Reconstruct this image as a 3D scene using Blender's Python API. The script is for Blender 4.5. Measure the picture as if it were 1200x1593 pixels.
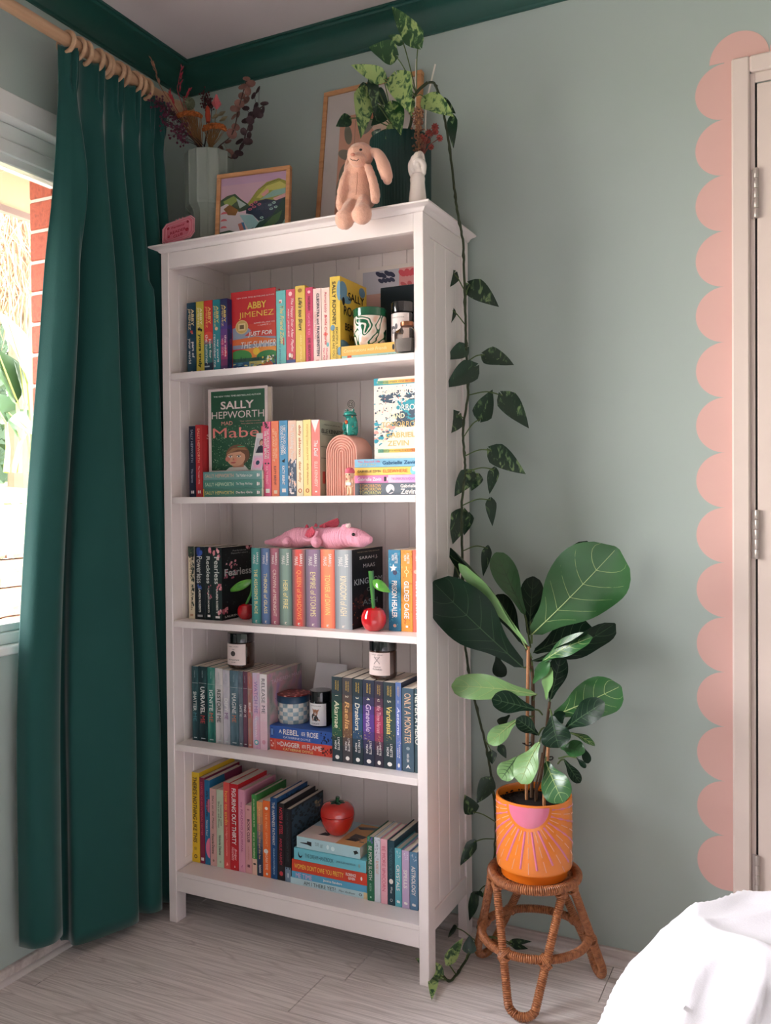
import bpy, bmesh, math, random
from math import sin, cos, pi, radians
from mathutils import Vector, Matrix, Euler

for o in list(bpy.data.objects): bpy.data.objects.remove(o)
SC = bpy.context.scene
COL = SC.collection
R = random.Random(7)

# ------------------------------------------------------------------ camera
FPX = 1373.8
CAM = Vector((1.884, -2.363, 1.2391))
YAW, PITCH, ROLL = 0.4541, -0.0166, -0.0087
FW = Vector((-sin(YAW)*cos(PITCH), cos(YAW)*cos(PITCH), sin(PITCH)))
RT0 = Vector((cos(YAW), sin(YAW), 0)); UP0 = RT0.cross(FW)
RT = RT0*cos(ROLL)+UP0*sin(ROLL); UP = -RT0*sin(ROLL)+UP0*cos(ROLL)
cd = bpy.data.cameras.new('camera'); cam = bpy.data.objects.new('camera', cd); COL.objects.link(cam)
cd.sensor_fit = 'HORIZONTAL'; cd.sensor_width = 36; cd.lens = FPX/1200*36; cd.clip_start = .02
mw = Matrix((RT, UP, -FW)).transposed().to_4x4(); mw.translation = CAM
cam.matrix_world = mw
SC.camera = cam

def ray(u, v): return FW+RT*((u-600)/FPX)-UP*((v-796.5)/FPX)
def PX(u, v, x): d = ray(u, v); return CAM+d*((x-CAM.x)/d.x)
def PY(u, v, y): d = ray(u, v); return CAM+d*((y-CAM.y)/d.y)
def PZ(u, v, z): d = ray(u, v); return CAM+d*((z-CAM.z)/d.z)

# ------------------------------------------------------------------ world, exposure
SC.view_settings.view_transform = 'Standard'; SC.view_settings.look = 'None'
SC.view_settings.gamma = 1; SC.view_settings.use_curve_mapping = False
SC.view_settings.exposure = 0.9
W = bpy.data.worlds.new('sky'); SC.world = W; W.use_nodes = True
nt = W.node_tree; bg = nt.nodes['Background']
tc = nt.nodes.new('ShaderNodeTexCoord'); sp = nt.nodes.new('ShaderNodeSeparateXYZ'); cr = nt.nodes.new('ShaderNodeValToRGB')
nt.links.new(tc.outputs['Generated'], sp.inputs[0]); nt.links.new(sp.outputs['Z'], cr.inputs[0])
cr.color_ramp.elements[0].color = (1.0, .93, .88, 1); cr.color_ramp.elements[1].color = (.80, .90, 1.0, 1)
nt.links.new(cr.outputs[0], bg.inputs[0])
# overcast sky: three times as bright overhead as at the horizon
SKY = 30.0
cl = nt.nodes.new('ShaderNodeMath'); cl.operation = 'MAXIMUM'; cl.inputs[1].default_value = 0; nt.links.new(sp.outputs['Z'], cl.inputs[0])
ma = nt.nodes.new('ShaderNodeMath'); ma.operation = 'MULTIPLY_ADD'; ma.inputs[1].default_value = SKY*2/3; ma.inputs[2].default_value = SKY/3
nt.links.new(cl.outputs[0], ma.inputs[0]); nt.links.new(ma.outputs[0], bg.inputs[1])

def portal(name, loc, rot, sx, sy):
    l = bpy.data.lights.new(name, 'AREA'); l.shape = 'RECTANGLE'; l.size = sx; l.size_y = sy
    l.cycles.is_portal = True
    o = bpy.data.objects.new(name, l); COL.objects.link(o); o.location = loc; o.rotation_euler = rot
WIN_Y0, WIN_Y1, WIN_Z0, WIN_Z1 = -5.0, -.44, .84, 2.30  # window run stretched beyond the view to let in more daylight
portal('window_portal', (-.02, (WIN_Y0+WIN_Y1)/2, (WIN_Z0+WIN_Z1)/2), (0, radians(-90), 0), WIN_Z1-WIN_Z0, WIN_Y1-WIN_Y0)


# ------------------------------------------------------------------ materials
def lin(h):
    if isinstance(h, tuple): r = [c/255 for c in h[:3]]
    else:
        h = h.lstrip('#'); r = [int(h[i:i+2], 16)/255 for i in (0, 2, 4)]
    return tuple(c/12.92 if c <= .04045 else ((c+.055)/1.055)**2.4 for c in r)+(1,)
MC = {}
def mat(h, rough=.5, spec=.4, var=.06, scale=30, bump=0, bscale=200, sheen=0, coat=0, metal=0, sss=0, trans=0):
    k = (str(h), rough, spec, var, scale, bump, bscale, sheen, coat, metal, sss, trans)
    if k in MC: return MC[k]
    m = bpy.data.materials.new('m_%d' % len(MC)); m.use_nodes = True; MC[k] = m
    n = m.node_tree; b = n.nodes['Principled BSDF']; c = lin(h)
    b.inputs['Base Color'].default_value = c; b.inputs['Roughness'].default_value = rough
    b.inputs['Specular IOR Level'].default_value = spec; b.inputs['Metallic'].default_value = metal
    if sheen: b.inputs['Sheen Weight'].default_value = sheen; b.inputs['Sheen Roughness'].default_value = .4
    if coat: b.inputs['Coat Weight'].default_value = coat; b.inputs['Coat Roughness'].default_value = .05
    if sss: b.inputs['Subsurface Weight'].default_value = sss; b.inputs['Subsurface Radius'].default_value = (.01, .006, .004)
    if trans: b.inputs['Transmission Weight'].default_value = trans
    if var or bump:
        t = n.nodes.new('ShaderNodeTexCoord')
    if var:
        z = n.nodes.new('ShaderNodeTexNoise'); z.inputs['Scale'].default_value = scale; z.inputs['Detail'].default_value = 4
        x = n.nodes.new('ShaderNodeMix'); x.data_type = 'RGBA'
        x.inputs[6].default_value = tuple(max(0, q*(1-var)) for q in c[:3])+(1,); x.inputs[7].default_value = tuple(min(1, q*(1+var)) for q in c[:3])+(1,)
        n.links.new(t.outputs['Object'], z.inputs['Vector']); n.links.new(z.outputs['Fac'], x.inputs[0]); n.links.new(x.outputs[2], b.inputs['Base Color'])
    if bump:
        z2 = n.nodes.new('ShaderNodeTexNoise'); z2.inputs['Scale'].default_value = bscale; z2.inputs['Detail'].default_value = 3
        bp = n.nodes.new('ShaderNodeBump'); bp.inputs['Strength'].default_value = bump; bp.inputs['Distance'].default_value = .002
        n.links.new(t.outputs['Object'], z2.inputs['Vector']); n.links.new(z2.outputs['Fac'], bp.inputs['Height']); n.links.new(bp.outputs[0], b.inputs['Normal'])
    return m

def ramp_mat(cols, rough=.5, scale=(8, 8, 8), kind='noise', spec=.4, dist=0, detail=4, bump=0, coord='Object', coat=0, interp='LINEAR', rot=(0, 0, 0), sheen=0):
    """procedural material: noise / voronoi / wave / gradient through a colour ramp [(pos, hex)...]"""
    m = bpy.data.materials.new('r_%d' % len(bpy.data.materials)); m.use_nodes = True
    n = m.node_tree; b = n.nodes['Principled BSDF']; b.inputs['Roughness'].default_value = rough; b.inputs['Specular IOR Level'].default_value = spec
    if coat: b.inputs['Coat Weight'].default_value = coat; b.inputs['Coat Roughness'].default_value = .06
    if sheen: b.inputs['Sheen Weight'].default_value = sheen
    t = n.nodes.new('ShaderNodeTexCoord'); mp = n.nodes.new('ShaderNodeMapping'); mp.inputs['Scale'].default_value = scale; mp.inputs['Rotation'].default_value = rot
    n.links.new(t.outputs[coord], mp.inputs[0])
    if kind == 'noise':
        z = n.nodes.new('ShaderNodeTexNoise'); z.inputs['Scale'].default_value = 1; z.inputs['Detail'].default_value = detail; z.inputs['Distortion'].default_value = dist; out = z.outputs['Fac']
    elif kind == 'voronoi':
        z = n.nodes.new('ShaderNodeTexVoronoi'); z.inputs['Scale'].default_value = 1; out = z.outputs['Distance']
    elif kind == 'wave':
        z = n.nodes.new('ShaderNodeTexWave'); z.inputs['Scale'].default_value = 1; z.inputs['Distortion'].default_value = dist; z.inputs['Detail'].default_value = detail; out = z.outputs['Fac']
    elif kind == 'check':
        z = n.nodes.new('ShaderNodeTexChecker'); z.inputs['Scale'].default_value = 1; out = z.outputs['Fac']
    else:
        z = n.nodes.new('ShaderNodeTexGradient'); out = z.outputs['Fac']
    n.links.new(mp.outputs[0], z.inputs['Vector'])
    r = n.nodes.new('ShaderNodeValToRGB'); r.color_ramp.interpolation = interp
    el = r.color_ramp.elements
    while len(el) < len(cols): el.new(.5)
    for e, (p, c) in zip(el, cols): e.position = p; e.color = lin(c)
    n.links.new(out, r.inputs[0]); n.links.new(r.outputs[0], b.inputs['Base Color'])
    if bump:
        bp = n.nodes.new('ShaderNodeBump'); bp.inputs['Strength'].default_value = bump; bp.inputs['Distance'].default_value = .003
        n.links.new(out, bp.inputs['Height']); n.links.new(bp.outputs[0], b.inputs['Normal'])
    return m

def clear_glass(name, tint=(1, 1, 1, 1), gloss=.12, rough=.02):
    m = bpy.data.materials.new(name); m.use_nodes = True; n = m.node_tree
    for q in list(n.nodes):
        if q.type != 'OUTPUT_MATERIAL': n.nodes.remove(q)
    out = [q for q in n.nodes if q.type == 'OUTPUT_MATERIAL'][0]
    a = n.nodes.new('ShaderNodeBsdfTransparent'); a.inputs[0].default_value = tint
    g = n.nodes.new('ShaderNodeBsdfGlossy'); g.inputs['Roughness'].default_value = rough
    f = n.nodes.new('ShaderNodeFresnel'); f.inputs[0].default_value = 1.3
    x = n.nodes.new('ShaderNodeMixShader')
    n.links.new(f.outputs[0], x.inputs[0]); n.links.new(a.outputs[0], x.inputs[1]); n.links.new(g.outputs[0], x.inputs[2]); n.links.new(x.outputs[0], out.inputs[0])
    return m

# ------------------------------------------------------------------ object helpers
WM = {}
def wmat(o): return WM.get(o.name, Matrix.Identity(4))
def put(o, parent=None, loc=None, rot=None):
    COL.objects.link(o)
    m = Matrix.LocRotScale(Vector(loc) if loc is not None else Vector(), Euler(rot) if rot is not None else Euler(), None)
    o.matrix_basis = m
    if parent is not None: o.parent = parent; WM[o.name] = wmat(parent) @ m
    else: WM[o.name] = m
    return o
def tagp(o, label=None, cat=None, group=None, kind=None):
    if label: o['label'] = label
    if cat: o['category'] = cat
    if group: o['group'] = group
    if kind: o['kind'] = kind
    return o
def thing(name, label, cat, loc=(0, 0, 0), rot=(0, 0, 0), group=None):
    o = bpy.data.objects.new(name, None); o.empty_display_size = .05
    put(o, None, loc, rot); return tagp(o, label, cat, group)

class B:
    """bmesh collector: add shapes, then out() makes ONE mesh object"""
    def __init__(s): s.bm = bmesh.new(); s.mi = 0
    def _mark(s, n0):
        for f in list(s.bm.faces)[n0:]: f.material_index = s.mi
    def m(s, i): s.mi = i; return s
    def poly(s, pts, flip=False):
        vs = [s.bm.verts.new(p) for p in pts]
        if flip: vs.reverse()
        f = s.bm.faces.new(vs); f.material_index = s.mi; return f
    def box(s, a, b, bev=0, M=None, seg=1):
        t = bmesh.new()
        x0, y0, z0 = a; x1, y1, z1 = b
        v = [t.verts.new(p) for p in ((x0,y0,z0),(x1,y0,z0),(x1,y1,z0),(x0,y1,z0),(x0,y0,z1),(x1,y0,z1),(x1,y1,z1),(x0,y1,z1))]
        for f in ((0,3,2,1),(4,5,6,7),(0,1,5,4),(1,2,6,5),(2,3,7,6),(3,0,4,7)): t.faces.new([v[i] for i in f])
        if bev: bmesh.ops.bevel(t, geom=list(t.edges), offset=bev, segments=seg, affect='EDGES', profile=.6)
        s.merge(t, M); return s
    def merge(s, t, M=None):
        if M is not None: bmesh.ops.transform(t, matrix=M, verts=t.verts)
        mp = {}
        for v in t.verts: mp[v] = s.bm.verts.new(v.co)
        for f in t.faces:
            try: g = s.bm.faces.new([mp[v] for v in f.verts]); g.material_index = s.mi
            except ValueError: pass
        t.free()
    def lathe(s, prof, c=(0, 0, 0), n=24, M=None, fn=None, cap=True):
        """prof [(r,z)] round the z axis; fn(a,k)->radius factor"""
        t = bmesh.new(); rings = []
        for k, (r, z) in enumerate(prof):
            if r < 1e-6: rings.append([t.verts.new((c[0], c[1], c[2]+z))])
            else: rings.append([t.verts.new((c[0]+r*(fn(2*pi*i/n, k) if fn else 1)*cos(2*pi*i/n), c[1]+r*(fn(2*pi*i/n, k) if fn else 1)*sin(2*pi*i/n), c[2]+z)) for i in range(n)])
        for a, b in zip(rings, rings[1:]):
            for i in range(n):
                j = (i+1) % n
                if len(a) == 1 and len(b) == 1: continue
                if len(a) == 1: t.faces.new((a[0], b[j], b[i]))
                elif len(b) == 1: t.faces.new((a[i], a[j], b[0]))
                else: t.faces.new((a[i], a[j], b[j], b[i]))
        if cap:
            if len(rings[0]) > 1: t.faces.new(list(reversed(rings[0])))
            if len(rings[-1]) > 1: t.faces.new(rings[-1])
        s.merge(t, M); return s
    def tube(s, pts, r, n=8, cap=True, closed=False, up=None):
        pts = [Vector(p) for p in pts]; m = len(pts)
        rr = r if hasattr(r, '__len__') else [r]*m
        rings = []; prev = None
        for i, p in enumerate(pts):
            if closed: d = pts[(i+1) % m]-pts[i-1]
            else: d = pts[min(i+1, m-1)]-pts[max(i-1, 0)]
            if d.length < 1e-9: d = Vector((0, 0, 1))
            d.normalize()
            if prev is None:
                u = (Vector(up) if up else (Vector((0, 0, 1)) if abs(d.z) < .9 else Vector((1, 0, 0))))
            else: u = prev
            u = u-d*u.dot(d)
            if u.length < 1e-6: u = Vector((1, 0, 0))-d*d.x
            u.normalize(); prev = u; w = d.cross(u)
            rings.append([s.bm.verts.new(p+(u*cos(2*pi*k/n)+w*sin(2*pi*k/n))*rr[i]) for k in range(n)])
        ln = m if closed else m-1
        for i in range(ln):
            a, b = rings[i], rings[(i+1) % m]
            for k in range(n):
                f = s.bm.faces.new((a[k], a[(k+1) % n], b[(k+1) % n], b[k])); f.material_index = s.mi
        if cap and not closed:
            for q in (list(reversed(rings[0])), rings[-1]):
                f = s.bm.faces.new(q); f.material_index = s.mi
        return s
    def ball(s, c, r, n=12, M=None):
        rx, ry, rz = r if hasattr(r, '__len__') else (r, r, r)
        t = bmesh.new(); bmesh.ops.create_uvsphere(t, u_segments=n, v_segments=max(4, n*2//3), radius=1)
        X = Matrix.Translation(c) @ (M or Matrix.Identity(4)) @ Matrix.Diagonal((rx, ry, rz, 1))
        s.merge(t, X); return s
    def grid(s, rows, closed=False):
        vs = [[s.bm.verts.new(p) for p in r] for r in rows]
        for i in range(len(vs)-1):
            a, b = vs[i], vs[i+1]; k = len(a)
            for j in range(k if closed else k-1):
                f = s.bm.faces.new((a[j], a[(j+1) % k], b[(j+1) % k], b[j])); f.material_index = s.mi
        return vs
    def prism(s, pts, d):
        """closed polygon extruded by vector d"""
        d = Vector(d); a = [s.bm.verts.new(Vector(p)) for p in pts]; b = [s.bm.verts.new(Vector(p)+d) for p in pts]
        k = len(a); fs = [s.bm.faces.new(list(reversed(a))), s.bm.faces.new(b)]
        for i in range(k): fs.append(s.bm.faces.new((a[i], a[(i+1) % k], b[(i+1) % k], b[i])))
        for f in fs: f.material_index = s.mi
        return s
    def out(s, name, mats, parent=None, world=False, loc=None, rot=None, smooth=35, fix=True, base=True):
        me = bpy.data.meshes.new(name)
        if not isinstance(mats, (list, tuple)): mats = [mats]
        if fix: bmesh.ops.recalc_face_normals(s.bm, faces=s.bm.faces)
        off = None
        if parent is not None and world:
            bmesh.ops.transform(s.bm, matrix=wmat(parent).inverted(), verts=s.bm.verts)
        elif parent is None and loc is None and base and len(s.bm.verts):   # origin to the base centre
            xs = [v.co for v in s.bm.verts]
            loc = Vector(((min(p.x for p in xs)+max(p.x for p in xs))/2, (min(p.y for p in xs)+max(p.y for p in xs))/2, min(p.z for p in xs)))
            bmesh.ops.translate(s.bm, vec=-loc, verts=s.bm.verts)
        s.bm.to_mesh(me); s.bm.free()
        for m in mats: me.materials.append(m)
        if smooth:
            for p in me.polygons: p.use_smooth = True
            me.set_sharp_from_angle(angle=radians(smooth))
        o = bpy.data.objects.new(name, me)
        return put(o, parent, loc, rot)

def struct(o): o['kind'] = 'structure'; return o
def catmull(P, per=6):
    P = [Vector(p) for p in P]
    if len(P) < 3: return [P[0].lerp(P[-1], i/per) for i in range(per+1)]
    Q = [P[0]*2-P[1]]+P+[P[-1]*2-P[-2]]; out = []
    for i in range(1, len(Q)-2):
        a, b, c, d = Q[i-1:i+3]
        for k in range(per):
            t = k/per
            out.append(.5*((2*b)+(c-a)*t+(2*a-5*b+4*c-d)*t*t+(3*b-a-3*c+d)*t**3))
    out.append(P[-1]); return out

# text: the built-in font, turned into mesh.  origin o, direction along dx, letter-up dy
def text_mesh(s, length, height, bold=0, shear=0, maxh=None):
    cu = bpy.data.curves.new('t', 'FONT'); cu.body = s; cu.resolution_u = 3; cu.offset = 0 if any(c in s for c in 'MmWw') else min(bold, .02); cu.shear = shear
    cu.align_x = 'LEFT'
    ob = bpy.data.objects.new('t', cu); COL.objects.link(ob)
    bpy.context.view_layer.update()
    me = bpy.data.meshes.new_from_object(ob.evaluated_get(bpy.context.evaluated_depsgraph_get()))
    bpy.data.objects.remove(ob); bpy.data.curves.remove(cu)
    if len(me.vertices) == 0: return None
    xs = [v.co.x for v in me.vertices]; ys = [v.co.y for v in me.vertices]
    x0, x1, y0, y1 = min(xs), max(xs), min(ys), max(ys)
    sx = length/max(1e-6, x1-x0); sy = height/max(1e-6, y1-y0)
    if len(s) == 1: sx = sy
    return me, (x0+x1)/2, (y0+y1)/2, sx, sy
def text(name, s, center, dx, dy, length, height, m, parent, bold=.012, shear=0, world=False, lift=.0004):
    r = text_mesh(s, length, height, bold, shear)
    if not r: return
    me, cx, cy, sx, sy = r; dx = Vector(dx).normalized(); dy = Vector(dy).normalized(); nn = dx.cross(dy); c = Vector(center)+nn*lift
    inv = wmat(parent).inverted() if world else Matrix.Identity(4)
    for v in me.vertices: v.co = inv @ (c+dx*((v.co.x-cx)*sx)+dy*((v.co.y-cy)*sy))
    me.materials.clear(); me.materials.append(m); me.name = name
    o = bpy.data.objects.new(name, me); put(o, parent); return o
# ================================================================== SETTING
RX, RY, CZ = 3.9, -5.4, 2.6467
wallm = mat((172, 184, 179), .55, .3, .03, 3, .05, 90)
greend = mat((32, 80, 72), .36, .6, .05, 3, .03, 60)
whitep = mat((226, 218, 214), .38, .4, .02, 20)
ceilm = mat((214, 200, 200), .8, .2, .02, 3)
pinkp = mat((222, 178, 170), .55, .3, .03, 5)
# walls
w = B()
WT = .07
w.box((-WT, RY, 0), (0, 0, WIN_Z0)).box((-WT, RY, WIN_Z1), (0, 0, CZ)).box((-WT, RY, WIN_Z0), (0, WIN_Y0, WIN_Z1)).box((-WT, WIN_Y1, WIN_Z0), (0, 0, WIN_Z1))
wl = struct(w.out('wall_left', wallm, smooth=0))
wb = struct(B().box((-WT, 0, 0), (RX, .1, CZ)).out('wall_back', wallm, smooth=0))
struct(B().box((RX, RY, 0), (RX+.1, .1, CZ)).out('wall_right', wallm, smooth=0))
struct(B().box((-WT, RY-.1, 0), (RX+.1, RY, CZ)).out('wall_front', wallm, smooth=0))
struct(B().box((-.66, RY-.1, CZ), (RX+.1, .2, CZ+.15)).out('ceiling', ceilm, smooth=0))
# cornice coving, dark green
def cove(name, length, M):
    b = B(); prof = [(0, 0), (0, -.0819), (.006, -.0819), (.006, -.078)]
    for i in range(9):
        a = i/8*pi/2; prof.append((.067-.057*cos(a)*1.0+.0, -.074+.062*sin(a)) if False else (.010+.055*(1-cos(a)), -.074+.060*sin(a)))
    prof += [(.069, -.010), (.069, -.006), (.075, -.006), (.075, 0)]
    b.prism([M @ Vector((0, d, z)) for d, z in prof], (M.to_3x3() @ Vector((1, 0, 0)))*length)
    return struct(b.out(name, greend, smooth=30))
cove('trim_1', RX, Matrix.Translation((0, 0, CZ)) @ Matrix.Diagonal((1, -1, 1, 1)))
cove('trim_2', -RY, Matrix.Translation((0, 0, CZ)) @ Matrix(((0, 1, 0, 0), (-1, 0, 0, 0), (0, 0, 1, 0), (0, 0, 0, 1))))
# skirting: pale timber-look strip with a little quarter round
woodb = ramp_mat([(.3, (176, 160, 156)), (.6, (206, 194, 190)), (.8, (188, 172, 168))], .45, (3, 40, 40), 'noise', dist=1)
def skirt(name, M, L):
    b = B(); prof = [(0, 0), (0, .0337), (-.010, .0337), (-.0125, .031), (-.0125, .013)]
    b.prism([M @ Vector((0, y, z)) for y, z in prof+[(-.0125, 0)]], (M.to_3x3() @ Vector((1, 0, 0)))*L)
    q = [(-.0127, 0), (-.0127, .012)]+[(-.0127-.0125*sin(a*pi/10), .012*cos(a*pi/10)) for a in range(1, 6)]
    b.m(1).prism([M @ Vector((0, y, z)) for y, z in q], (M.to_3x3() @ Vector((1, 0, 0)))*L)
    return struct(b.out(name, [woodb, mat((206, 196, 194), .45)], smooth=30))
skirt('baseboard_back', Matrix.Identity(4), 1.69)
skirt('baseboard_left', Matrix(((0, -1, 0, 0), (-1, 0, 0, 0), (0, 0, 1, 0), (0, 0, 0, 1))), -RY)
# ---- floor: boards with recessed joints, each a board of its own
def floor_mat():
    m = bpy.data.materials.new('floor_wood'); m.use_nodes = True; n = m.node_tree; b = n.nodes['Principled BSDF']
    b.inputs['Roughness'].default_value = .34; b.inputs['Specular IOR Level'].default_value = .45
    g = n.nodes.new('ShaderNodeNewGeometry'); oi = n.nodes.new('ShaderNodeObjectInfo')
    ad = n.nodes.new('ShaderNodeVectorMath'); ad.operation = 'MULTIPLY_ADD'
    cb = n.nodes.new('ShaderNodeCombineXYZ')
    for i, k in enumerate((7.3, 3.1, 5.7)):
        q = n.nodes.new('ShaderNodeMath'); q.operation = 'MULTIPLY'; q.inputs[1].default_value = k; n.links.new(oi.outputs['Random'], q.inputs[0]); n.links.new(q.outputs[0], cb.inputs[i])
    ad.inputs[1].default_value = (1.5, 12, 1); n.links.new(g.outputs['Position'], ad.inputs[0]); n.links.new(cb.outputs[0], ad.inputs[2])
    # slow knots swirl
    z1 = n.nodes.new('ShaderNodeTexNoise'); z1.inputs['Scale'].default_value = .8; z1.inputs['Detail'].default_value = 1.5
    n.links.new(ad.outputs[0], z1.inputs['Vector'])
    mul = n.nodes.new('ShaderNodeMath'); mul.operation = 'MULTIPLY'; mul.inputs[1].default_value = 8; n.links.new(z1.outputs['Fac'], mul.inputs[0])
    fr = n.nodes.new('ShaderNodeMath'); fr.operation = 'PINGPONG'; fr.inputs[1].default_value = .5; n.links.new(mul.outputs[0], fr.inputs[0])
    r1 = n.nodes.new('ShaderNodeValToRGB'); e = r1.color_ramp.elements; e[0].position = 0; e[0].color = (1, 1, 1, 1); e[1].position = .10; e[1].color = (0, 0, 0, 1); n.links.new(fr.outputs[0], r1.inputs[0])
    # fine grain
    mp = n.nodes.new('ShaderNodeMapping'); mp.inputs['Scale'].default_value = (3, 14, 1); n.links.new(ad.outputs[0], mp.inputs[0])
    z2 = n.nodes.new('ShaderNodeTexNoise'); z2.inputs['Scale'].default_value = 1.2; z2.inputs['Detail'].default_value = 6; z2.inputs['Distortion'].default_value = .6; n.links.new(mp.outputs[0], z2.inputs['Vector'])
    r2 = n.nodes.new('ShaderNodeValToRGB'); e = r2.color_ramp.elements; e[0].position = .32; e[0].color = lin((196, 184, 181)); e[1].position = .62; e[1].color = lin((234, 224, 221)); n.links.new(z2.outputs['Fac'], r2.inputs[0])
    x = n.nodes.new('ShaderNodeMix'); x.data_type = 'RGBA'; x.inputs[7].default_value = lin((160, 144, 140)); n.links.new(r2.outputs[0], x.inputs[6])
    s = n.nodes.new('ShaderNodeMath'); s.operation = 'MULTIPLY'; s.inputs[1].default_value = .38; n.links.new(r1.outputs[0], s.inputs[0]); n.links.new(s.outputs[0], x.inputs[0])
    n.links.new(x.outputs[2], b.inputs['Base Color'])
    bp = n.nodes.new('ShaderNodeBump'); bp.inputs['Strength'].default_value = .12; bp.inputs['Distance'].default_value = .001; n.links.new(z2.outputs['Fac'], bp.inputs['Height']); n.links.new(bp.outputs[0], b.inputs['Normal'])
    return m
fm = floor_mat()
fl = struct(B().box((-WT, RY, -.1), (RX, 0, -.006)).out('floor', mat((70, 58, 54), .9), smooth=0))
PW = .1785; PL = 1.22; k = 0
y1 = -.394+PW*3
while y1 > RY:
    y0 = y1-PW
    sh = {0: .737}.get(round((-.394-y1)/PW), None)
    if sh is None: sh = R.uniform(0, PL)
    x = sh-2*PL
    while x < RX:
        a, c = max(x, 0), min(x+PL, RX)
        if c-a > .02 and min(y1, 0)-max(y0, RY) > .02:
            B().box((a+.0008, max(y0, RY)+.0008, -.008), (c-.0008, min(y1, 0)-.0008, 0), .0007).out('floor_board', fm, fl, world=True, smooth=0)
        x += PL
    y1 = y0
# ---- window
wh = mat((232, 230, 228), .4, .4, .02)
win = struct(thing('window_1', None, None, (0, (WIN_Y0+WIN_Y1)/2, WIN_Z0)))
def wpart(name, a, b, m, bev=.003): return B().box(a, b, bev).out(name, m, win, world=True, smooth=0)
wpart('window_head', (-.075, WIN_Y0, 2.235), (.004, WIN_Y1, WIN_Z1), wh)
wpart('head_rail', (-.085, WIN_Y0, 2.128), (-.035, WIN_Y1, 2.235), wh)
wpart('head_lip', (-.07, WIN_Y0, 2.150), (-.028, WIN_Y1, 2.19), wh)
wpart('window_sill', (-.09, WIN_Y0, WIN_Z0), (.012, WIN_Y1, .862), wh)
wpart('sill_rail', (-.085, WIN_Y0, .862), (-.022, WIN_Y1, .893), wh)
wpart('bottom_sash_rail', (-.085, WIN_Y0, .893), (-.035, WIN_Y1, .914), wh)
wpart('jamb', (-.085, WIN_Y1-.02, .86), (-.02, WIN_Y1, 2.24), wh)
wpart('jamb', (-.085, WIN_Y0, .86), (-.02, WIN_Y0+.05, 2.24), wh)
for my in (-1.70, -3.35): wpart('mullion', (-.085, my, .9), (-.03, my+.05, 2.14), wh)
gl = clear_glass('window_glass')
for a, b in ((WIN_Y0+.05, -3.35), (-3.30, -1.70), (-1.65, WIN_Y1-.02)): wpart('window_pane', (-.062, a, .914), (-.058, b, 2.128), gl, 0)
# ---- pink scallop paint round the door and the door itself
PIT = .138; r0 = PIT/2; NS = 15
def halfdisc(cx, cz, ang0, name='painted_scallop'):
    b = B(); pts = [(cx+r0*cos(ang0+i*pi/24), -.0012, cz+r0*sin(ang0+i*pi/24)) for i in range(25)]
    b.prism(pts, (0, .0012, 0)); return b.out(name, pinkp, wb, world=True, smooth=0)
for k in range(NS): halfdisc(1.679, 2.31-PIT*(k+.5), pi/2)
for k in range(8): halfdisc(1.713+PIT*k, 2.312, 0)
B().box((1.679, -.0012, 2.31-PIT*NS), (1.70, 0, 2.312)).out('painted_strip', pinkp, wb, world=True, smooth=0)
door = struct(thing('door_1', None, None, (2.16, 0, 0)))
dm = mat((224, 206, 198), .35, .45, .03, 15)
def dpart(name, a, b, m=dm, bev=.003): return B().box(a, b, bev).out(name, m, door, world=True, smooth=0)
dpart('architrave', (1.6965, -.018, 0), (1.738, 0, 2.31), dm, .004)
dpart('architrave', (2.62, -.018, 0), (2.662, 0, 2.31), dm, .004)
dpart('architrave', (1.738, -.018, 2.27), (2.62, 0, 2.31), dm, .004)
dpart('door_jamb', (1.738, -.006, 0), (1.7495, 0, 2.27), dm, .001)
dpart('door_jamb', (1.7495, -.006, 2.246), (2.61, 0, 2.27), dm, .001)
ds = dpart('door_slab', (1.7545, -.008, .01), (2.60, -.001, 2.242), mat((222, 204, 196), .35, .45, .03, 15), .002)
dpart('door_gap_shade', (1.7497, -.003, .0), (1.7543, -.0005, 2.245), mat((20, 18, 18), .8), 0)  # black strip painted in for the shade inside the gap
for zc in (1.974, 1.14, .285):
    b = B()
    for i in range(5): b.lathe([(.0055, 0), (.0062, .001), (.0062, .022), (.0055, .0235)], (1.7525, -.014, zc-.06+i*.0242), 10)
    b.box((1.741, -.0085, zc-.06), (1.7515, -.0055, zc+.06), .0005)
    b.out('hinge', mat((190, 178, 172), .35, .5, .02, metal=.6), door, world=True)
# ================================================================== BOOKCASE
BX0, BX1 = .175, 1.0045; YF, YB = -.3334, -.0192; LW = .0271; XI, XJ = BX0+LW, BX1-LW
ZS = [1.6032, 1.2447, .8859, .5255, .152]       # tops of the shelves, from the top one down
bw = mat((238, 226, 224), .35, .45, .015, 12)
bc = thing('bookcase', 'tall white wooden bookcase with five open shelves of books and a moulded top', 'bookcase', ((BX0+BX1)/2, (YF+YB)/2, 0))
def bpart(name, a, b, bev=.0015, m=bw): return B().box(a, b, bev).out(name, m, bc, world=True, smooth=0)
LD = .044
for x in (BX0, XJ): bpart('front_leg', (x, YF, 0), (x+LW, YF+LD, 1.951))
for x in (BX0, XJ): bpart('rear_leg', (x, YB-LD, 0), (x+LW, YB, 1.951))
bpart('bottom_rail', (XI, YF+.002, .0931), (XJ, YF+.022, .139))
bpart('top_rail', (XI, YF+.002, 1.905), (XJ, YF+.022, 1.951))
bpart('shelf', (XI, YF+.001, .1395), (XJ, YB-.02, .152), .001)
for z in ZS[:4]: bpart('shelf', (XI+.001, YF+.002, z-.0185), (XJ-.001, YB-.02, z), .001)
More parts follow.
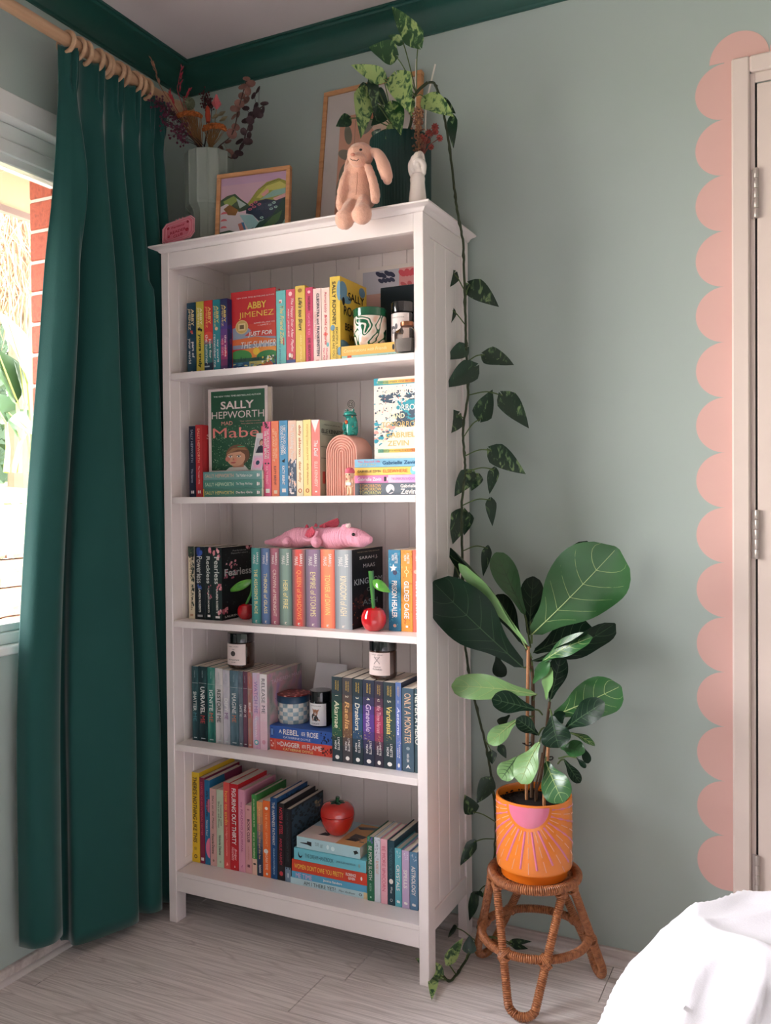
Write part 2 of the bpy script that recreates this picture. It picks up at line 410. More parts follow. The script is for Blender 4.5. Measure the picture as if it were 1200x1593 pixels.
for s in (0, 1):
    xa = BX0+.005 if s == 0 else BX1-.005
    xin = XI if s == 0 else XJ
    lo, hi = (xa, xin) if s == 0 else (xin, xa)
    edge = [YF+LD, -.2475, -.1755, -.103, YB-LD]
    for i in range(4): bpart('side_board', (lo, edge[i]+.0004, .178), (hi, edge[i+1]-.0004, 1.9), .0016)
    q = (BX0+.001, XI-.002) if s == 0 else (XJ+.002, BX1-.001)
    bpart('side_rail', (q[0], YF+LD, .1259), (q[1], YB-LD, .178)); bpart('side_rail', (q[0], YF+LD, 1.9), (q[1], YB-LD, 1.951))
xs = [XI]+[.4375+.0776*i for i in range(-3, 7)]+[XJ]
xs = [x for x in xs if XI <= x <= XJ]
for a, b in zip(xs, xs[1:]): bpart('back_board', (a+.0004, -.040, .139), (b-.0004, -.032, 1.951), .0013)
# moulded top: profile swept round front and two sides
b = B(); H = 1.97; ov = .0257
prof = [(.000, 1.951), (.003, 1.9525), (.005, 1.955), (.008, 1.959), (.013, 1.9615), (.019, 1.963), (.0225, 1.9635), (.0257, 1.965), (.0257, 1.9685), (.0245, H)]
rows = []
for d, z in prof: rows.append([Vector((BX0-d, YB, z)), Vector((BX0-d, YF-d, z)), Vector((BX1+d, YF-d, z)), Vector((BX1+d, YB, z))])
b.grid(rows); b.poly([rows[-1][i] for i in range(4)]); b.poly([rows[0][i] for i in range(4)], True); b.poly([r[3] for r in rows]+[Vector((BX0-d, YB, z)) for d, z in reversed(prof)])
b.out('moulded_top', bw, bc, world=True, smooth=25)
# ================================================================== OUTSIDE THE WINDOW
soff = mat((150, 130, 104), .7, .2, .05, 4)
eave = thing('eave', 'pale timber eave with a dark gutter board seen through the top of the window', 'eave', (-.4, -1.4, 2.24))
B().box((-.64, -6.0, 2.262), (-WT-.004, 1.6, 2.277)).out('soffit', soff, eave, world=True, smooth=0)
B().box((-.665, -6.0, 2.240), (-.64, 1.6, 2.45)).out('fascia', mat((120, 104, 98), .6), eave, world=True, smooth=0)
for i in range(8): B().box((-.64, -4.4+i*.8-.002, 2.2605), (-WT-.1, -4.4+i*.8+.002, 2.2622)).out('cover_strip', mat((170, 148, 120), .7), eave, world=True, smooth=0)
# brick leaf of the outside wall: the reveal seen at the window's far side
brm = ramp_mat([(.3, (104, 42, 26)), (.55, (122, 54, 34)), (.75, (92, 36, 24))], .85, (60, 60, 60), 'noise', bump=.6, detail=6)
mor = mat((150, 138, 130), .9, .2, .05, 80)
pil = struct(B().box((-.163, -.497, 0), (-.071, .1, 2.261)).out('trim_3', mor, smooth=0))
pil['label'] = 'white mortar of the orange brick pier outside the window'
for k in range(27):
    z0 = 2.1045-.0888*23+.0888*k
    if z0 > 2.24: break
    B().box((-.1665, -.5005, z0+.004), (-.075, -.272, min(z0+.0848, 2.26)), .004).out('brick', brm, pil, world=True, smooth=0)
# lawn rising behind a low wall of split-face blocks
XR = -3.2
zr = PX(30, 843, XR).z; zl = PX(30, 783, -6.6).z
lawnm = ramp_mat([(.3, (70, 84, 30)), (.6, (100, 112, 44))], .95, (9, 9, 9), 'noise', bump=.4, detail=8)
lb = B(); ys = [-6+i*.8 for i in range(21)]
lb.grid([[Vector((XR-.02-(6.6-3.2)*i/8, y, zr-.01+(zl-zr)*i/8)) for y in ys] for i in range(9)])
lb.grid([[Vector((-6.6-6*i/6, y, zl+.5*(i/6)**.7)) for y in ys] for i in range(7)])
lawn = struct(lb.out('floor_lawn', lawnm, base=False)); lawn.name = 'floor_lawn'
struct(B().box((XR, -6, -.3), (-.17, 10, -.05)).out('floor_path', mat((96, 90, 84), .9), smooth=0))
blk = ramp_mat([(.3, (120, 84, 64)), (.5, (150, 112, 90)), (.7, (130, 92, 72))], .9, (25, 25, 25), 'noise', bump=1, detail=8)
rw = thing('retaining_wall', 'low retaining wall of rough sandstone blocks outside under the lawn', 'wall', (XR+.1, 2, -.1))
z = zr; row = 0
for h in (.105, .19, .2, .19, .19, .19, .15):
    y = -1.9-.2*(row % 2); w = .5
    while y < 4.6:
        w = R.uniform(.36, .56)
        bb = B(); t = bmesh.new(); bmesh.ops.create_grid(t, x_segments=5, y_segments=3, size=.5)
        bmesh.ops.transform(t, matrix=Matrix(((0, 0, 1, XR+.16), (w-.014, 0, 0, y+w/2), (0, h-.012, 0, z-h/2), (0, 0, 0, 1))), verts=t.verts)
        for v in t.verts: v.co.x += R.uniform(-.022, .022)
        bb.merge(t); bb.box((XR, y+.007, z-h+.006), (XR+.13, y+w-.007, z-.006))
        bb.out('stone_block', blk, rw, world=True, smooth=0); y += w
    z -= h; row += 1
# planting: ground cover, paddle-leaved plant, palm with a skirt of dry fronds, hedge
gcv = B()
for i in range(3800):
    x = R.uniform(-7.5, -6.6); y = R.uniform(1.2, 4.8); z0 = zl+.5*((-6.6-x)/6)**.7
    a = R.uniform(0, 6.28); h = R.uniform(.1, .34); d = Vector((cos(a), sin(a), 0))*R.uniform(.02, .12); q = Vector((-sin(a), cos(a), 0))*.012
    p = Vector((x, y, z0-.03)); gcv.poly([p-q, p+q, p+d*.5+q*.7+Vector((0, 0, h*.7)), p+d+Vector((0, 0, h))])
g = gcv.out('ground_cover', mat((70, 88, 44), .8, .3, .3, 6), smooth=0); tagp(g, 'pale green strappy ground cover along the back of the lawn', 'plants', kind='stuff')
def paddle(b, base, tip, w, nrm, sag=.1, n=10):
    base, tip = Vector(base), Vector(tip); d = (tip-base); L = d.length; d.normalize(); s = d.cross(Vector(nrm)).normalized(); nn = s.cross(d)
    rows = []
    for i in range(n+1):
        t = i/n; hw = w*(sin(pi*min(1, t*1.02)**.75)**.8 if 0 < t < 1 else .01)
        c = base+d*(L*t)+nn*(-sag*L*t*t)
        rows.append([c+s*(hw*k)+nn*(abs(k)*hw*.35+R.uniform(-.01, .01)) for k in (-1, -.5, 0, .5, 1)])
    b.grid(rows)
bop = thing('paddle_leaf_plant', 'big green paddle-leaved plant in the garden beyond the lawn', 'plant', tuple(PX(48, 735, -7.4)))
lg = mat((62, 84, 40), .5, .4, .25, 3); lg2 = mat((48, 68, 36), .5, .4, .25, 3)
PD = [((52, 735), (6, 478), .20), ((54, 735), (66, 500), .12), ((30, 735), (-6, 540), .2), ((46, 735), (12, 640), .16), ((56, 730), (24, 648), .14), ((50, 735), (46, 585), .12), ((20, 735), (30, 560), .18), ((60, 735), (58, 660), .1), ((10, 735), (-20, 610), .2)]
for (b0, t0, w) in PD:
    Pb, Pt = PX(*b0, -7.4), PX(*t0, -7.2+R.uniform(-.4, .4)); mid = Pb.lerp(Pt, .52)+Vector((0, .15, .1))
    b = B(); paddle(b, mid, Pt, w*1.5, (1, R.uniform(-.6, .2), .7), .12); lf = b.out('leaf', R.choice((lg, lg2)), bop, world=True)
    B().tube([Pb, Pb.lerp(mid, .5)+Vector((0, .03, 0)), mid, mid.lerp(Pt, .95)], [.04, .03, .02, .006], 6).out('leaf_stalk', mat((150, 150, 90), .6), bop, world=True)
pal = thing('palm_tree', 'palm with a hanging skirt of dry straw-coloured fronds outside', 'tree', tuple(PX(30, 740, -8.6)))
B().tube([PX(34, 760, -8.6), PX(32, 560, -8.6), PX(30, 300, -8.6), PX(28, 150, -8.6)], [.2, .17, .16, .15], 10).out('trunk', mat((96, 80, 64), .9, .2, .2, 10, .5, 30), pal, world=True)
b = B()
for i in range(700):
    c = PX(R.gauss(26, 22), R.uniform(240, 470), -8.3+R.uniform(-.25, .25)); d = Vector((R.uniform(-.05, .15), R.gauss(0, .22), -R.uniform(.3, .9)))
    q = Vector((0, .011, 0)); m = c+d*.5+Vector((0, R.gauss(0, .05), .03)); b.poly([c-q, c+q, m+q, m-q]); b.poly([m-q, m+q, c+d])
tagp(b.out('dry_fronds', mat((126, 94, 70), .85, .2, .3, 3), pal, world=True, smooth=0), kind='stuff')
hd = B()
for i in range(4200):
    c = Vector((R.uniform(-10.4, -9.4), R.uniform(-2, 8), R.uniform(1, 4.6))); a = Vector((R.uniform(-1, 1), R.uniform(-1, 1), R.uniform(-1, 1))).normalized()*.16; q = a.orthogonal().normalized()*.06
    hd.poly([c-a, c+q, c+a, c-q])
h = thing('hedge', 'dense dark green hedge at the back of the garden', 'hedge', (-9.9, 3, zl))
tagp(hd.out('foliage', mat((48, 62, 40), .8, .3, .3, 3), h, world=True, smooth=0), kind='stuff')
B().box((-10.3, -2, zl), (-10.1, 8, 4.4)).out('hedge_core', mat((40, 56, 36), .9), h, world=True, smooth=0)
# ================================================================== CURTAIN, ROD, BED
from mathutils import noise as NZ
rodm = ramp_mat([(.3, (178, 138, 108)), (.7, (206, 168, 136))], .45, (40, 3, 40), 'noise', detail=3)
ROD = lambda y: Vector((.115, y, 2.447))
rod = thing('curtain_rod', 'round pale wooden curtain rod above the window', 'rod', (.115, -1.4, 2.43))
B().tube([(.115, -2.95, 2.447), (.115, -.175, 2.447)], .0165, 20).out('pole', rodm, rod, world=True)
b = B(); MY = Matrix.Translation((.115, -.175, 2.447)) @ Matrix.Rotation(-pi/2, 4, 'X')
b.lathe([(.018, -.012), (.020, -.008), (.020, .012), (.017, .016), (.015, .022), (.021, .03), (.025, .042), (.024, .056), (.017, .068), (.006, .074), (0, .075)], n=20, M=MY); b.out('finial', rodm, rod, world=True)
b = B(); b.tube([(0, -.235, 2.447), (.10, -.235, 2.447)], .011, 12); b.lathe([(.03, 0), (.03, .008), (.024, .012)], n=16, M=Matrix.Translation((0, -.235, 2.447)) @ Matrix.Rotation(pi/2, 4, 'Y'))
b.tube([(.115, -.243, 2.447), (.115, -.227, 2.447)], .021, 20); b.out('bracket', rodm, rod, world=True)
cm = mat((27, 76, 72), .75, .2, .05, 6, .15, 500, sheen=.45)
cur = thing('curtain', 'long dark teal pinch-pleated curtain drawn to the corner beside the window', 'curtain', (.1, -.42, .03))
BOT = catmull([(.030, -.748), (.075, -.742), (.098, -.700), (.085, -.655), (.040, -.622), (.022, -.600), (.040, -.590), (.078, -.602), (.112, -.535), (.140, -.440), (.120, -.415), (.060, -.412), (.050, -.398), (.085, -.385), (.138, -.372), (.150, -.335), (.100, -.322), (.045, -.325), (.060, -.308), (.140, -.296), (.152, -.268), (.100, -.252), (.04, -.255), (.06, -.235), (.145, -.225), (.14, -.20), (.05, -.19), (.06, -.17), (.13, -.16), (.10, -.13)], 11)
NB = len(BOT)
# heading: pinch pleats hang from the rings, each running down into one deep fold
PLE = [.085, .305, .50, .665, .835, .965]
PY_ = [-.612, -.512, -.440, -.368, -.306, -.262]
def ytop(s):
    S_ = [0]+PLE+[1]; Y_ = [-.650]+PY_+[-.235]
    for a, c, p, q in zip(S_, S_[1:], Y_, Y_[1:]):
        if s <= c: return p+(q-p)*(s-a)/(c-a)
    return Y_[-1]
def wave(s):
    S_ = [-.10]+PLE+[1.06]
    for a, c in zip(S_, S_[1:]):
        if s <= c: return cos(2*pi*(s-a)/(c-a))
    return 1
rows = []
TS = [i/26*.10 for i in range(26)]+[.10+.90*(i/70)**1.15 for i in range(71)]
sm = lambda a, c, x: (lambda q: q*q*(3-2*q))(min(1, max(0, (x-a)/(c-a))))
for i, t in enumerate(TS):
    z = 2.425+(0.032-2.425)*t; row = []
    for j, pb in enumerate(BOT):
        s = j/(NB-1); y = ytop(s); q = min(PLE, key=lambda a: abs(a-s)); e = (s-q)/.050
        fan = max(0, 1-abs(e)) ; hd = 1-sm(.030, .052, t)
        ridge = .020*fan**.6*(.45+.55*cos(e*pi*3.2))*hd*(.55+.45*(1-t/.05))
        pinch = math.exp(-((t-.050)/.010)**2)*fan**.5
        top = Vector((.116+.006*wave(s)+ridge+.010*pinch, y, 0)); top.y += (PY_[PLE.index(q)]-y)*.80*pinch
        am = .012+.030*sm(.05, .30, t)
        up = Vector((.118+am*wave(s), y-.03*t*(1-s), 0))
        p = top.lerp(up, sm(.048, .085, t)); bt = Vector((pb.x, pb.y, 0)); p = p.lerp(bt, .15*sm(.08, .25, t)+.85*sm(.15, .80, t))
        nz = (NZ.noise(Vector((s*17, t*2.4, 3)))*.012+NZ.noise(Vector((s*40, t*5, 8)))*.004)*sm(.05, .2, t)*(1-.65*t)
        # the leading fold is caught up on itself: a broken Y of cloth
        br = .030*math.exp(-((s-.115-.20*(t-.10))/.028)**2)*math.exp(-((t-.15)/.07)**2)-.020*math.exp(-((s-.17-.05*(t-.2))/.02)**2)*math.exp(-((t-.24)/.09)**2)
        zz = z+((.055 if s < .17 else 0)*(t-.9)/.1*(1-min(1, max(0, (s-.12)/.05))) if t > .9 else 0)
        xx = max(.012, p.x+nz+br); lim = .143 if zz > 1.86 and p.y > -.40 else .17
        row.append(Vector((xx if xx < lim-.012 else lim-.012*math.exp(-(xx-lim+.012)/.012), p.y+nz*.4, zz)))
    rows.append(row)
b = B(); b.grid(rows); c_ = b.out('drape', cm, cur, world=True, smooth=60, fix=False)
smd = c_.modifiers.new('s', 'SOLIDIFY'); smd.thickness = .0022; smd.offset = 0
for yr in [PZ(u, v, 2.447).y for u, v in ((103, 62), (119, 72), (136, 78), (152, 90), (161, 95), (170, 99), (183, 108), (193, 114), (211, 124), (218, 129), (230, 134))]:
    yr = max(-.66, min(-.2, yr)); tl = R.uniform(-.22, .22)
    Rm = Matrix.Translation((.115, yr, 2.440)) @ Matrix.Rotation(tl, 4, 'Z') @ Matrix.Rotation(R.uniform(-.1, .1), 4, 'X')
    B().tube([Rm @ Vector((.0275*cos(a*2*pi/28), 0, .0275*sin(a*2*pi/28))) for a in range(28)], .0062, 10, closed=True).out('curtain_ring', rodm, cur, world=True)
# ---- bed: mattress hidden under a rumpled white duvet
bed = thing('bed', 'bed under a rumpled white duvet in the right foreground', 'bed', (2.4, -1.6, 0))
B().box((1.74, -2.75, .12), (3.4, -.86, .46), .04).out('mattress', mat((230, 226, 222), .8), bed, world=True)
for x in (1.82, 3.3):
    for y in (-2.65, -.96): B().box((x-.03, y-.03, 0), (x+.03, y+.03, .13), .004).out('leg', mat((150, 120, 96), .5), bed, world=True)
dm_ = mat((197, 193, 200), .85, .2, .01, 5, .25, 350, sheen=.2)
BXa, BXb, BYa, BYb, TOP, RR = 1.612, 3.45, -2.85, -.69, .625, .32
def drape(x, y):
    qx = max(BXa+RR-x, 0, x-(BXb-RR)); qy = max(BYa+RR-y, 0, y-(BYb-RR))
    cx = min(max(x, BXa+RR), BXb-RR); cy = min(max(y, BYa+RR), BYb-RR)
    d = math.hypot(x-cx, y-cy); n = Vector((x-cx, y-cy, 0)).normalized() if d > 1e-6 else Vector((0, 0, 0))
    s = d-RR                                        # arc length from the edge, negative inside
    rc = .26; s0 = -rc*.9
    if d < 1e-6 or s <= s0: off = d; z = TOP-.02*max(0, (s+RR)/RR); up = Vector((0, 0, 1))
    else:
        a = min((s-s0)/rc, pi/2*.96); off = RR+s0+rc*sin(a); z = TOP-.02*max(0, (s0+RR)/RR)-rc*(1-cos(a)); up = (n*sin(a)+Vector((0, 0, cos(a))))
        ex = (s-s0)-rc*pi/2*.96
        if ex > 0: z -= ex; off += .05*ex
    return Vector((cx, cy, z))+n*off, up, n, d
rows = []
NXD, NYD = 300, 330
for i in range(NXD):
    x = BXa-.55+2.2*i/(NXD-1); row = []
    for j in range(NYD):
        y = BYb+.55-2.35*j/(NYD-1)
        p, up, n, d = drape(x, y); am = .55+.45*min(1, d/.3)
        q = Vector((p.x, p.y, p.z*1.0)); wq = q*1.7+Vector((NZ.noise(q*2.1)*.35, NZ.noise(q*2.1+Vector((9, 3, 1)))*.35, 0))
        w1 = NZ.noise(wq*1.6)
        ridge = (1-min(1, abs(NZ.noise(Vector((wq.x*1.5+wq.y*.9, wq.y*1.0-wq.x*.4, wq.z*.6+7.3))))*2.6))**2
        ridge2 = (1-min(1, abs(NZ.noise(Vector((wq.x*3.2-wq.y*2.2, wq.y*1.6+wq.x, wq.z+2.1))))*2.6))**2
        fold = NZ.noise(q*9)*.004+NZ.noise(q*30)*.0009
        p = p+up*(w1*.018*am+ridge*.022*am+ridge2*.012+fold)
        if p.z < .012: p.z = .012
        row.append(p)
    rows.append(row)
b = B(); b.grid(rows); dv = b.out('duvet', dm_, bed, world=True, smooth=70, fix=False)
# ================================================================== BOOKS
PAGE = mat((226, 212, 196), .8, .2, .05, 5)
def lm(h): return mat(h, .5, .4, 0)
class Print:
    """flat print on one face of a book: f(p,q)->local point, n = outward normal; one mesh, a slot per ink"""
    def __init__(s, f, n): s.f = f; s.n = Vector(n); s.b = B(); s.inks = []; s.k = 0
    def _i(s, c):
        m = c if not isinstance(c, (tuple, str)) else lm(c)
        if m not in s.inks: s.inks.append(m)
        s.b.mi = s.inks.index(m); s.k += 1; return .00018+.0000025*s.k
    def poly(s, pts, c):
        pts = [(min(1, max(0, p)), min(1, max(0, q))) for p, q in pts]; pts = [a for i, a in enumerate(pts) if a != pts[i-1]]
        if len(pts) < 3: return
        l = s._i(c); P = [s.f(p, q)+s.n*l for p, q in pts]
        nn = sum(((P[i]-P[0]).cross(P[i+1]-P[0]) for i in range(1, len(P)-1)), Vector())
        if nn.length < 1e-12: return
        s.b.poly(P, nn.dot(s.n) < 0)
    def rect(s, p0, p1, q0, q1, c): s.poly([(p0, q0), (p1, q0), (p1, q1), (p0, q1)], c)
    def disc(s, p, q, rp, rq, c, n=16, a0=0, a1=2*pi): s.poly([(p+rp*cos(a0+(a1-a0)*i/n), q+rq*sin(a0+(a1-a0)*i/n)) for i in range(n if a1-a0 > 6.2 else n+1)], c)
    def grad(s, p0, p1, q0, q1, cs, n=8, across=True):
        for i in range(n):
            t = (i+.5)/n*(len(cs)-1); k = min(int(t), len(cs)-2); w = t-k
            c = tuple(int(round(a+(b-a)*w)) for a, b in zip(cs[k], cs[k+1]))
            if across: s.rect(p0+(p1-p0)*i/n, p0+(p1-p0)*(i+1)/n, q0, q1, c)
            else: s.rect(p0, p1, q0+(q1-q0)*i/n, q0+(q1-q0)*(i+1)/n, c)
    def specks(s, n, cs, p0, p1, q0, q1, r0, r1, asp=1, seed=1, sides=5):
        rr = random.Random(seed)
        for i in range(n):
            p, q, r, a = rr.uniform(p0, p1), rr.uniform(q0, q1), rr.uniform(r0, r1), rr.uniform(0, 6)
            s.poly([(p+r*cos(a+j*2*pi/sides)*rr.uniform(.6, 1.2), q+r*asp*sin(a+j*2*pi/sides)*rr.uniform(.6, 1.2)) for j in range(sides)], rr.choice(cs))
    def out(s, name, parent, world=False):
        if s.k == 0: s.b.bm.free(); return
        if 1 < s.k <= 4:                                     # a few bold shapes: each a part of its own
            for f in s.b.bm.faces:
                b = B(); b.bm.faces.new([b.bm.verts.new(v.co) for v in f.verts]); b.out(name, s.inks[f.material_index], parent, world, smooth=0, fix=False)
            s.b.bm.free(); return
        s.b.out(name, s.inks, parent, world, smooth=0, fix=False)

def book(label, T, D, H, cover, loc, rot=(0, 0, 0), spine=(), front=(), sdeco=None, fdeco=None, hard=False, group=None, back=None, page=None):
    """spine on local -y, front cover on local +x.  spine text: (str, a0, a1, across, height, ink[, bold, shear, name])
       front text: (str, p0, p1, q, h, ink[, bold, shear])  (fractions of the face)"""
    o = thing('book', label, 'book', loc, rot, group)
    cm_ = cover if not isinstance(cover, (tuple, str)) else mat(cover, .42, .45, .04, 25)
    e = .003 if hard else .0006; th = .0022 if hard else .0007
    b = B()
    b.box((0, .001 if hard else .0003, 0), (th, D, H), .0004).box((T-th, .001 if hard else .0003, 0), (T, D, H), .0004)
    # spine, slightly rounded
    n = 6; bul = min(.003, T*.10) if hard else min(.0010, T*.04); pts = []
    for i in range(n+1):
        t = i/n; pts.append(Vector((T*t, -bul*4*t*(1-t)*0, 0)))
    b.box((0, 0, 0), (T, th, H), .0003)
    b.out('cover', cm_, o, smooth=0)
    B().box((th, th, e), (T-th, D-e, H-e), 0).out('pages', page or PAGE, o, smooth=0)
    sf = lambda p, q: Vector((T*p, 0, H*(1-q))); ff = lambda p, q: Vector((T, D*p, H*(1-q)))
    if sdeco:
        P = Print(sf, (0, -1, 0)); sdeco(P); P.out('spine_print', o)
    if fdeco:
        P = Print(ff, (1, 0, 0)); fdeco(P); P.out('cover_print', o)
    for t in spine:
        s, a0, a1, ac, h, ink = t[:6]; bold = t[6] if len(t) > 6 else .012; sh = t[7] if len(t) > 7 else 0; nm = t[8] if len(t) > 8 else 'title'
        if a0 is None: continue
        text(nm, s, (T*ac, 0, H*(1-(a0+a1)/2)), (0, 0, -1), (1, 0, 0), (a1-a0)*H, h*T, lm(ink), o, bold, sh, lift=.0012)
    for t in front:
        s, p0, p1, q, h, ink = t[:6]; bold = t[6] if len(t) > 6 else .012; sh = t[7] if len(t) > 7 else 0
        text('cover_title', s, (T, D*(p0+p1)/2, H*(1-q)), (0, 1, 0), (0, 0, 1), (p1-p0)*D, h*H, lm(ink), o, bold, sh, lift=.0014)
    return o

VM = [520, 715, 910, 1100, 1300]
TOPS = []
def top_z(x0, x1, z): return max([t for a, b, t in TOPS if b > x0 and a < x1 and 0 < t-z < .34]+[z])
def stand(row, yf, u0, u1, vt, label, cover, spine=(), D=.13, front=(), sdeco=None, fdeco=None, hard=False, rz=0, z0=None, page=None):
    z = ZS[row] if z0 is None else z0; vm = VM[row]
    x0 = PY(u0, vm, yf).x; x1 = PY(u1, vm, yf).x; H = PY((u0+u1)/2, vt, yf).z-z; x1 = min(x1, XJ-.0004); TOPS.append((x0, x1, z+H))
    return book(label, x1-x0-.0006, D, H, cover, (x0+.0003, yf, z+.0002), (0, 0, rz), spine, front, sdeco, fdeco, hard, GR[row], page=page)
GR = ['books on the top shelf', 'books on the second shelf', 'books on the middle shelf', 'books on the fourth shelf', 'books on the bottom shelf']
def lie(row, yf, u0, u1, z0, T, label, cover, spine=(), D=.13, rz=0, sdeco=None, fdeco=None, front=(), hard=False, vm=None, page=None):
    vm = vm or VM[row]; x0 = PY(u0, vm, yf).x; x1 = min(PY(u1, vm, yf).x, XJ-.0006)
    return book(label, T-.0004, D, x1-x0, cover, (x1, yf, z0+.0002), (0, -pi/2, rz), spine, front, sdeco, fdeco, hard, GR[row], page=page)

WHT, BLK, YEL, GLD = (238, 232, 228), (26, 26, 30), (236, 200, 88), (206, 170, 84)
# ------------------------------------------------------------------ top shelf
y = -.285
def aj(c1, c2): return [('ABBY', .09, .33, .68, .30, c1, .03, 0, 'author'), ('JIMENEZ', .08, .38, .30, .30, c1, .03, 0, 'author')]
def mark(c, q=.965, w=.3): return lambda P: P.rect(.5-w/2, .5+w/2, q-.012, q+.012, c)
stand(0, y, 290.8, 304.9, 471, 'dark teal paperback with pale lettering, leftmost book on the top shelf', (22, 62, 84), aj((236, 214, 170), 0)+[('part of', .55, .77, .68, .34, WHT, .03), ('your world', .50, .85, .30, .36, WHT, .03)], sdeco=lambda P: (P.rect(.4, .65, .39, .42, (196, 66, 60)), P.rect(.5, .7, .42, .44, (210, 110, 90)), P.rect(.4, .62, .955, .975, WHT)))
stand(0, y, 305.3, 317.2, 469, 'mustard yellow paperback with dark green lettering, second from left on the top shelf', (204, 184, 74), aj((240, 230, 190), 0)+[('yours truly', .45, .92, .50, .52, (20, 66, 48), .04)], sdeco=lambda P: (P.disc(.4, .38, .2, .025, BLK), P.disc(.68, .40, .12, .02, BLK), P.rect(.4, .6, .955, .975, (190, 60, 50))))
stand(0, y, 317.7, 331, 467.3, 'thin paperback, red above and teal below, third from left on the top shelf', (208, 52, 54), aj((246, 190, 110), 0)+[('just for', .53, .80, .70, .32, WHT, .03), ('the summer', .47, .88, .32, .34, WHT, .03)], sdeco=lambda P: (P.rect(0, 1, .47, .62, (150, 104, 118)), P.rect(0, 1, .6, .87, (52, 116, 118)), P.rect(0, 1, .86, 1, (20, 44, 70)), P.rect(0, .6, .9, .92, (170, 190, 200)), P.disc(.5, .5, .6, .07, (226, 80, 64))))
stand(0, y, 331.2, 342.6, 466, 'turquoise paperback with white lettering, fourth from left on the top shelf', (42, 138, 150), aj((240, 214, 120), 0)+[("say you'll", .55, .86, .70, .30, WHT, .03), ('remember me', .48, .93, .32, .34, WHT, .03)], sdeco=lambda P: P.disc(.5, .40, .22, .025, (236, 190, 150)))
stand(0, y, 343.2, 354, 464.5, 'indigo and purple paperback with pink lettering, fifth from left on the top shelf', (40, 46, 96), aj((246, 214, 130), 0)+[('the night', .50, .80, .70, .34, (250, 226, 226), .03), ('we met', .54, .78, .32, .34, (238, 150, 180), .03)], sdeco=lambda P: (P.grad(0, 1, .25, 1, [(46, 60, 130), (110, 60, 130), (176, 56, 110), (60, 40, 90)], 9, False), P.disc(.3, .6, .3, .04, (170, 60, 110)), P.disc(.7, .75, .3, .05, (200, 60, 90)), P.rect(.4, .6, .955, .975, WHT)), fdeco=lambda P: P.specks(40, [(120, 50, 100), (170, 50, 90), (60, 60, 140)], 0, 1, .3, 1, .03, .1, .5, 3))
def summer(P):
    P.rect(0, 1, 0, .42, (206, 46, 52)); P.rect(0, 1, .42, .6, (214, 66, 52)); P.poly([(0, .46), (.3, .42), (.45, .5), (.3, .56), (1, .60), (1, .72), (0, .72)], (150, 160, 184))
    P.poly([(0, .60), (.55, .58), (1, .63), (1, .74), (0, .68)], (226, 112, 58)); P.rect(0, 1, .67, .72, (146, 156, 182)); P.poly([(.1, .74), (.6, .71), (1, .72), (1, .85), (0, .85)], (240, 150, 66))
    P.disc(.56, .765, .075, .045, (248, 206, 70)); P.disc(.2, .82, .26, .09, (70, 150, 78)); P.disc(.82, .84, .26, .08, (56, 136, 72)); P.rect(0, 1, .84, .895, (34, 88, 74))
    rr = random.Random(4)
    for i in range(26): p = rr.uniform(0, 1); h = rr.uniform(.02, .07); P.poly([(p-.025, .875), (p, .875-h), (p+.025, .875)], (26, 70, 62))
    P.rect(0, 1, .885, 1, (40, 96, 136)); P.rect(.4, .8, .885, 1, (200, 190, 110)); P.specks(60, [(20, 50, 100), (90, 150, 180), (230, 220, 140), (24, 60, 110)], 0, .95, .9, .99, .02, .07, .12, 5)
    P.disc(.80, .95, .13, .06, (190, 96, 66)); P.specks(30, [(240, 240, 230), (250, 210, 90), (90, 140, 70)], .68, .95, .83, .92, .01, .035, .6, 8)
    P.disc(.24, .445, .145, .088, (222, 190, 126)); P.disc(.24, .445, .125, .076, (206, 170, 100)); P.rect(.16, .32, .40, .49, (232, 206, 150)); P.rect(.19, .29, .42, .47, (110, 86, 50))
    P.rect(0, .03, 0, 1, (190, 40, 46))
H6 = PY(400, 450.5, -.262).z-ZS[0]; xq = PY(360.3, 520, -.262).x
book('large red novel facing out with yellow and white lettering on the top shelf', .024, .152, H6, (200, 44, 50), (xq, -.262+.024, ZS[0]+.0002), (0, 0, -pi/2), [], [('NEW YORK TIMES BESTSELLING AUTHOR', .14, .98, .085, .016, WHT, .01), ('ABBY', .37, .80, .19, .085, YEL, .02), ('JIMENEZ', .18, .96, .31, .09, YEL, .02), ('SUMMER WILL HAVE YOU', .52, .98, .415, .016, WHT, .01), ('— LOVE IT —', .6, .9, .445, .016, WHT, .01), ('JUST FOR', .38, .92, .55, .07, WHT, .03, .2), ('THE SUMMER', .22, 1.0, .68, .085, WHT, .03, .2)], fdeco=summer, hard=True, group=GR[0])
stand(0, y, 430.2, 445, 452, 'light teal paperback with curly lettering, right of the facing red novel', (98, 186, 184), [('The Friend Zone', .20, .70, .62, .4, (232, 214, 140), .015, .3), ('ABBY JIMENEZ', .62, .97, .35, .22, (40, 80, 120), .02, 0, 'author')], sdeco=lambda P: (P.rect(.3, .62, .12, .165, WHT), P.rect(.32, .5, .14, .165, (196, 90, 60)), P.rect(.72, .84, .62, .72, (190, 60, 60))))
stand(0, y, 445.3, 459.5, 450, 'cherry pink paperback with blue foot beside the light teal one', (206, 62, 84), [('The Happy Ever After Playlist', .12, .82, .68, .34, (248, 220, 220), .012, .3), ('ABBY JIMENEZ', .25, .62, .28, .2, WHT, .02, 0, 'author')], sdeco=lambda P: (P.rect(0, 1, .92, 1, (70, 86, 140)), P.rect(.25, .75, .84, .92, (120, 60, 70)), P.disc(.4, .86, .14, .03, WHT), P.disc(.62, .87, .12, .03, (240, 200, 180)), P.disc(.5, .06, .2, .03, (250, 200, 200))))
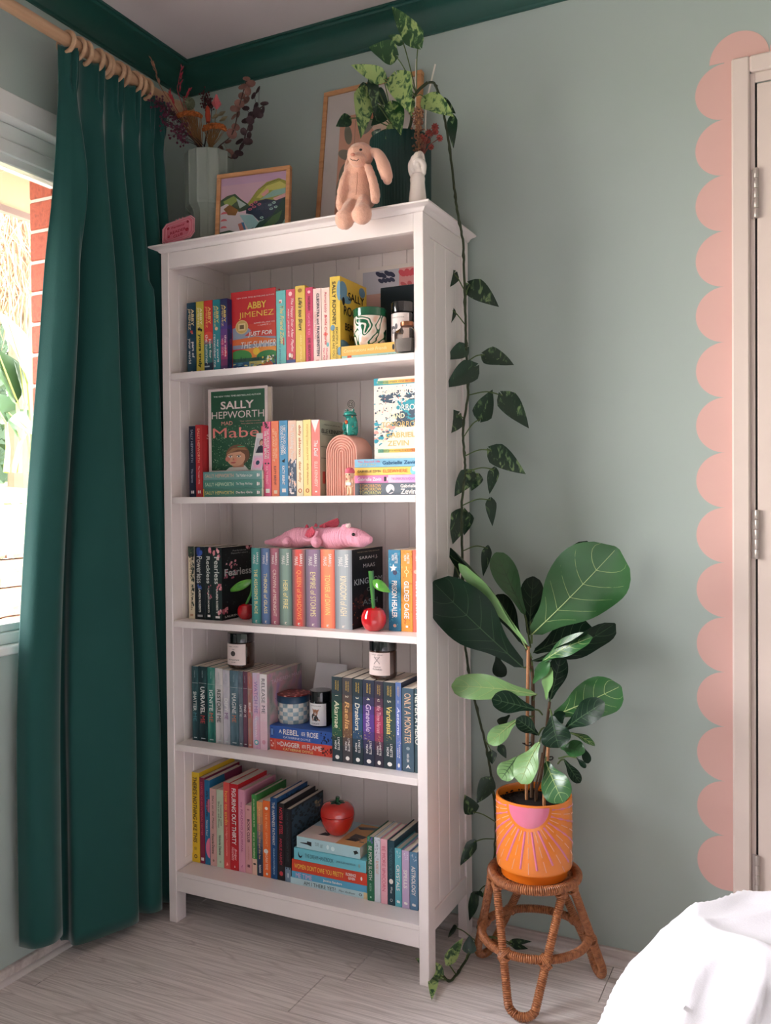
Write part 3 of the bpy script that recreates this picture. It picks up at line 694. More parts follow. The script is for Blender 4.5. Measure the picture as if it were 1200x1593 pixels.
stand(0, y, 459.8, 475.2, 444.4, 'golden yellow paperback with dark italic title, middle of the top shelf', (226, 186, 74), [("Life's too Short", .15, .57, .55, .4, (40, 36, 40), .015, .3), ('ABBY JIMENEZ', .62, .97, .55, .24, (250, 226, 150), .015, 0, 'author')], sdeco=lambda P: P.disc(.5, .06, .22, .025, (160, 110, 40)), D=.12)
stand(0, y, 475.7, 487.3, 447, 'raspberry pink paperback with thin spaced capitals, right of the golden one', (206, 50, 92), [('NORAH', .12, .30, .5, .36, (120, 20, 50), .02), ('GOES TO', .34, .62, .5, .3, (236, 140, 170), .01), ('DE SEAVOIR', .66, .96, .5, .36, (110, 20, 50), .02, 0, 'author')], sdeco=lambda P: P.disc(.5, .06, .2, .02, (240, 180, 190)))
stand(0, y, 487.6, 500.3, 448.5, 'pale blush paperback with bold black capitals on the top shelf', (240, 206, 200), [('CLEOPATRA and FRANKENSTEIN', .07, .90, .62, .34, (30, 34, 60), .035), ('COCO MELLORS', .31, .67, .28, .22, (220, 130, 130), .015, 0, 'author')], sdeco=lambda P: P.rect(.3, .7, .95, .98, (214, 120, 120)))
stand(0, y, 500.6, 513.4, 447.4, 'cream pink paperback with red handwritten title beside the tall yellow book', (240, 212, 200), [('Remarkably', .06, .34, .5, .4, (206, 70, 90), .015, .2), ('Bright Creatures', .36, .76, .5, .42, (210, 56, 70), .02, .2), ('Shelby', .80, .98, .62, .26, (220, 90, 120), .01, .2, 'author'), ('Van Pelt', .80, .98, .3, .22, (220, 90, 120), .01, .2, 'author')], sdeco=lambda P: (P.disc(.75, .76, .16, .03, (120, 180, 190)), P.disc(.5, .62, .3, .02, (240, 150, 130))))
SRc = (226, 190, 70); SRb = (110, 152, 176)
stand(0, y-.005, 513.8, 530, 430, 'tall yellow hardback with blue blots, its cover showing beside the green jar', SRc, [('SALLY ROONEY', .06, .57, .42, .34, BLK, .012, 0, 'author'), ('BEAUTIFUL WORLD', .60, .97, .66, .22, (60, 56, 40), .01), ('WHERE ARE YOU', .62, .95, .34, .2, (60, 56, 40), .01)], D=.155, hard=True,
      front=[('SALLY', .28, .88, .20, .095, BLK, .012), ('ROONEY', .12, 1.0, .385, .11, BLK, .012), ('BEAUTIFUL', .16, .95, .575, .085, BLK, .012), ('WORLD,', .3, .9, .70, .08, BLK, .012), ('WHERE', .3, .9, .81, .07, BLK, .012), ('ARE YOU', .25, .95, .92, .07, BLK, .012)],
      sdeco=lambda P: (P.disc(.95, .17, .28, .12, SRb), P.disc(.25, .60, .22, .035, SRb), P.disc(.9, .88, .22, .05, SRb)), fdeco=lambda P: (P.disc(.10, .15, .16, .1, SRb), P.disc(.2, .25, .2, .05, SRb), P.disc(.82, .09, .12, .06, SRb), P.disc(.12, .80, .2, .06, SRb), P.disc(.12, .28, .05, .05, BLK)))
zz = ZS[0]+.0002; z1 = PY(575, 551, -.30).z
lie(0, -.305, 531.5, 646, ZS[0], z1-ZS[0], 'pale aqua book lying flat under the orange one on the top shelf', (168, 206, 196), [('NORMAL PEOPLE', .5, .75, .5, .3, (90, 130, 120), .01), ('SALLY', .84, .93, .5, .3, WHT, .02)], D=.135, sdeco=lambda P: P.rect(0, 1, .08, .14, (216, 90, 60)))
lie(0, -.303, 531, 640, z1, PY(575, 535.5, -.30).z-z1, 'orange-yellow book lying flat under the green and white jar', (232, 176, 84), [('Conversations with Friends', .04, .66, .5, .34, (250, 230, 170), .012, .2), ('SALLY ROONEY', .80, .97, .5, .4, (250, 220, 140), .012, 0, 'author')], D=.135, sdeco=lambda P: P.disc(.5, .75, .3, .015, BLK))
ZJAR = PY(575, 535.5, -.30).z
# ------------------------------------------------------------------ second shelf
y = -.285
def pub(c, q=.93): return lambda P: (P.rect(.28, .46, q-.02, q+.02, c), P.rect(.54, .72, q-.02, q+.02, c), P.rect(.28, .72, q-.004, q+.004, c))
stand(1, y, 294.2, 304.3, 663, 'narrow navy paperback at the left end of the second shelf', (24, 32, 60), [('SALLY HEPWORTH', .05, .51, .5, .34, (190, 196, 214), .02, 0, 'author'), ('The Secret', .60, .80, .5, .26, (190, 196, 214), .01)], sdeco=pub(WHT))
stand(1, y, 304.5, 315, 661, 'red paperback beside the navy one on the second shelf', (190, 44, 50), [('SALLY HEPWORTH', .05, .52, .5, .34, (246, 180, 150), .02, 0, 'author'), ('The Younger Wife', .57, .82, .5, .26, (250, 220, 210), .01)], sdeco=pub(WHT), front=[('SA', .15, .7, .16, .07, (240, 190, 180)), ('H', .15, .5, .26, .07, (240, 190, 180)), ('Y', .2, .7, .42, .1, (230, 190, 150))])
za = ZS[1]; zb_ = PY(362, 760, -.292).z; zc_ = PY(362, 746.3, -.292).z; zd_ = PY(362, 733, -.292).z
SHs = lambda t, c: [('SALLY HEPWORTH', .04, .52, .5, .42, c, .03, 0, 'author'), (t, .56, .83, .5, .36, WHT, .02)]
shm = lambda P: (P.rect(.3, .7, .90, .925, WHT), P.rect(.35, .65, .93, .945, WHT))
lie(1, -.292, 315.6, 409, za, zb_-za, 'green book with yellow author name, bottom of the three stacked under the green cover', (70, 132, 116), SHs('Darling Girls', (236, 214, 130)), sdeco=lambda P: (shm(P), P.rect(0, 1, 0, .02, (214, 170, 70)), P.rect(0, 1, .98, 1, (230, 220, 200))))
lie(1, -.292, 315.6, 409, zb_, zc_-zb_, 'green book with pale author name, middle of the three stacked under the green cover', (66, 130, 118), SHs('The Things We Keep', (206, 226, 196)), sdeco=lambda P: (shm(P), P.rect(0, 1, .985, 1, (230, 220, 200))))
lie(1, -.292, 316, 409, zc_, zd_-zc_, 'grey-teal book with pink author name, top of the three under the green cover', (106, 152, 148), SHs('The Mother-in-Law', (226, 176, 150)), sdeco=lambda P: (shm(P), P.rect(0, 1, .985, 1, (230, 220, 200))))
def mabel(P):
    P.rect(.0, 1, .0, 1, (214, 196, 194)); P.rect(.05, .955, .03, .985, (22, 78, 52)); P.specks(420, [(130, 170, 130), (60, 120, 84), (190, 206, 170)], .06, .95, .45, .98, .004, .010, .7, 11, 4)
    sk, sk2, hr = (206, 150, 120), (176, 112, 84), (110, 70, 46)
    P.disc(.5, .805, .20, .125, hr, 20); P.poly([(.30, .985), (.36, .95), (.62, .93), (.68, .985)], (214, 206, 200)); P.rect(.42, .60, .9, .95, sk2)
    P.disc(.47, .835, .155, .105, sk, 20); P.disc(.33, .85, .04, .03, (190, 110, 96)); P.disc(.45, .86, .035, .024, (214, 130, 110))
    P.poly([(.30, .80), (.34, .735), (.52, .705), (.68, .75), (.70, .84), (.62, .80), (.55, .765), (.40, .775)], hr); P.poly([(.3, .79), (.42, .72), (.62, .72), (.66, .75), (.5, .74), (.36, .78)], (150, 104, 66))
    for ex in (.375, .52): P.disc(ex, .822, .032, .012, (236, 226, 218), 10); P.disc(ex, .822, .014, .011, (50, 40, 36), 10); P.poly([(ex-.04, .808), (ex+.04, .802), (ex+.04, .808), (ex-.04, .813)], (90, 56, 40))
    P.poly([(.425, .83), (.41, .866), (.45, .868)], sk2); P.disc(.425, .895, .045, .009, (170, 70, 66), 12); P.rect(.50, .62, .70, .71, (60, 160, 110))
Hm = PY(370, 603, -.262).z-zd_; xm = PY(324.5, 665, -.262).x; Dm = PY(416.8, 665, -.262).x-xm
book('tall dark green white-bordered hardback picturing a child, facing out on the second shelf', .026, Dm, Hm, (206, 194, 192), (xm, -.262+.026, zd_+.0003), (0, 0, -pi/2), [], [('THE NEW YORK TIMES BESTSELLING AUTHOR', .10, .90, .095, .018, WHT, .012), ('SALLY', .22, .78, .205, .095, (226, 206, 204), .05), ('HEPWORTH', .065, .945, .32, .085, (226, 206, 204), .05), ('MAD', .23, .42, .42, .045, (232, 150, 140), .0), ('They called it murder.', .54, .90, .405, .016, (220, 150, 140), .005), ('They called her a monster.', .56, .93, .435, .016, (220, 150, 140), .005), ('Mabel', .08, .93, .535, .12, (228, 130, 124), .05)], fdeco=mabel, hard=True, group=GR[1])
KB = lambda c: lambda P: P.rect(.3, .75, .92, .965, c)
stand(1, y, 409.3, 421.8, 656, 'hot pink paperback with two-line white title right of the stacked green books', (228, 84, 130), [('THE MURDER AFTER', .10, .50, .66, .28, WHT, .025), ('THE NIGHT BEFORE', .12, .50, .34, .28, WHT, .025), ('KATY BRENT', .60, .84, .5, .3, (246, 170, 190), .02, 0, 'author')], sdeco=lambda P: (P.specks(14, [(120, 30, 60), BLK], .1, .95, .0, .09, .05, .12, .18, 3), P.rect(.3, .8, .9, .955, WHT), P.disc(.3, .56, .1, .012, BLK), P.disc(.7, .56, .1, .012, BLK)))
stand(1, y, 422.3, 434.2, 655, 'bright orange paperback between the hot pink and blue ones', (240, 118, 74), [('HOW TO KILL MEN AND', .14, .50, .66, .28, (250, 210, 170), .025), ('GET AWAY WITH IT', .10, .54, .34, .28, (250, 210, 170), .025), ('KATY BRENT', .60, .85, .5, .3, (110, 40, 40), .02, 0, 'author')], sdeco=KB((250, 220, 190)))
stand(1, y, 434.6, 448, 654, 'sky blue paperback with white title, right of the bright orange one', (60, 142, 190), [("I BET YOU'D LOOK", .07, .45, .66, .28, WHT, .025), ('GOOD IN A COFFIN', .07, .45, .34, .28, WHT, .025), ('KATY BRENT', .60, .85, .5, .3, WHT, .02, 0, 'author')], sdeco=lambda P: (P.rect(.3, .75, .90, .95, WHT), P.poly([(.3, .54), (.7, .5), (.6, .56), (.4, .52)], BLK)))
stand(1, y, 448.4, 461.3, 654, 'peach paperback with a dark painted lower half, right of the sky blue one', (236, 196, 172), [('The Wedding People', .05, .56, .5, .5, WHT, .012, .2), ('ALISON ESPACH', .62, .9, .5, .22, WHT, .01, 0, 'author')], sdeco=lambda P: (P.poly([(0, .56), (.3, .5), (.6, .55), (1, .5), (1, 1), (0, 1)], (62, 80, 104)), P.specks(26, [(220, 214, 220), (150, 160, 176), (236, 196, 172)], .05, .95, .54, .95, .04, .16, .25, 6, 4), P.rect(.3, .7, .95, .975, WHT)))
stand(1, y, 461.6, 471.8, 654.4, 'cream paperback with orange-brown lettering on the second shelf', (244, 228, 192), [('dolly alderton', .06, .48, .5, .5, (200, 110, 60), .03, 0, 'author'), ('dear dolly', .54, .82, .5, .5, (204, 130, 60), .03)], sdeco=lambda P: (P.disc(.5, .93, .3, .03, (196, 110, 60)), P.disc(.5, .93, .14, .018, (244, 228, 192))))
stand(1, y, 472.1, 484.2, 653, 'soft yellow paperback with small orange title on the second shelf', (242, 218, 138), [('everything I know about love', .06, .53, .55, .3, (204, 140, 40), .012), ('dolly alderton', .57, .85, .55, .3, (204, 120, 50), .012, 0, 'author')], sdeco=lambda P: (P.disc(.5, .93, .24, .03, (196, 110, 60)), P.disc(.5, .93, .1, .018, (242, 218, 138))))
stand(1, y, 484.8, 498.2, 653, 'coral pink paperback with grey-green cover showing, left of the pink arch', (232, 122, 112), [('The Deal', .27, .48, .55, .45, WHT, .012, .2), ('ELLE KENNEDY', .55, .88, .55, .36, (250, 214, 200), .012, 0, 'author')], D=.13,
      sdeco=lambda P: (P.poly([(0, 0), (.9, 0), (.45, .17)], (246, 230, 226)), P.rect(.4, .65, .935, .955, WHT)),
      front=[('A Splinter and addictive tale', .15, .85, .06, .02, BLK, .005), ('ELLE KENNEDY', .06, .98, .145, .055, BLK, .02)], fdeco=lambda P: (P.rect(0, 1, 0, 1, (172, 176, 156)), P.rect(.1, .98, .19, .195, BLK), P.disc(.55, .3, .12, .07, BLK), P.rect(.05, .3, .35, .356, BLK), P.rect(.05, .5, .5, .506, BLK), P.rect(.1, .22, .68, .84, (190, 90, 80))))
zs = [ZS[1]]+[PY(595, v, -.30).z for v in (751.3, 739, 726.6, 713.6)]
lie(1, -.302, 552, 648, zs[0], zs[1]-zs[0], 'charcoal grey book at the bottom of the right-hand stack on the second shelf', (92, 100, 112), [('TOMORROW', .08, .44, .78, .26, (240, 180, 110), .02), ('TOMORROW', .08, .44, .5, .26, (240, 200, 120), .02), ('TOMORROW', .08, .44, .2, .26, (220, 214, 140), .02), ('Gabrielle', .75, 1.0, .74, .28, WHT, .025, 0, 'author'), ('Zevin', .75, .99, .30, .44, WHT, .04, 0, 'author')], D=.14, sdeco=lambda P: (P.disc(.5, .58, .4, .07, (220, 216, 220)), P.poly([(.1, .54), (.5, .6), (.3, .64)], (92, 100, 112))))
lie(1, -.300, 552, 648, zs[1], zs[2]-zs[1], 'pink and lilac book, second from bottom of the right-hand stack', (222, 130, 180), [('Gabrielle Zevin', .05, .44, .5, .46, (250, 240, 250), .02, 0, 'author'), ('THE AMERICAN SHADOWS', .60, .98, .5, .36, (170, 110, 170), .012)], sdeco=lambda P: (P.grad(0, 1, .55, 1, [(240, 196, 214), (206, 160, 216)], 4, False), P.rect(.2, .8, .48, .52, BLK), P.rect(.3, .7, .53, .545, WHT)))
lie(1, -.300, 552, 648, zs[2], zs[3]-zs[2], 'yellow book with red title, third from bottom of the right-hand stack', (244, 198, 96), [('GABRIELLE ZEVIN', .05, .43, .5, .3, (80, 60, 50), .015, 0, 'author'), ('ELSEWHERE', .47, .86, .5, .42, (210, 84, 50), .03)], sdeco=lambda P: (P.disc(.5, .96, .6, .06, (120, 190, 200)), P.disc(.7, .97, .3, .04, WHT)))
lie(1, -.302, 552, 648, zs[3], zs[4]-zs[3], 'light blue book on top of the right-hand stack, under the facing white cover', (122, 178, 206), [('The Storied Life', .05, .42, .70, .28, (210, 110, 140), .015), ('of A.J. Fikry', .08, .36, .3, .26, (190, 190, 150), .015), ('Gabrielle Zevin', .46, 1.0, .5, .46, (40, 90, 130), .02, 0, 'author')])
def tmw(P):
    P.rect(0, 1, 0, 1, (244, 226, 212)); P.rect(0, 1, .0, .09, (40, 150, 170))
    P.poly([(.1, .0), (1, 0), (1, .05), (.2, .05), (.06, .06)], (244, 220, 206))
    sp_ = [(50, 66, 84), (40, 150, 170), (60, 80, 100), (226, 160, 150), (240, 220, 190)]
    P.specks(40, [(60, 78, 96)], .15, .9, .17, .3, .02, .12, .25, 3, 7); P.specks(40, [(46, 150, 166)], .55, 1, .30, .55, .04, .16, .4, 4, 6); P.specks(46, [(60, 78, 96)], .45, .9, .42, .6, .02, .1, .3, 5, 7)
    P.specks(60, sp_, 0, .4, .55, .85, .01, .08, .4, 7, 6); P.specks(200, sp_, 0, 1, .1, .9, .006, .02, .7, 8, 5)
    P.poly([(.1, .84), (.5, .66), (1, .76), (1, .9), (.1, .9)], (244, 222, 204))
    for q in (.055, .90): P.grad(.08, 1, q-.022, q+.022, [(60, 150, 140), (230, 200, 90), (238, 160, 70), (216, 90, 60)], 8)
gold = (204, 176, 110)
Ht = PY(600, 588, -.272).z-zs[4]; xt = PY(582.3, 650, -.272).x
book('white hardback with splashes and gold lettering facing out above the right-hand stack', .034, min(.14, XJ-.001-xt), Ht, (246, 232, 220), (xt, -.272+.034, zs[4]+.0003), (0, 0, -pi/2), [], [('THE NUMBER ONE BESTSELLER', .12, .98, .055, .018, (60, 70, 90), .01), ('TOMORROW', .12, 1.0, .18, .07, (250, 246, 236), .04), ('AND', .38, .66, .28, .06, (250, 246, 236), .04), ('TOMORROW', .14, 1.0, .375, .07, (246, 240, 230), .04), ('AND', .38, .64, .475, .06, (238, 226, 190), .04), ('TOMORROW', .16, 1.0, .58, .07, gold, .04), ('GABRIELLE', .24, 1.0, .71, .065, gold, .03), ('ZEVIN', .28, .72, .81, .065, gold, .03), ('A BEST OF A NOVEL FOR TOMORROW', .12, .98, .90, .018, (80, 70, 60), .01)], fdeco=tmw, hard=True, group=GR[1], page=mat((236, 224, 220), .8))
# ------------------------------------------------------------------ middle shelf
y = -.281
LR = lambda t, c=(214, 214, 206): [(t, .13, .50, .5, .52, c, .01), ('LAUREN ROBERTS', .57, .90, .5, .2, (230, 226, 216), .02, 0, 'author')]
petal = [(214, 130, 140), (236, 170, 176), (190, 90, 110)]
stand(2, y, 293.4, 302.8, 850, 'cream paperback with dark floral spine, leftmost on the middle shelf', (222, 208, 180), [('Powerful', .14, .45, .5, .45, (120, 96, 70), .01), ('LAUREN ROBERTS', .52, .88, .5, .2, (110, 90, 70), .02, 0, 'author')], sdeco=lambda P: (P.specks(60, [(26, 40, 40), (50, 70, 56), (30, 36, 50)], 0, 1, 0, .14, .05, .3, .2, 3), P.specks(50, [(40, 56, 50), (70, 84, 70)], .55, 1.0, .1, .85, .04, .16, .2, 4), P.rect(.25, .75, .93, .96, (190, 150, 120))))
stand(2, y, 303.1, 319, 850.8, 'near-black paperback with a blue flower, second on the middle shelf', (18, 30, 38), LR('Powerless'), sdeco=lambda P: (P.specks(12, [(40, 66, 150), (60, 90, 180)], .3, .7, .03, .11, .06, .16, .3, 5, 6), P.specks(8, [(60, 90, 160)], .3, .7, .53, .57, .05, .12, .25, 8), P.rect(.25, .75, .935, .965, (150, 150, 150))))
stand(2, y, 319.3, 330.2, 851, 'dark green-black paperback with pink petals, third on the middle shelf', (16, 34, 36), LR('Reckless'), sdeco=lambda P: (P.specks(6, petal, .6, .9, .02, .07, .08, .2, .25, 6), P.specks(7, petal, .3, .95, .5, .8, .04, .1, .25, 7), P.rect(.3, .7, .93, .96, WHT)))
def fearl(P):
    P.rect(0, 1, 0, 1, (10, 16, 20)); P.specks(22, petal, .05, .5, .18, .45, .02, .05, .5, 3); P.specks(60, [(60, 66, 70), (90, 90, 92), (40, 60, 56)], .1, .95, .1, .85, .006, .022, .5, 4, 4); P.specks(12, petal, .0, .2, .84, .9, .02, .06, .6, 9); P.specks(8, petal, .8, .98, .0, .05, .02, .05, .6, 5)
stand(2, y, 330.5, 345.4, 852, 'dark paperback with pink petals and its black cover showing, fourth on the middle shelf', (18, 40, 40), LR('Fearless'), D=.152, front=[('Fearful threat', .35, .8, .055, .02, (180, 180, 176), .005), ('Powerful return', .3, .85, .09, .02, (180, 180, 176), .005), ('Fearless', .08, .97, .35, .10, (200, 200, 196), .015), ('LAUREN ROBERTS', .08, 1.0, .955, .03, WHT, .012)], fdeco=fearl, sdeco=lambda P: (P.specks(9, petal, .1, .9, .02, .14, .06, .2, .25, 6), P.specks(10, petal, .5, 1.0, .5, .6, .05, .16, .25, 7), P.specks(8, petal, .6, 1, .84, .9, .06, .16, .25, 8), P.rect(.3, .75, .94, .97, WHT)))
y = -.288
def maas(u0, u1, vt, lab, edge, mid, title, ink, t0, t1, **k):
    def g(P): P.grad(0, 1, 0, 1, [edge, mid, mid, edge], 9); P.poly([(.4, .955), (.6, .955), (.45, .975), (.62, .985), (.4, .985)], (230, 220, 210))
    return stand(2, y, u0, u1, vt, lab, edge, [('SARAH J.', .055, .22, .67, .26, WHT, .02, 0, 'author'), ('MAAS', .095, .205, .34, .26, WHT, .02, 0, 'author'), (title, t0, t1, .5, .38, ink, .012)], D=k.pop('D', .13), sdeco=g, hard=k.pop('hard', False), **k)
cr_ = (236, 220, 160)
maas(391.6, 405.8, 852.5, 'teal fantasy paperback, first of the eight glowing spines on the middle shelf', (46, 112, 112), (76, 156, 150), "THE ASSASSIN'S BLADE", cr_, .28, .87)
maas(406.5, 420.4, 853, 'steel blue fantasy paperback, second of the eight glowing spines', (66, 84, 122), (96, 124, 172), 'THRONE of GLASS', cr_, .33, .86)
maas(420.8, 434.7, 853, 'dusty rose fantasy paperback, third of the eight glowing spines', (120, 70, 84), (176, 100, 118), 'CROWN of MIDNIGHT', (236, 214, 200), .28, .89)
maas(435.1, 454.2, 853.5, 'sage grey-green fantasy paperback, fourth of the eight glowing spines', (76, 96, 92), (136, 160, 148), 'HEIR of FIRE', cr_, .41, .78)
maas(454.8, 475.6, 855, 'grey paperback with a glowing red centre, fifth of the eight glowing spines', (96, 84, 90), (226, 82, 72), 'QUEEN of SHADOWS', (250, 170, 100), .27, .91)
maas(476.1, 498.6, 855, 'mauve fantasy paperback, sixth of the eight glowing spines', (98, 86, 104), (152, 118, 148), 'EMPIRE of STORMS', cr_, .29, .86)
maas(499.1, 521, 855, 'bright coral orange fantasy paperback, seventh of the eight glowing spines', (222, 96, 76), (248, 146, 104), 'TOWER of DAWN', (252, 220, 140), .32, .83)
def kingd(P): P.rect(0, 1, 0, 1, (14, 18, 24)); P.specks(30, [(60, 30, 34), (90, 50, 44), (40, 24, 30)], 0, .5, .55, .98, .03, .1, .5, 3); P.specks(20, [(180, 90, 60), (210, 130, 80)], .0, .35, .66, .95, .008, .022, .5, 6)
maas(521.4, 548, 855.6, 'thick silver grey fantasy paperback with black cover showing, eighth of the glowing spines', (116, 120, 128), (176, 180, 184), 'KINGDOM of ASH', (244, 226, 190), .33, .83, D=.186, front=[('THE NEW YORK TIMES BESTSELLER', .15, .88, .04, .014, (200, 180, 150), .005), ('SARAH J.', .22, .82, .12, .05, WHT, .01), ('MAAS', .34, .72, .22, .05, WHT, .01), ('KINGDOM', .06, .96, .415, .075, (210, 216, 216), .005), ('OF', .45, .65, .53, .05, (170, 176, 176), .005), ('ASH', .3, .8, .69, .07, (170, 176, 176), .005)], fdeco=kingd)
y = -.262
LN = lambda t: [('LYNETTE', .04, .165, .66, .22, WHT, .015, 0, 'author'), ('NONI', .06, .13, .4, .22, WHT, .015, 0, 'author'), (t, .38, .84, .5, .44, WHT, .02)]
def star(P, p, q, r, c): P.poly([(p+(r if i % 2 == 0 else r*.4)*sin(i*pi/5), q-(r if i % 2 == 0 else r*.4)*cos(i*pi/5)*.16) for i in range(10)], c)
stand(2, y, 604.6, 623.6, 855.6, 'blue paperback with a white star, right of the second cherry ornament', (42, 120, 158), LN('PRISON HEALER'), sdeco=lambda P: (P.specks(40, [(60, 150, 180), (30, 100, 140), (90, 170, 190)], 0, 1, 0, 1, .03, .09, .2, 3), star(P, .42, .225, .34, (244, 240, 230)), P.disc(.55, .28, .18, .03, (50, 50, 80)), P.disc(.5, .935, .14, .02, (230, 180, 160))))
stand(2, y, 624, 641.8, 856, 'ochre paperback with white title between the blue and salmon ones', (214, 146, 56), LN('GILDED CAGE'), sdeco=lambda P: (P.specks(46, [(190, 120, 40), (226, 166, 80), (200, 110, 50)], 0, 1, 0, 1, .03, .1, .2, 4), P.rect(.47, .53, .2, .33, (240, 220, 170)), P.disc(.5, .265, .2, .025, (240, 214, 160)), P.disc(.5, .265, .14, .018, (214, 146, 56)), P.rect(.4, .6, .925, .95, WHT)))
stand(2, y, 642.2, 660, 856, 'salmon red paperback at the right end of the middle shelf', (224, 104, 88), LN('BLOOD TRAITOR'), sdeco=lambda P: P.disc(.3, .265, .2, .025, (240, 170, 150)))
# ------------------------------------------------------------------ fourth shelf
y = -.275
def sm_mat(a, b, c): return ramp_mat([(.3, a), (.5, b), (.72, c)], .42, (30, 30, 14), 'noise', detail=3, dist=.5)
def sme(u0, u1, vt, lab, cols, w1, c1, c2, a0=.35, am=.62, a1=.78, D=.135, **k):
    sp_ = [('TAHEREH MAFI', .05, .15, .5, .16, (150, 170, 172), .005, 0, 'author'), (w1, a0, am, .5, .5, c1, .02), ('ME', am+.025, a1, .5, .5, c2, .02)]
    return stand(3, y, u0, u1, vt, lab, sm_mat(*cols), sp_, D=D, sdeco=lambda P: (P.rect(.05, .95, .222, .226, (190, 196, 196)), P.rect(.25, .75, .955, .968, (190, 200, 200))), **k)
sme(298.9, 308.8, 1036.7, 'dark teal paperback, leftmost on the fourth shelf', ((16, 44, 52), (30, 70, 76), (60, 110, 112)), 'SHATTER', (220, 224, 220), (80, 140, 150), .34, .60, .74)
sme(309.2, 322.5, 1037, 'blackish teal paperback with red second word, second on the fourth shelf', ((10, 34, 40), (20, 50, 56), (50, 90, 90)), 'UNRAVEL', (226, 226, 222), (196, 70, 70), .27, .63, .76)
sme(323, 334.8, 1038.5, 'bright teal green paperback, third on the fourth shelf', ((26, 84, 84), (50, 124, 112), (130, 170, 160)), 'IGNITE', (220, 230, 226), (214, 110, 90), .30, .58, .73)
sme(335.2, 347, 1040, 'pale cloudy grey paperback with dark title, fourth on the fourth shelf', ((160, 156, 160), (206, 200, 200), (236, 228, 224)), 'RESTORE', (70, 76, 70), (30, 40, 40), .28, .60, .72)
sme(347.3, 357.6, 1042.5, 'pale lilac grey paperback with purple last word, fifth on the fourth shelf', ((150, 150, 164), (196, 190, 200), (220, 214, 216)), 'DEFY', (236, 232, 230), (110, 50, 120), .38, .55, .66)
sme(358, 371, 1043.5, 'slate blue paperback with white and copper title, sixth on the fourth shelf', ((50, 80, 92), (84, 112, 124), (120, 146, 160)), 'IMAGINE', (236, 236, 232), (206, 120, 84), .30, .57, .69)
sme(371.3, 378, 1044.4, 'thin slate grey novella, seventh on the fourth shelf', ((60, 70, 84), (96, 106, 120), (140, 146, 156)), 'UNITE', (220, 224, 226), (220, 224, 226), .44, .54, .60)
sme(378.3, 385.2, 1045, 'thin plum novella, eighth on the fourth shelf', ((70, 40, 60), (104, 64, 84), (130, 90, 104)), 'FIND', (236, 226, 226), (236, 226, 226), .44, .54, .60)
sme(385.5, 392.6, 1046, 'thin red and pale green novella, ninth on the fourth shelf', ((196, 84, 76), (176, 120, 110), (150, 180, 168)), 'BELIEVE', (240, 230, 226), (210, 70, 66), .40, .53, .61)
wm_ = ramp_mat([(.25, (190, 150, 190)), (.45, (226, 176, 200)), (.6, (206, 196, 216)), (.8, (236, 196, 170))], .4, (30, 30, 16), 'noise', detail=3, dist=.6)
stand(3, y, 393, 404.2, 1047, 'pastel pink and lilac paperback, tenth on the fourth shelf', wm_, [('WATCH ME', .11, .53, .5, .5, (150, 120, 180), .015), ('TAHEREH MAFI', .56, .84, .5, .3, (246, 236, 240), .012, 0, 'author')], sdeco=lambda P: (P.disc(.5, .915, .3, .035, (80, 180, 190)), P.disc(.5, .915, .18, .02, WHT)))
rel = ramp_mat([(.25, (96, 110, 104)), (.42, (160, 160, 156)), (.56, (206, 160, 170)), (.7, (180, 150, 190)), (.85, (120, 150, 140))], .4, (16, 16, 10), 'noise', detail=3, dist=.8)
stand(3, y, 404.5, 415.9, 1049, 'white-spined paperback with swirly pastel cover showing, left of the blue stacked book', rel, [('RELEASE ME', .06, .52, .5, .46, (70, 70, 84), .012), ('TAHEREH MAFI', .57, .85, .5, .28, (226, 190, 200), .012, 0, 'author')], D=.188, sdeco=lambda P: (P.grad(0, 1, 0, 1, [(242, 236, 236), (240, 226, 230), (236, 200, 210), (226, 190, 206)], 8, False), P.disc(.5, .90, .25, .03, (214, 150, 170))), front=[('TAHEREH MAFI', .1, .95, .12, .05, (226, 196, 214), .01)], fdeco=lambda P: P.specks(16, [(60, 70, 66), (80, 90, 84)], .2, .8, .3, .75, .008, .02, .5, 5))
zr0 = ZS[3]; zr1 = PY(430, 1150, -.268).z; zr2 = PY(430, 1130, -.268).z
lie(3, -.262, 416.8, 518, zr0, zr1-zr0, 'vermilion red book lying under the blue one on the fourth shelf', (222, 76, 60), [('THE', .14, .19, .62, .24, WHT, .02), ('DAGGER', .20, .50, .62, .42, WHT, .03), ('AND THE', .53, .59, .62, .3, WHT, .02), ('FLAME', .61, .83, .62, .42, WHT, .03), ('CATHERINE DOYLE', .24, .70, .2, .22, (250, 214, 150), .02, 0, 'author')], D=.15, sdeco=lambda P: (P.specks(24, [(50, 20, 24), (90, 30, 30)], .1, .9, .82, .99, .03, .14, .12, 3), P.specks(8, [(250, 200, 190)], .2, .8, .03, .10, .06, .12, .12, 5), P.rect(.1, .9, .108, .112, (250, 190, 170))))
lie(3, -.262, 417.2, 518, zr1, zr2-zr1, 'cobalt blue book lying flat under the checked jar', (52, 92, 172), [('A', .185, .205, .62, .3, WHT, .02), ('REBEL', .24, .48, .62, .42, WHT, .03), ('AND THE', .52, .58, .62, .3, WHT, .02), ('ROSE', .61, .78, .62, .42, WHT, .03), ('CATHERINE DOYLE', .24, .66, .2, .16, (220, 220, 240), .01, 0, 'author')], D=.15, sdeco=lambda P: (P.specks(22, [(16, 30, 70), (14, 20, 50)], .1, .9, .82, .99, .03, .14, .12, 4), P.disc(.5, .06, .32, .035, (30, 50, 110)), P.rect(.25, .75, .04, .08, (110, 150, 210))))
ZJ4 = zr2
y = -.287
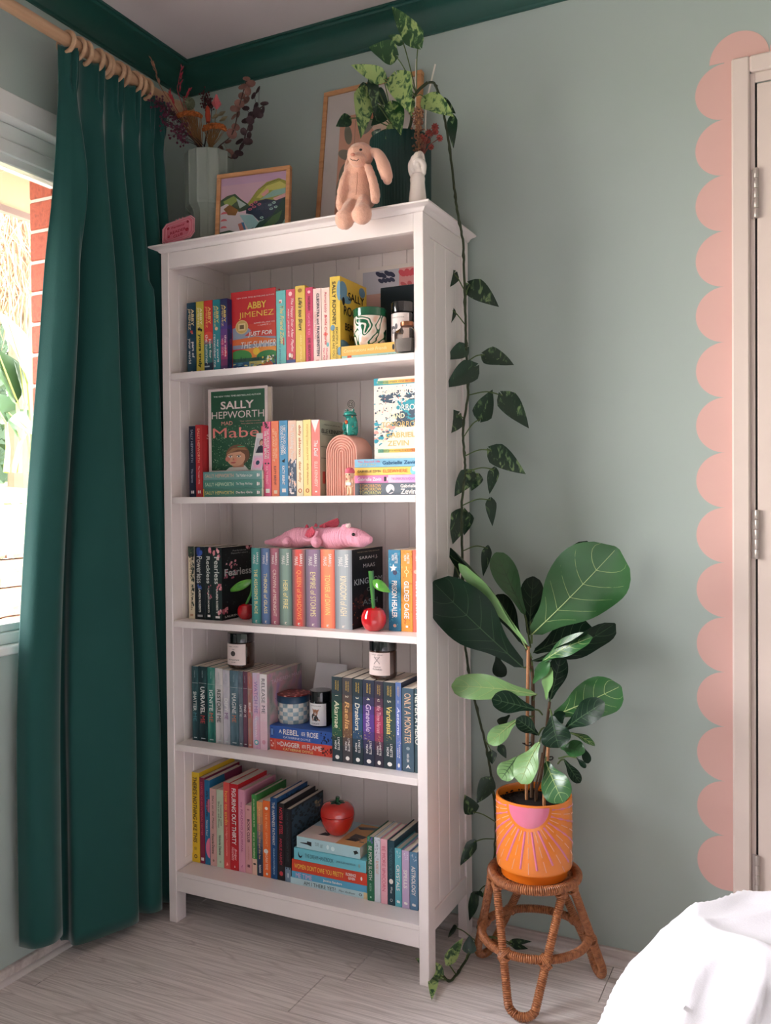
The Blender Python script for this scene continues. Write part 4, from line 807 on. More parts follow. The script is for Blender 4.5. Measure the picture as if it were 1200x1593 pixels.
def noni(u0, u1, vt, lab, top, midc, num, title, ink, **k):
    def g(P): P.grad(0, 1, .0, 1, [top, top, midc, midc, top, top], 10, False); P.disc(.5, .945, .20, .024, WHT); P.specks(14, [GLD, (230, 210, 150)], .1, .95, .60, .72, .012, .04, .2, hash(title) % 97)
    return stand(3, y, u0, u1, vt, lab, top, [('THE MEDORAN', .04, .16, .64, .14, GLD, .015), ('CHRONICLES', .04, .15, .42, .14, GLD, .015), (num, .205, .235, .5, .3, (220, 214, 190), .01), (title, .28, .60, .5, .46, ink, .012, .15), ('LYNETTE', .71, .86, .66, .2, WHT, .01, 0, 'author'), ('NONI', .75, .85, .36, .2, WHT, .01, 0, 'author')], D=.14, sdeco=g, **k)
dk = (36, 52, 60)
noni(516.4, 532.4, 1053, 'dark green paperback, first of the seven numbered books on the fourth shelf', dk, (40, 92, 62), '1', 'Akarnae', (226, 220, 190))
noni(532.8, 548, 1054.5, 'bronze brown paperback, second of the seven numbered books', (66, 62, 66), (128, 88, 62), '2', 'Raelia', (220, 170, 110))
noni(548.4, 564.3, 1056.5, 'dark blue-grey paperback, third of the seven numbered books', dk, (46, 84, 120), '3', 'Draekora', (230, 226, 210))
noni(564.7, 582.4, 1058, 'deep purple paperback, fourth of the seven numbered books', (40, 46, 66), (92, 62, 140), '4', 'Graevale', (214, 190, 220))
noni(582.8, 596.2, 1060, 'crimson magenta paperback, fifth of the seven numbered books', (52, 46, 62), (168, 60, 92), '4.5', 'We Three Heroes', (236, 180, 190))
noni(596.6, 615.2, 1061.7, 'charcoal paperback with gold title, sixth of the seven numbered books', (40, 54, 62), (54, 76, 76), '5', 'Vardaesia', (232, 206, 120))
noni(615.6, 624.6, 1062, 'thin periwinkle blue paperback, last of the seven numbered books', (92, 116, 170), (104, 120, 184), '5.5', 'Aeterna', (226, 226, 240), fdeco=lambda P: P.rect(0, 1, 0, 1, (34, 44, 66)))
stand(3, -.290, 625.4, 643.8, 1071, 'grey-blue paperback with large copper title near the right end of the fourth shelf', (70, 92, 108), [('ONLY A MONSTER', .06, .66, .5, .55, (236, 196, 160), .02), ('VANESSA', .78, .83, .5, .2, WHT, .01), ('LEN', .84, .88, .5, .2, WHT, .02, 0, 'author')], D=.13, sdeco=lambda P: (P.disc(.5, .72, .16, .02, (150, 160, 166)), P.poly([(.3, .96), (.5, .91), (.7, .96), (.5, .945)], WHT)))
stand(3, -.290, 645, 662, 1072, 'dark grey paperback at the right end of the fourth shelf', (62, 84, 92), [('NEVER A HERO', .06, .66, .3, .5, (220, 220, 210), .02)], D=.13)
# ------------------------------------------------------------------ bottom shelf
y = -.256
def row5(u0, u1, vt, lab, cov, spine, **k): return stand(4, y, u0, u1, vt, lab, cov, spine, D=k.pop('D', .14), **k)
row5(298.3, 310.8, 1201.7, 'bright yellow hardback with black handwritten title, leftmost on the bottom shelf', (226, 186, 40), [("THERE'S NOTHING LIKE THIS", .05, .78, .5, .5, BLK, .015, .15), ('KEVIN', .83, .86, .5, .3, (70, 60, 40), .01, 0, 'author')], D=.18, sdeco=lambda P: (P.disc(.5, .935, .2, .022, BLK), P.disc(.5, .935, .12, .014, (226, 186, 40)))),
row5(311.2, 318.7, 1210, 'dark magenta thin paperback with red lettering, second on the bottom shelf', (132, 30, 64), [('STARTED AS AN INTERNAL MATTER', .05, .67, .5, .4, (226, 90, 110), .015)], D=.18, sdeco=lambda P: P.rect(.2, .8, .93, .965, (236, 226, 226)))
row5(319, 326.8, 1214, 'blue paperback with pink half circles, third on the bottom shelf', (32, 112, 156), [('girls that invest', .12, .43, .5, .55, (30, 40, 70), .02), ('Simran Kaur', .47, .66, .5, .4, (220, 226, 230), .01, 0, 'author')], D=.165, fdeco=lambda P: (P.poly([(.45, 0), (1, 0), (1, .7), (.6, .6)], (150, 56, 96)),), sdeco=lambda P: (P.disc(1, .80, .8, .12, (226, 120, 150), 16, pi/2, 3*pi/2), P.disc(1, .30, .7, .08, (206, 110, 140), 16, pi/2, 3*pi/2)))
row5(327, 337, 1227, 'dusty pink paperback with small black title, fourth on the bottom shelf', (214, 166, 160), [("She's on the Money", .09, .52, .5, .42, BLK, .015), ('Victoria Devine', .58, .84, .5, .36, (50, 40, 40), .015, 0, 'author')], D=.13, sdeco=lambda P: P.disc(.5, .93, .14, .016, (150, 120, 100)))
row5(337.3, 348, 1229, 'pale sage green paperback, fifth on the bottom shelf', (196, 210, 184), [('Investing with', .19, .46, .68, .32, BLK, .015), ("She's on the Money", .15, .49, .34, .34, BLK, .015), ('Victoria Devine', .58, .84, .5, .34, (40, 46, 40), .015, 0, 'author')], D=.13, sdeco=lambda P: P.disc(.5, .93, .12, .014, (160, 170, 150)))
row5(348.3, 358, 1217.5, 'coral red paperback with yellow title, sixth on the bottom shelf', (218, 84, 80), [('how to endo', .10, .49, .5, .52, (246, 196, 90), .03), ('bridget hustwaite', .52, .85, .5, .36, (250, 180, 170), .015, 0, 'author')], D=.15, sdeco=lambda P: P.poly([(.35, .965), (.5, .92), (.7, .955)], (250, 180, 170)))
row5(358.3, 371, 1220, 'bright red paperback with bold white capitals, seventh on the bottom shelf', (196, 28, 40), [('FIGURING OUT THIRTY', .05, .70, .5, .52, WHT, .045), ('Bridget', .745, .88, .66, .34, (246, 200, 200), .01, .4, 'author'), ('Hustwaite', .73, .885, .36, .34, (246, 200, 200), .01, .4, 'author')], D=.152, sdeco=lambda P: P.poly([(.45, .965), (.55, .94), (.6, .965)], WHT))
row5(371.3, 381.4, 1228.7, 'candy pink journal hardback, eighth on the bottom shelf', (226, 156, 180), [('my READING JOURNAL', .15, .76, .5, .42, (170, 70, 120), .005)], D=.165, hard=True, fdeco=lambda P: P.rect(.05, .95, .02, .3, (206, 130, 156)), sdeco=lambda P: P.poly([(.4, .93), (.6, .91), (.5, .96)], (180, 90, 130)))
row5(381.7, 391.7, 1253, 'short rose pink book with spaced capitals, ninth on the bottom shelf', (220, 160, 160), [('BOOK CLUB', .20, .54, .55, .40, (90, 40, 60), .02), ('A JOURNAL', .60, .80, .5, .2, (190, 110, 110), .01)], D=.12, sdeco=lambda P: (P.rect(.3, .7, .055, .075, (180, 110, 120)), P.rect(.3, .7, .87, .91, (110, 60, 70))))
row5(392, 399.8, 1236.7, 'grass green hardback with peach foot, tenth on the bottom shelf', (62, 136, 68), [('are you there I need to do this', .05, .40, .5, .36, (226, 236, 190), .015), ('and to not hesitate', .47, .79, .5, .36, (226, 236, 190), .015)], D=.16, hard=True, sdeco=lambda P: (P.rect(0, 1, .80, 1, (232, 190, 172)), P.disc(.5, .865, .3, .012, (60, 50, 50))))
row5(400.1, 409, 1247.5, 'two-tone orange and navy paperback, eleventh on the bottom shelf', (210, 150, 96), [('Life Lessons from the Wild and the Sea', .07, .77, .5, .34, (250, 200, 130), .01), ('READER', .85, .96, .5, .34, WHT, .03)], D=.13, sdeco=lambda P: P.grad(0, 1, 0, 1, [(226, 160, 96), (190, 130, 100), (110, 110, 130), (34, 56, 92), (30, 46, 80)], 10, False))
row5(409.3, 420.6, 1246, 'vivid orange paperback with white bird, twelfth on the bottom shelf', (236, 112, 52), [('THE FIRST EFFORT', .15, .60, .5, .3, (250, 176, 120), .01), ('AGAIN TIME', .68, .90, .5, .34, (252, 226, 200), .02)], D=.15, sdeco=lambda P: (P.disc(.5, .10, .22, .02, WHT), P.disc(.4, .66, .3, .03, WHT), P.disc(.5, .955, .14, .016, WHT)))
row5(421, 431.2, 1241.7, 'deep blue hardback with white capitals, thirteenth on the bottom shelf', (24, 74, 126), [('THE HAPPINESS PATHWAY', .05, .58, .5, .42, WHT, .03), ('CHARU NOORJANI', .62, .94, .5, .3, (170, 200, 226), .015, 0, 'author')], D=.17, hard=True, fdeco=lambda P: P.specks(30, [(20, 40, 70), (40, 100, 150)], .1, 1, 0, .2, .02, .06, .5, 4))
row5(431.6, 442.8, 1250, 'black hardback with red lettering, fourteenth on the bottom shelf', (30, 28, 32), [('NOTES & STEEL', .05, .40, .55, .44, (206, 60, 76), .015, .2), ('AINSLIE HARVEY', .45, .80, .5, .36, (190, 60, 80), .01, 0, 'author')], D=.175, hard=True, sdeco=lambda P: P.disc(.5, .91, .26, .03, (200, 60, 70)))
def thorn(P): P.rect(.04, .98, .02, .98, (54, 76, 92)); P.specks(90, [(16, 22, 28), (24, 34, 42)], .05, .95, .03, .4, .02, .06, .5, 4, 4); P.specks(60, [(20, 30, 38)], .05, .4, .4, .9, .02, .05, .5, 5, 4); P.specks(8, [(170, 150, 120), (120, 110, 100)], .75, .9, .1, .2, .02, .05, .6, 6)
row5(443.2, 452.4, 1259, 'black hardback with dark patterned slate cover showing, beside the horizontal stack', (26, 26, 32), [('HOW AUTHENTIC DIDN\'T ROMY', .04, .72, .5, .34, (66, 76, 84), .008)], D=.185, hard=True, fdeco=thorn, sdeco=lambda P: (P.rect(0, 1, .80, 1, (110, 130, 150)), P.disc(.25, .815, .1, .01, BLK), P.disc(.75, .815, .1, .01, BLK), P.rect(.4, .6, .88, .94, (190, 200, 210))))
ys = -.259
Zk = [ZS[4]]+[PY(455, v, ys).z for v in (1364.4, 1354, 1335.8, 1317.6, 1300)]
lie(4, ys, 452.4, 571.5, Zk[0], Zk[1]-Zk[0], 'pale blue handwritten book at the bottom of the stack under the strawberry jar', (190, 216, 222), [('AM I THERE YET?', .18, .60, .5, .56, BLK, .0), ('Mari Andrew', .64, .85, .5, .34, (70, 80, 90), .0, .2, 'author')], D=.15, sdeco=lambda P: (P.rect(0, 1, .955, 1, (236, 206, 160)), P.disc(.5, .915, .2, .02, (90, 100, 110)), P.disc(.5, .915, .12, .012, (190, 216, 222))), vm=1385)
lie(4, ys-.001, 454, 571, Zk[1], Zk[2]-Zk[1], 'thin sky blue book with pink title, second from bottom under the strawberry jar', (92, 170, 206), [('ME TIME', .06, .28, .5, .7, (236, 180, 216), .04), ('Jessica Sanders', .43, .68, .5, .44, WHT, .03, 0, 'author')], D=.15, vm=1370)
lie(4, ys-.001, 454.2, 571, Zk[2], Zk[3]-Zk[2], 'red-orange book with yellow title, middle of the stack under the strawberry jar', (214, 70, 48), [("WOMEN DON'T OWE YOU PRETTY", .04, .70, .5, .42, (250, 216, 90), .025, .1), ('FLORENCE', .73, .86, .66, .24, WHT, .02, 0, 'author'), ('GIVEN', .76, .85, .36, .24, WHT, .02, 0, 'author')], D=.14, sdeco=lambda P: P.disc(.5, .93, .16, .012, WHT), vm=1352)
lie(4, ys, 457.6, 569.5, Zk[3], Zk[4]-Zk[3], 'aqua blue book with a black crescent, fourth from bottom under the strawberry jar', (116, 198, 214), [('THE DREAM HANDBOOK', .16, .56, .5, .34, (60, 90, 110), .012), ('JANE ELLEN ANDERSON', .60, .86, .5, .22, (80, 110, 130), .008, 0, 'author')], D=.14, sdeco=lambda P: (P.disc(.5, .09, .3, .03, (30, 40, 60)), P.disc(.62, .095, .26, .026, (116, 198, 214)), P.disc(.5, .91, .16, .014, (150, 180, 180))), vm=1335)
def anim(P): P.rect(0, .55, 0, 1, (236, 218, 210)); P.rect(0, .95, .62, 1, (218, 166, 112)); P.poly([(.2, .68), (.35, .75), (.3, .9), (.2, .85)], (60, 56, 60)); P.poly([(.3, .7), (.5, .72), (.45, .92), (.34, .9)], (84, 78, 80)); P.rect(.2, .23, .9, .97, (84, 78, 80)); P.poly([(.7, .7), (.8, .62), (.9, .95), (.8, .98)], (120, 126, 130)); P.poly([(.2, .25), (.35, .3), (.3, .42), (.22, .4)], (70, 66, 70))
lie(4, ys+.004, 461.8, 560, Zk[4], Zk[5]-Zk[4], 'pale aqua book with cats on it, directly under the strawberry jar', (178, 212, 220), [('TO LOVE', .30, .36, .6, .3, (90, 110, 120), .005), ('A CAT', .38, .42, .5, .3, (90, 110, 120), .005)], D=.165, sdeco=lambda P: (P.poly([(.5, .06), (.55, .17), (.7, .17), (.68, .24), (.3, .24), (.4, .17), (.45, .06)], BLK), P.poly([(.3, .92), (.6, .9), (.7, .95), (.5, .98)], (40, 50, 50)), P.disc(.5, .5, .2, .02, (220, 240, 244)), P.disc(.45, .58, .2, .03, (220, 240, 244))), fdeco=anim, vm=1315)
ZST = Zk[5]
y = -.262
row5 = lambda u0, u1, vt, lab, cov, spine, **k: stand(4, y, u0, u1, vt, lab, cov, spine, D=k.pop('D', .13), hard=True, **k)
row5(571, 581.6, 1302, 'dark green small hardback with white capitals, right of the horizontal stack', (34, 108, 76), [('BE MORE SLOTH', .14, .67, .5, .5, WHT, .03), ('ALISON', .72, .84, .5, .3, (160, 200, 180), .01, 0, 'author')], sdeco=lambda P: (P.specks(10, [(110, 90, 170), (80, 150, 120)], 0, 1, 0, .1, .08, .2, .2, 3), P.disc(.5, .94, .12, .016, (180, 210, 190))))
row5(582, 591.6, 1303, 'pale grey speckled small hardback, second right of the stack', (214, 220, 228), [('BE MORE CAT', .36, .56, .5, .42, (210, 130, 90), .02)], sdeco=lambda P: P.specks(26, [(130, 140, 150), (160, 170, 180)], .1, .9, .03, .35, .03, .1, .2, 4))
row5(592, 602.4, 1305.6, 'baby pink small hardback, third right of the stack', (240, 178, 190), [('BE MORE UNICORN', .11, .80, .5, .5, (210, 96, 120), .01)], sdeco=lambda P: P.disc(.5, .48, .2, .02, (226, 150, 170)))
row5(602.8, 613.6, 1308, 'dark teal black small hardback, fourth right of the stack', (32, 66, 78), [('THE MODERN WITCH', .10, .56, .5, .42, (84, 120, 130), .012), ('ALISON', .71, .76, .6, .22, WHT, .02, 0, 'author'), ('DAVIES', .765, .81, .5, .22, WHT, .02, 0, 'author')], D=.17, sdeco=lambda P: (P.disc(.5, .63, .3, .04, (240, 226, 220)), P.disc(.5, .92, .2, .024, (190, 200, 200)), P.disc(.5, .92, .13, .016, (32, 66, 78))), fdeco=lambda P: P.specks(8, [(220, 226, 226)], .1, .9, .05, .5, .008, .02, .6, 3))
def cs(P): P.rect(0, 1, 0, .18, (110, 150, 160)) if False else None; P.disc(.42, .91, .16, .024, WHT); P.disc(.62, .915, .14, .022, WHT); P.specks(14, [(236, 240, 240)], .15, .85, .03, .16, .02, .06, .2, 7)
row5(614, 624.4, 1320, 'turquoise small hardback, third from the right end of the bottom shelf', (96, 178, 190), [('CRYSTALS', .28, .72, .5, .5, WHT, .03)], sdeco=cs)
row5(625, 636.4, 1323.6, 'lilac small hardback, second from the right end of the bottom shelf', (196, 172, 204), [('SPELLS', .33, .65, .5, .5, WHT, .03)], sdeco=cs)
row5(637, 649.6, 1326, 'denim blue small hardback at the right end of the bottom shelf', (92, 132, 164), [('ASTROLOGY', .24, .75, .5, .5, WHT, .03)], sdeco=cs)
# ================================================================== ORNAMENTS ON THE SHELVES
def depth(P): return (Vector(P)-CAM).dot(FW)
def rad(u0, u1, P): return (u1-u0)/2*depth(P)/FPX
def at(u0, u1, v, y):
    """centre (x, y) and radius of an upright round thing whose silhouette spans u0..u1"""
    P = PY((u0+u1)/2, v, y); return P.x, y, rad(u0, u1, P)
def patch(b, c, r, a0, a1, z0, z1, n=14):
    b.grid([[Vector((c[0]+r*cos(a0+(a1-a0)*i/n), c[1]+r*sin(a0+(a1-a0)*i/n), z)) for i in range(n+1)] for z in (z0, z1)])
def wrap_text(name, s, c, r, ang, z, length, height, m, parent, bold=.01):
    q = text_mesh(s, length, height, bold)
    if not q: return
    me, cx, cy, sx, sy = q; inv = wmat(parent).inverted()
    for v in me.vertices:
        a = ang+(v.co.x-cx)*sx/r; v.co = inv @ Vector((c[0]+r*cos(a), c[1]+r*sin(a), z+(v.co.y-cy)*sy))
    me.materials.clear(); me.materials.append(m); me.name = name; put(bpy.data.objects.new(name, me), parent)
glassy = lambda c: mat(c, .08, .6, .03, 20, coat=.6)
def jar(label, x, y, z, r, h, lidh, body, lidm, wax=None, lab=None, lidr=1.0, group=None, round_=.12, cat='candle'):
    o = thing('candle_jar', label, cat, (x, y, z), (0, 0, 0), group)
    hb = h-lidh
    B().lathe([(0, .0005), (r*.78, 0), (r*.92, h*.02), (r*.99, h*.07), (r, h*.12), (r, hb*.93), (r*.97, hb*.97), (r*.93, hb), (0, hb)], n=36).out('jar_body', body, o)
    B().lathe([(r*lidr*.97, hb+.0003), (r*lidr, hb+.001), (r*lidr, h-.003), (r*lidr*.99, h-.0012), (r*lidr*.95, h), (0, h)], n=36).out('lid', lidm, o)
    return o
amber = glassy((54, 28, 14)); blackm = glassy((14, 14, 17))
def label_on(o, x, y, z, r, z0, z1, half, col=(226, 206, 202), lines=(), ang=-pi/2):
    b = B(); patch(b, (x, y), r+.0004, ang-half, ang+half, z+z0, z+z1, 20); b.out('label', mat(col, .55, .3, .01), o, world=True, fix=False)
    for (s, fz, ln, ht) in lines: wrap_text('label_text', s, (x, y), r+.0007, ang, z+z0+(z1-z0)*fz, ln*r, ht*r, lm((70, 60, 60)), o)
for (u0, u1, v, yb, lab, ls) in ((354.5, 396, 1036.5, -.232, 'amber candle jar with black lid and blush label standing on the pale fantasy books', [('SWEET · STORY', .88, .9, .08), ('THE', .74, .25, .07), ('READING', .25, .95, .10), ('NOOK', .14, .4, .06)]), (574.7, 618, 1052, -.245, 'amber candle jar with black lid and blush label standing on the numbered books', [('SWEET · STORY', .9, .9, .07), ('THE', .78, .25, .06), ('MAPLE', .37, .55, .10), ('PUDDING', .27, .75, .10)])):
    x, y, r = at(u0, u1, v-25, yb); z = top_z(x-r, x+r, ZS[3])+.0004
    h = min(PY((u0+u1)/2, v-54 if u0 < 400 else v-58, yb).z-z, ZS[2]-.0185-z-.0005)
    o = jar(lab, x, y, z, r, h, h*.27, amber, blackm, group='amber candle jars on the fourth shelf')
    label_on(o, x, y, z, r, h*.12, h*.70, .95, lines=ls)
    b = B()
    if u0 < 400: b.lathe([(r*.16, -.0001), (r*.2, 0), (r*.2, .0003)], n=12, M=Matrix.Translation((x, y-r-.0008, z+h*.44)) @ Matrix.Rotation(pi/2, 4, 'X'))
    else:
        for s_ in (1, -1): b.tube([(x-s_*r*.22, y-r-.0009, z+h*.42), (x+s_*r*.22, y-r-.0009, z+h*.60)], .0005, 4)
    b.out('label_emblem', lm((70, 60, 60)), o, world=True)
# checked jar with a patterned lid
x, y, r = at(432.5, 481.5, 1110, -.195); z = ZJ4+.0004; h = PY(457, 1079, -.195).z-z
o = thing('checked_jar', 'pale blue and white checked jar with dark blue rim and red patterned lid', 'jar', (x, y, z))
b = B(); NC, NRW = 18, 5
hb = h*.74
for i in range(NC):
    for k in range(NRW):
        b.m((i+k) % 2); n = 3
        a0, a1 = 2*pi*i/NC, 2*pi*(i+1)/NC; z0, z1 = z+hb*k/NRW, z+hb*(k+1)/NRW
        rr = lambda zz: r*(.94+.06*min(1, (zz-z)/(hb*.12)))
        b.grid([[Vector((x+rr(zz)*cos(a0+(a1-a0)*j/n), y+rr(zz)*sin(a0+(a1-a0)*j/n), zz)) for j in range(n+1)] for zz in (z0, (z0+z1)/2, z1)])
b.m(0).poly([Vector((x+r*.94*cos(2*pi*i/36), y+r*.94*sin(2*pi*i/36), z)) for i in range(36)], True)
b.out('jar_body', [ramp_mat([(.3, (226, 220, 212)), (.7, (206, 204, 196))], .25, (60, 60, 60)), ramp_mat([(.3, (120, 146, 158)), (.7, (168, 186, 192))], .25, (70, 70, 70))], o, world=True)
B().lathe([(r*1.0, hb), (r*1.04, hb+.002), (r*1.04, h-.003), (r*1.02, h-.001), (r*.98, h), (0, h+.0002)], n=36).out('lid_rim', mat((28, 62, 92), .3, .5, .1, 50), o)
b = B(); b.lathe([(0, h+.0002), (r*1.03, h+.0004), (r*1.05, h+.002), (r*1.03, h+.0034), (0, h+.0042)], n=36)
b.out('lid', ramp_mat([(.0, (240, 190, 170)), (.28, (226, 150, 136)), (.36, (140, 34, 36)), (.7, (110, 24, 30))], .3, (75, 75, 75), 'voronoi'), o)
# dog candle
x, y, r = at(482.5, 517, 1110, -.205); z = ZJ4+.0004; h = PY(500, 1073, -.205).z-z
o = jar('small black candle jar with white dog label, on the blue book beside the checked jar', x, y, z, r, h, h*.28, blackm, glassy((20, 20, 24)))
label_on(o, x, y, z, r, h*.05, h*.67, 1.0, (236, 232, 232), [('BURROWS & HARE', .90, 1.1, .08), ('LUCEY', .10, .8, .13)])
b = B(); F = lambda p, q: Vector((x+(r+.0009)*cos(-pi/2+p), y+(r+.0009)*sin(-pi/2+p), z+h*(.05+.62*q)))
def dp(pts, c): b.mi = c; b.poly([F(p, q) for p, q in pts])
ell = lambda p, q, a, c_: [(p+a*cos(i*pi/6), q+c_*sin(i*pi/6)) for i in range(12)]
dp(ell(-.12, .40, .30, .17), 1); dp(ell(.06, .33, .22, .12), 1); dp(ell(.0, .60, .24, .15), 0); dp([(-.25, .62), (-.33, .78), (-.12, .72)], 0); dp([(.25, .62), (.36, .76), (.12, .72)], 0); dp(ell(.0, .55, .09, .06), 2); dp(ell(-.1, .63, .03, .02), 1); dp(ell(.1, .63, .03, .02), 1); dp(ell(.01, .57, .04, .025), 1); dp([(-.3, .35), (-.2, .38), (-.24, .22), (-.34, .22)], 0); dp([(.1, .30), (.4, .22), (.42, .27), (.15, .38)], 0)
b.out('label_picture', [lm((176, 120, 90)), lm((50, 52, 58)), lm((236, 220, 208))], o, world=True, fix=False, smooth=0)
# card behind
A0, A1, A2, A3 = PY(480.5, 1072, -.128), PY(538, 1074, -.118), PY(540, 1034, -.075), PY(493, 1030, -.085)
zc = ZJ4+.0004; A0.z = zc; A1.z = zc
o = thing('card', 'white card with a small grey pencil drawing leaning behind the dog candle', 'card', (A0+A1)/2)
nn = (A1-A0).cross(A3-A0).normalized(); B().prism([A0, A1, A2, A3], -nn*.0012).out('sheet', mat((226, 220, 224), .7, .2, .01), o, world=True, smooth=0)
b = B()
for i in range(16):
    p = .5+R.uniform(-.16, .2); q = .5+R.uniform(-.12, .12); c = A0.lerp(A1, p).lerp(A3.lerp(A2, p), q)+nn*.0005; d = Vector((R.uniform(-.004, .004), 0, R.uniform(-.004, .004))); b.tube([c-d, c, c+d+Vector((.001, 0, .001))], .0003, 4)
b.out('drawing', lm((150, 146, 150)), o, world=True)
# ---- top shelf, right end
zt = ZS[0]
x, y, r = at(550.3, 602, 508, -.245); z = ZJAR+.0006; h = PY(576, 482, -.245).z-z
o = thing('candle_jar', 'white candle pot painted with dark green leaves and a green rim', 'candle', (x, y, z))
lw_ = ramp_mat([(.30, (222, 186, 166)), (.40, (232, 220, 208)), (.475, (234, 224, 214)), (.478, (18, 96, 62)), (.56, (20, 84, 56)), (.563, (234, 226, 216)), (.63, (232, 222, 212)), (.633, (24, 100, 66)), (.70, (20, 90, 60))], .22, (17, 17, 20), 'noise', detail=.5, dist=1.6, interp='LINEAR', coat=.5)
B().lathe([(0, 0), (r*.80, 0), (r*.90, h*.06), (r*.97, h*.2), (r, h*.45), (r*.99, h*.74), (r*.97, h*.78), (0, h*.78)], n=40).out('pot_body', lw_, o)
B().lathe([(r*.96, h*.78), (r*1.0, h*.79), (r*1.01, h*.85), (r*1.0, h*.985), (r*.97, h), (r*.9, h*1.0), (r*.88, h*.96), (0, h*.95)], n=40).out('rim', mat((26, 92, 62), .2, .5, .15, 60, coat=.5), o)
# navy notebook leaning at the back right
q0 = PY(592.5, 520, -.105).x
o = thing('notebook', 'black-green notebook standing upright behind the white-labelled candle on the top shelf', 'notebook', ((q0+XJ)/2, -.09, zt))
Hn = PY(600, 447, -.105).z-zt
b = B(); b.box((q0, -.105, zt+.0003), (XJ-.002, -.080, zt+Hn), .0015); b.out('cover', mat((20, 36, 44), .6, .3, .05, 30), o, world=True, smooth=0)
B().box((q0+.003, -.102, zt+Hn-.001), (XJ-.006, -.083, zt+Hn+.0006)).out('pages', PAGE, o, world=True, smooth=0)
# pink printed card leaning on the back panel
pa = PY(553.6, 420, -.05); pb = PY(646, 407, -.05); x0 = PY(560, 480, -.07).x
o = thing('art_print', 'pink and blue botanical print with white border at the back of the top shelf', 'print', ((pa.x+XJ)/2, -.06, zt))
C0 = Vector((pa.x+.012, -.078, zt+.0004)); C1 = Vector((XJ-.0015, -.078, zt+.0004)); C2 = Vector((XJ-.0015, -.046, pa.z+.001)); C3 = Vector((pa.x, -.046, pa.z+.001))
nn = (C1-C0).cross(C3-C0).normalized(); B().prism([C0, C1, C2, C3], -nn*.0012).out('sheet', mat((240, 228, 222), .6, .2, .01), o, world=True, smooth=0)
P = Print(lambda p, q: C3.lerp(C2, p).lerp(C0.lerp(C1, p), q), nn)
P.rect(.07, .98, .04, .99, (200, 196, 206)); P.rect(.45, .98, .04, .30, (234, 160, 160)); P.rect(.07, .45, .26, .7, (206, 160, 146)); P.rect(.07, .45, .7, .99, (220, 190, 176))
def lf_(p, q, a, s, c): P.poly([(p+s*(.5*cos(t)*cos(a)-.22*sin(t)*sin(a)), q+.55*s*(.5*cos(t)*sin(a)+.22*sin(t)*cos(a))) for t in [i*pi/5 for i in range(10)]], c)
for i in range(4): lf_(.24+.045*i, .075+.015*(i % 2), 1.1, .12, (54, 56, 84)); lf_(.26+.04*i, .14, 1.1, .10, (54, 56, 84))
for i in range(4): lf_(.48+.05*i, .09, 1.2+.3*i, .14, (220, 84, 96)); lf_(.5+.06*i, .2, 1+.4*i, .11, (214, 100, 104))
for p, q, a in ((.8, .10, -1.0), (.92, .07, -.8), (.9, .19, -.6), (.74, .2, -.9)): lf_(p, q, a, .17, (250, 210, 204)); lf_(p, q, a, .12, (236, 166, 164))
for i in range(9): lf_(.28+.05*(i % 3), .55+.05*(i//3), -.8+.3*i, .08, (80, 66, 70))
for i in range(16): P.disc(R.uniform(.1, .42), R.uniform(.28, .6), .014, .009, R.choice([(226, 130, 110), (120, 150, 190), (240, 200, 190)]), 6)
P.out('artwork', o, True)
# white-labelled candle behind the glass jar
x, y, r = at(609, 644, 500, -.225); z = ZJAR+.0006; h = PY(626, 471.5, -.225).z-z
o = jar('black candle jar with white label behind the glass jar on the top shelf', x, y, z, r, h, h*.24, blackm, blackm)
label_on(o, x, y, z, r, h*.05, h*.73, 1.05, (232, 222, 220), [('BURROWS & HARE', .85, 1.2, .09)])
b = B(); F = lambda p, q: Vector((x+(r+.0009)*cos(-pi/2+p), y+(r+.0009)*sin(-pi/2+p), z+h*(.05+.68*q)))
for c_, pts in ((0, ell(-.5, .45, .3, .13)), (1, ell(-.35, .38, .22, .08)), (0, [(-.7, .4), (-.6, .4), (-.62, .25), (-.7, .25)]), (0, ell(-.15, .55, .14, .10))): b.mi = c_; b.poly([F(p, q) for p, q in pts])
b.out('label_picture', [lm((90, 88, 94)), lm((170, 166, 170))], o, world=True, fix=False, smooth=0)
# glass jar at the shelf edge
zg = zt; x, y, r = at(620, 648, 530, -.315); x = min(x, XJ-.0275)
gh = PY(634, 501, -.315).z-zg; o = thing('glass_jar', 'small square clear glass jar with copper lid at the right edge of the top shelf', 'jar', (x, y, zg))
b = B(); s_ = .026
prof = [(.80, .0005), (.95, .004), (1, .012), (1, gh*.58), (.93, gh*.68), (.66, gh*.78), (.60, gh*.82), (.60, gh*.9)]
sq = lambda a, k: 1/max(abs(cos(a+.0)), abs(sin(a+.0)))**(.82 if k < 5 else .25)
b.lathe([(s_*f, q) for f, q in prof], n=40, fn=sq); gm = clear_glass('jar_glass', (.93, .91, .90, 1)); b.out('glass', gm, o)
B().lathe([(s_*.62, gh*.86), (s_*.66, gh*.88), (s_*.66, gh*.985), (s_*.6, gh), (0, gh)], n=30).out('lid', mat((150, 96, 70), .3, .5, .1, 40, metal=.7), o)
b = B(); b.lathe([(s_*.72, .004), (s_*.86, .012), (s_*.86, gh*.45), (0, gh*.46)], n=40, fn=sq); b.out('contents', mat((150, 142, 138), .3, .5, .1, 60), o)
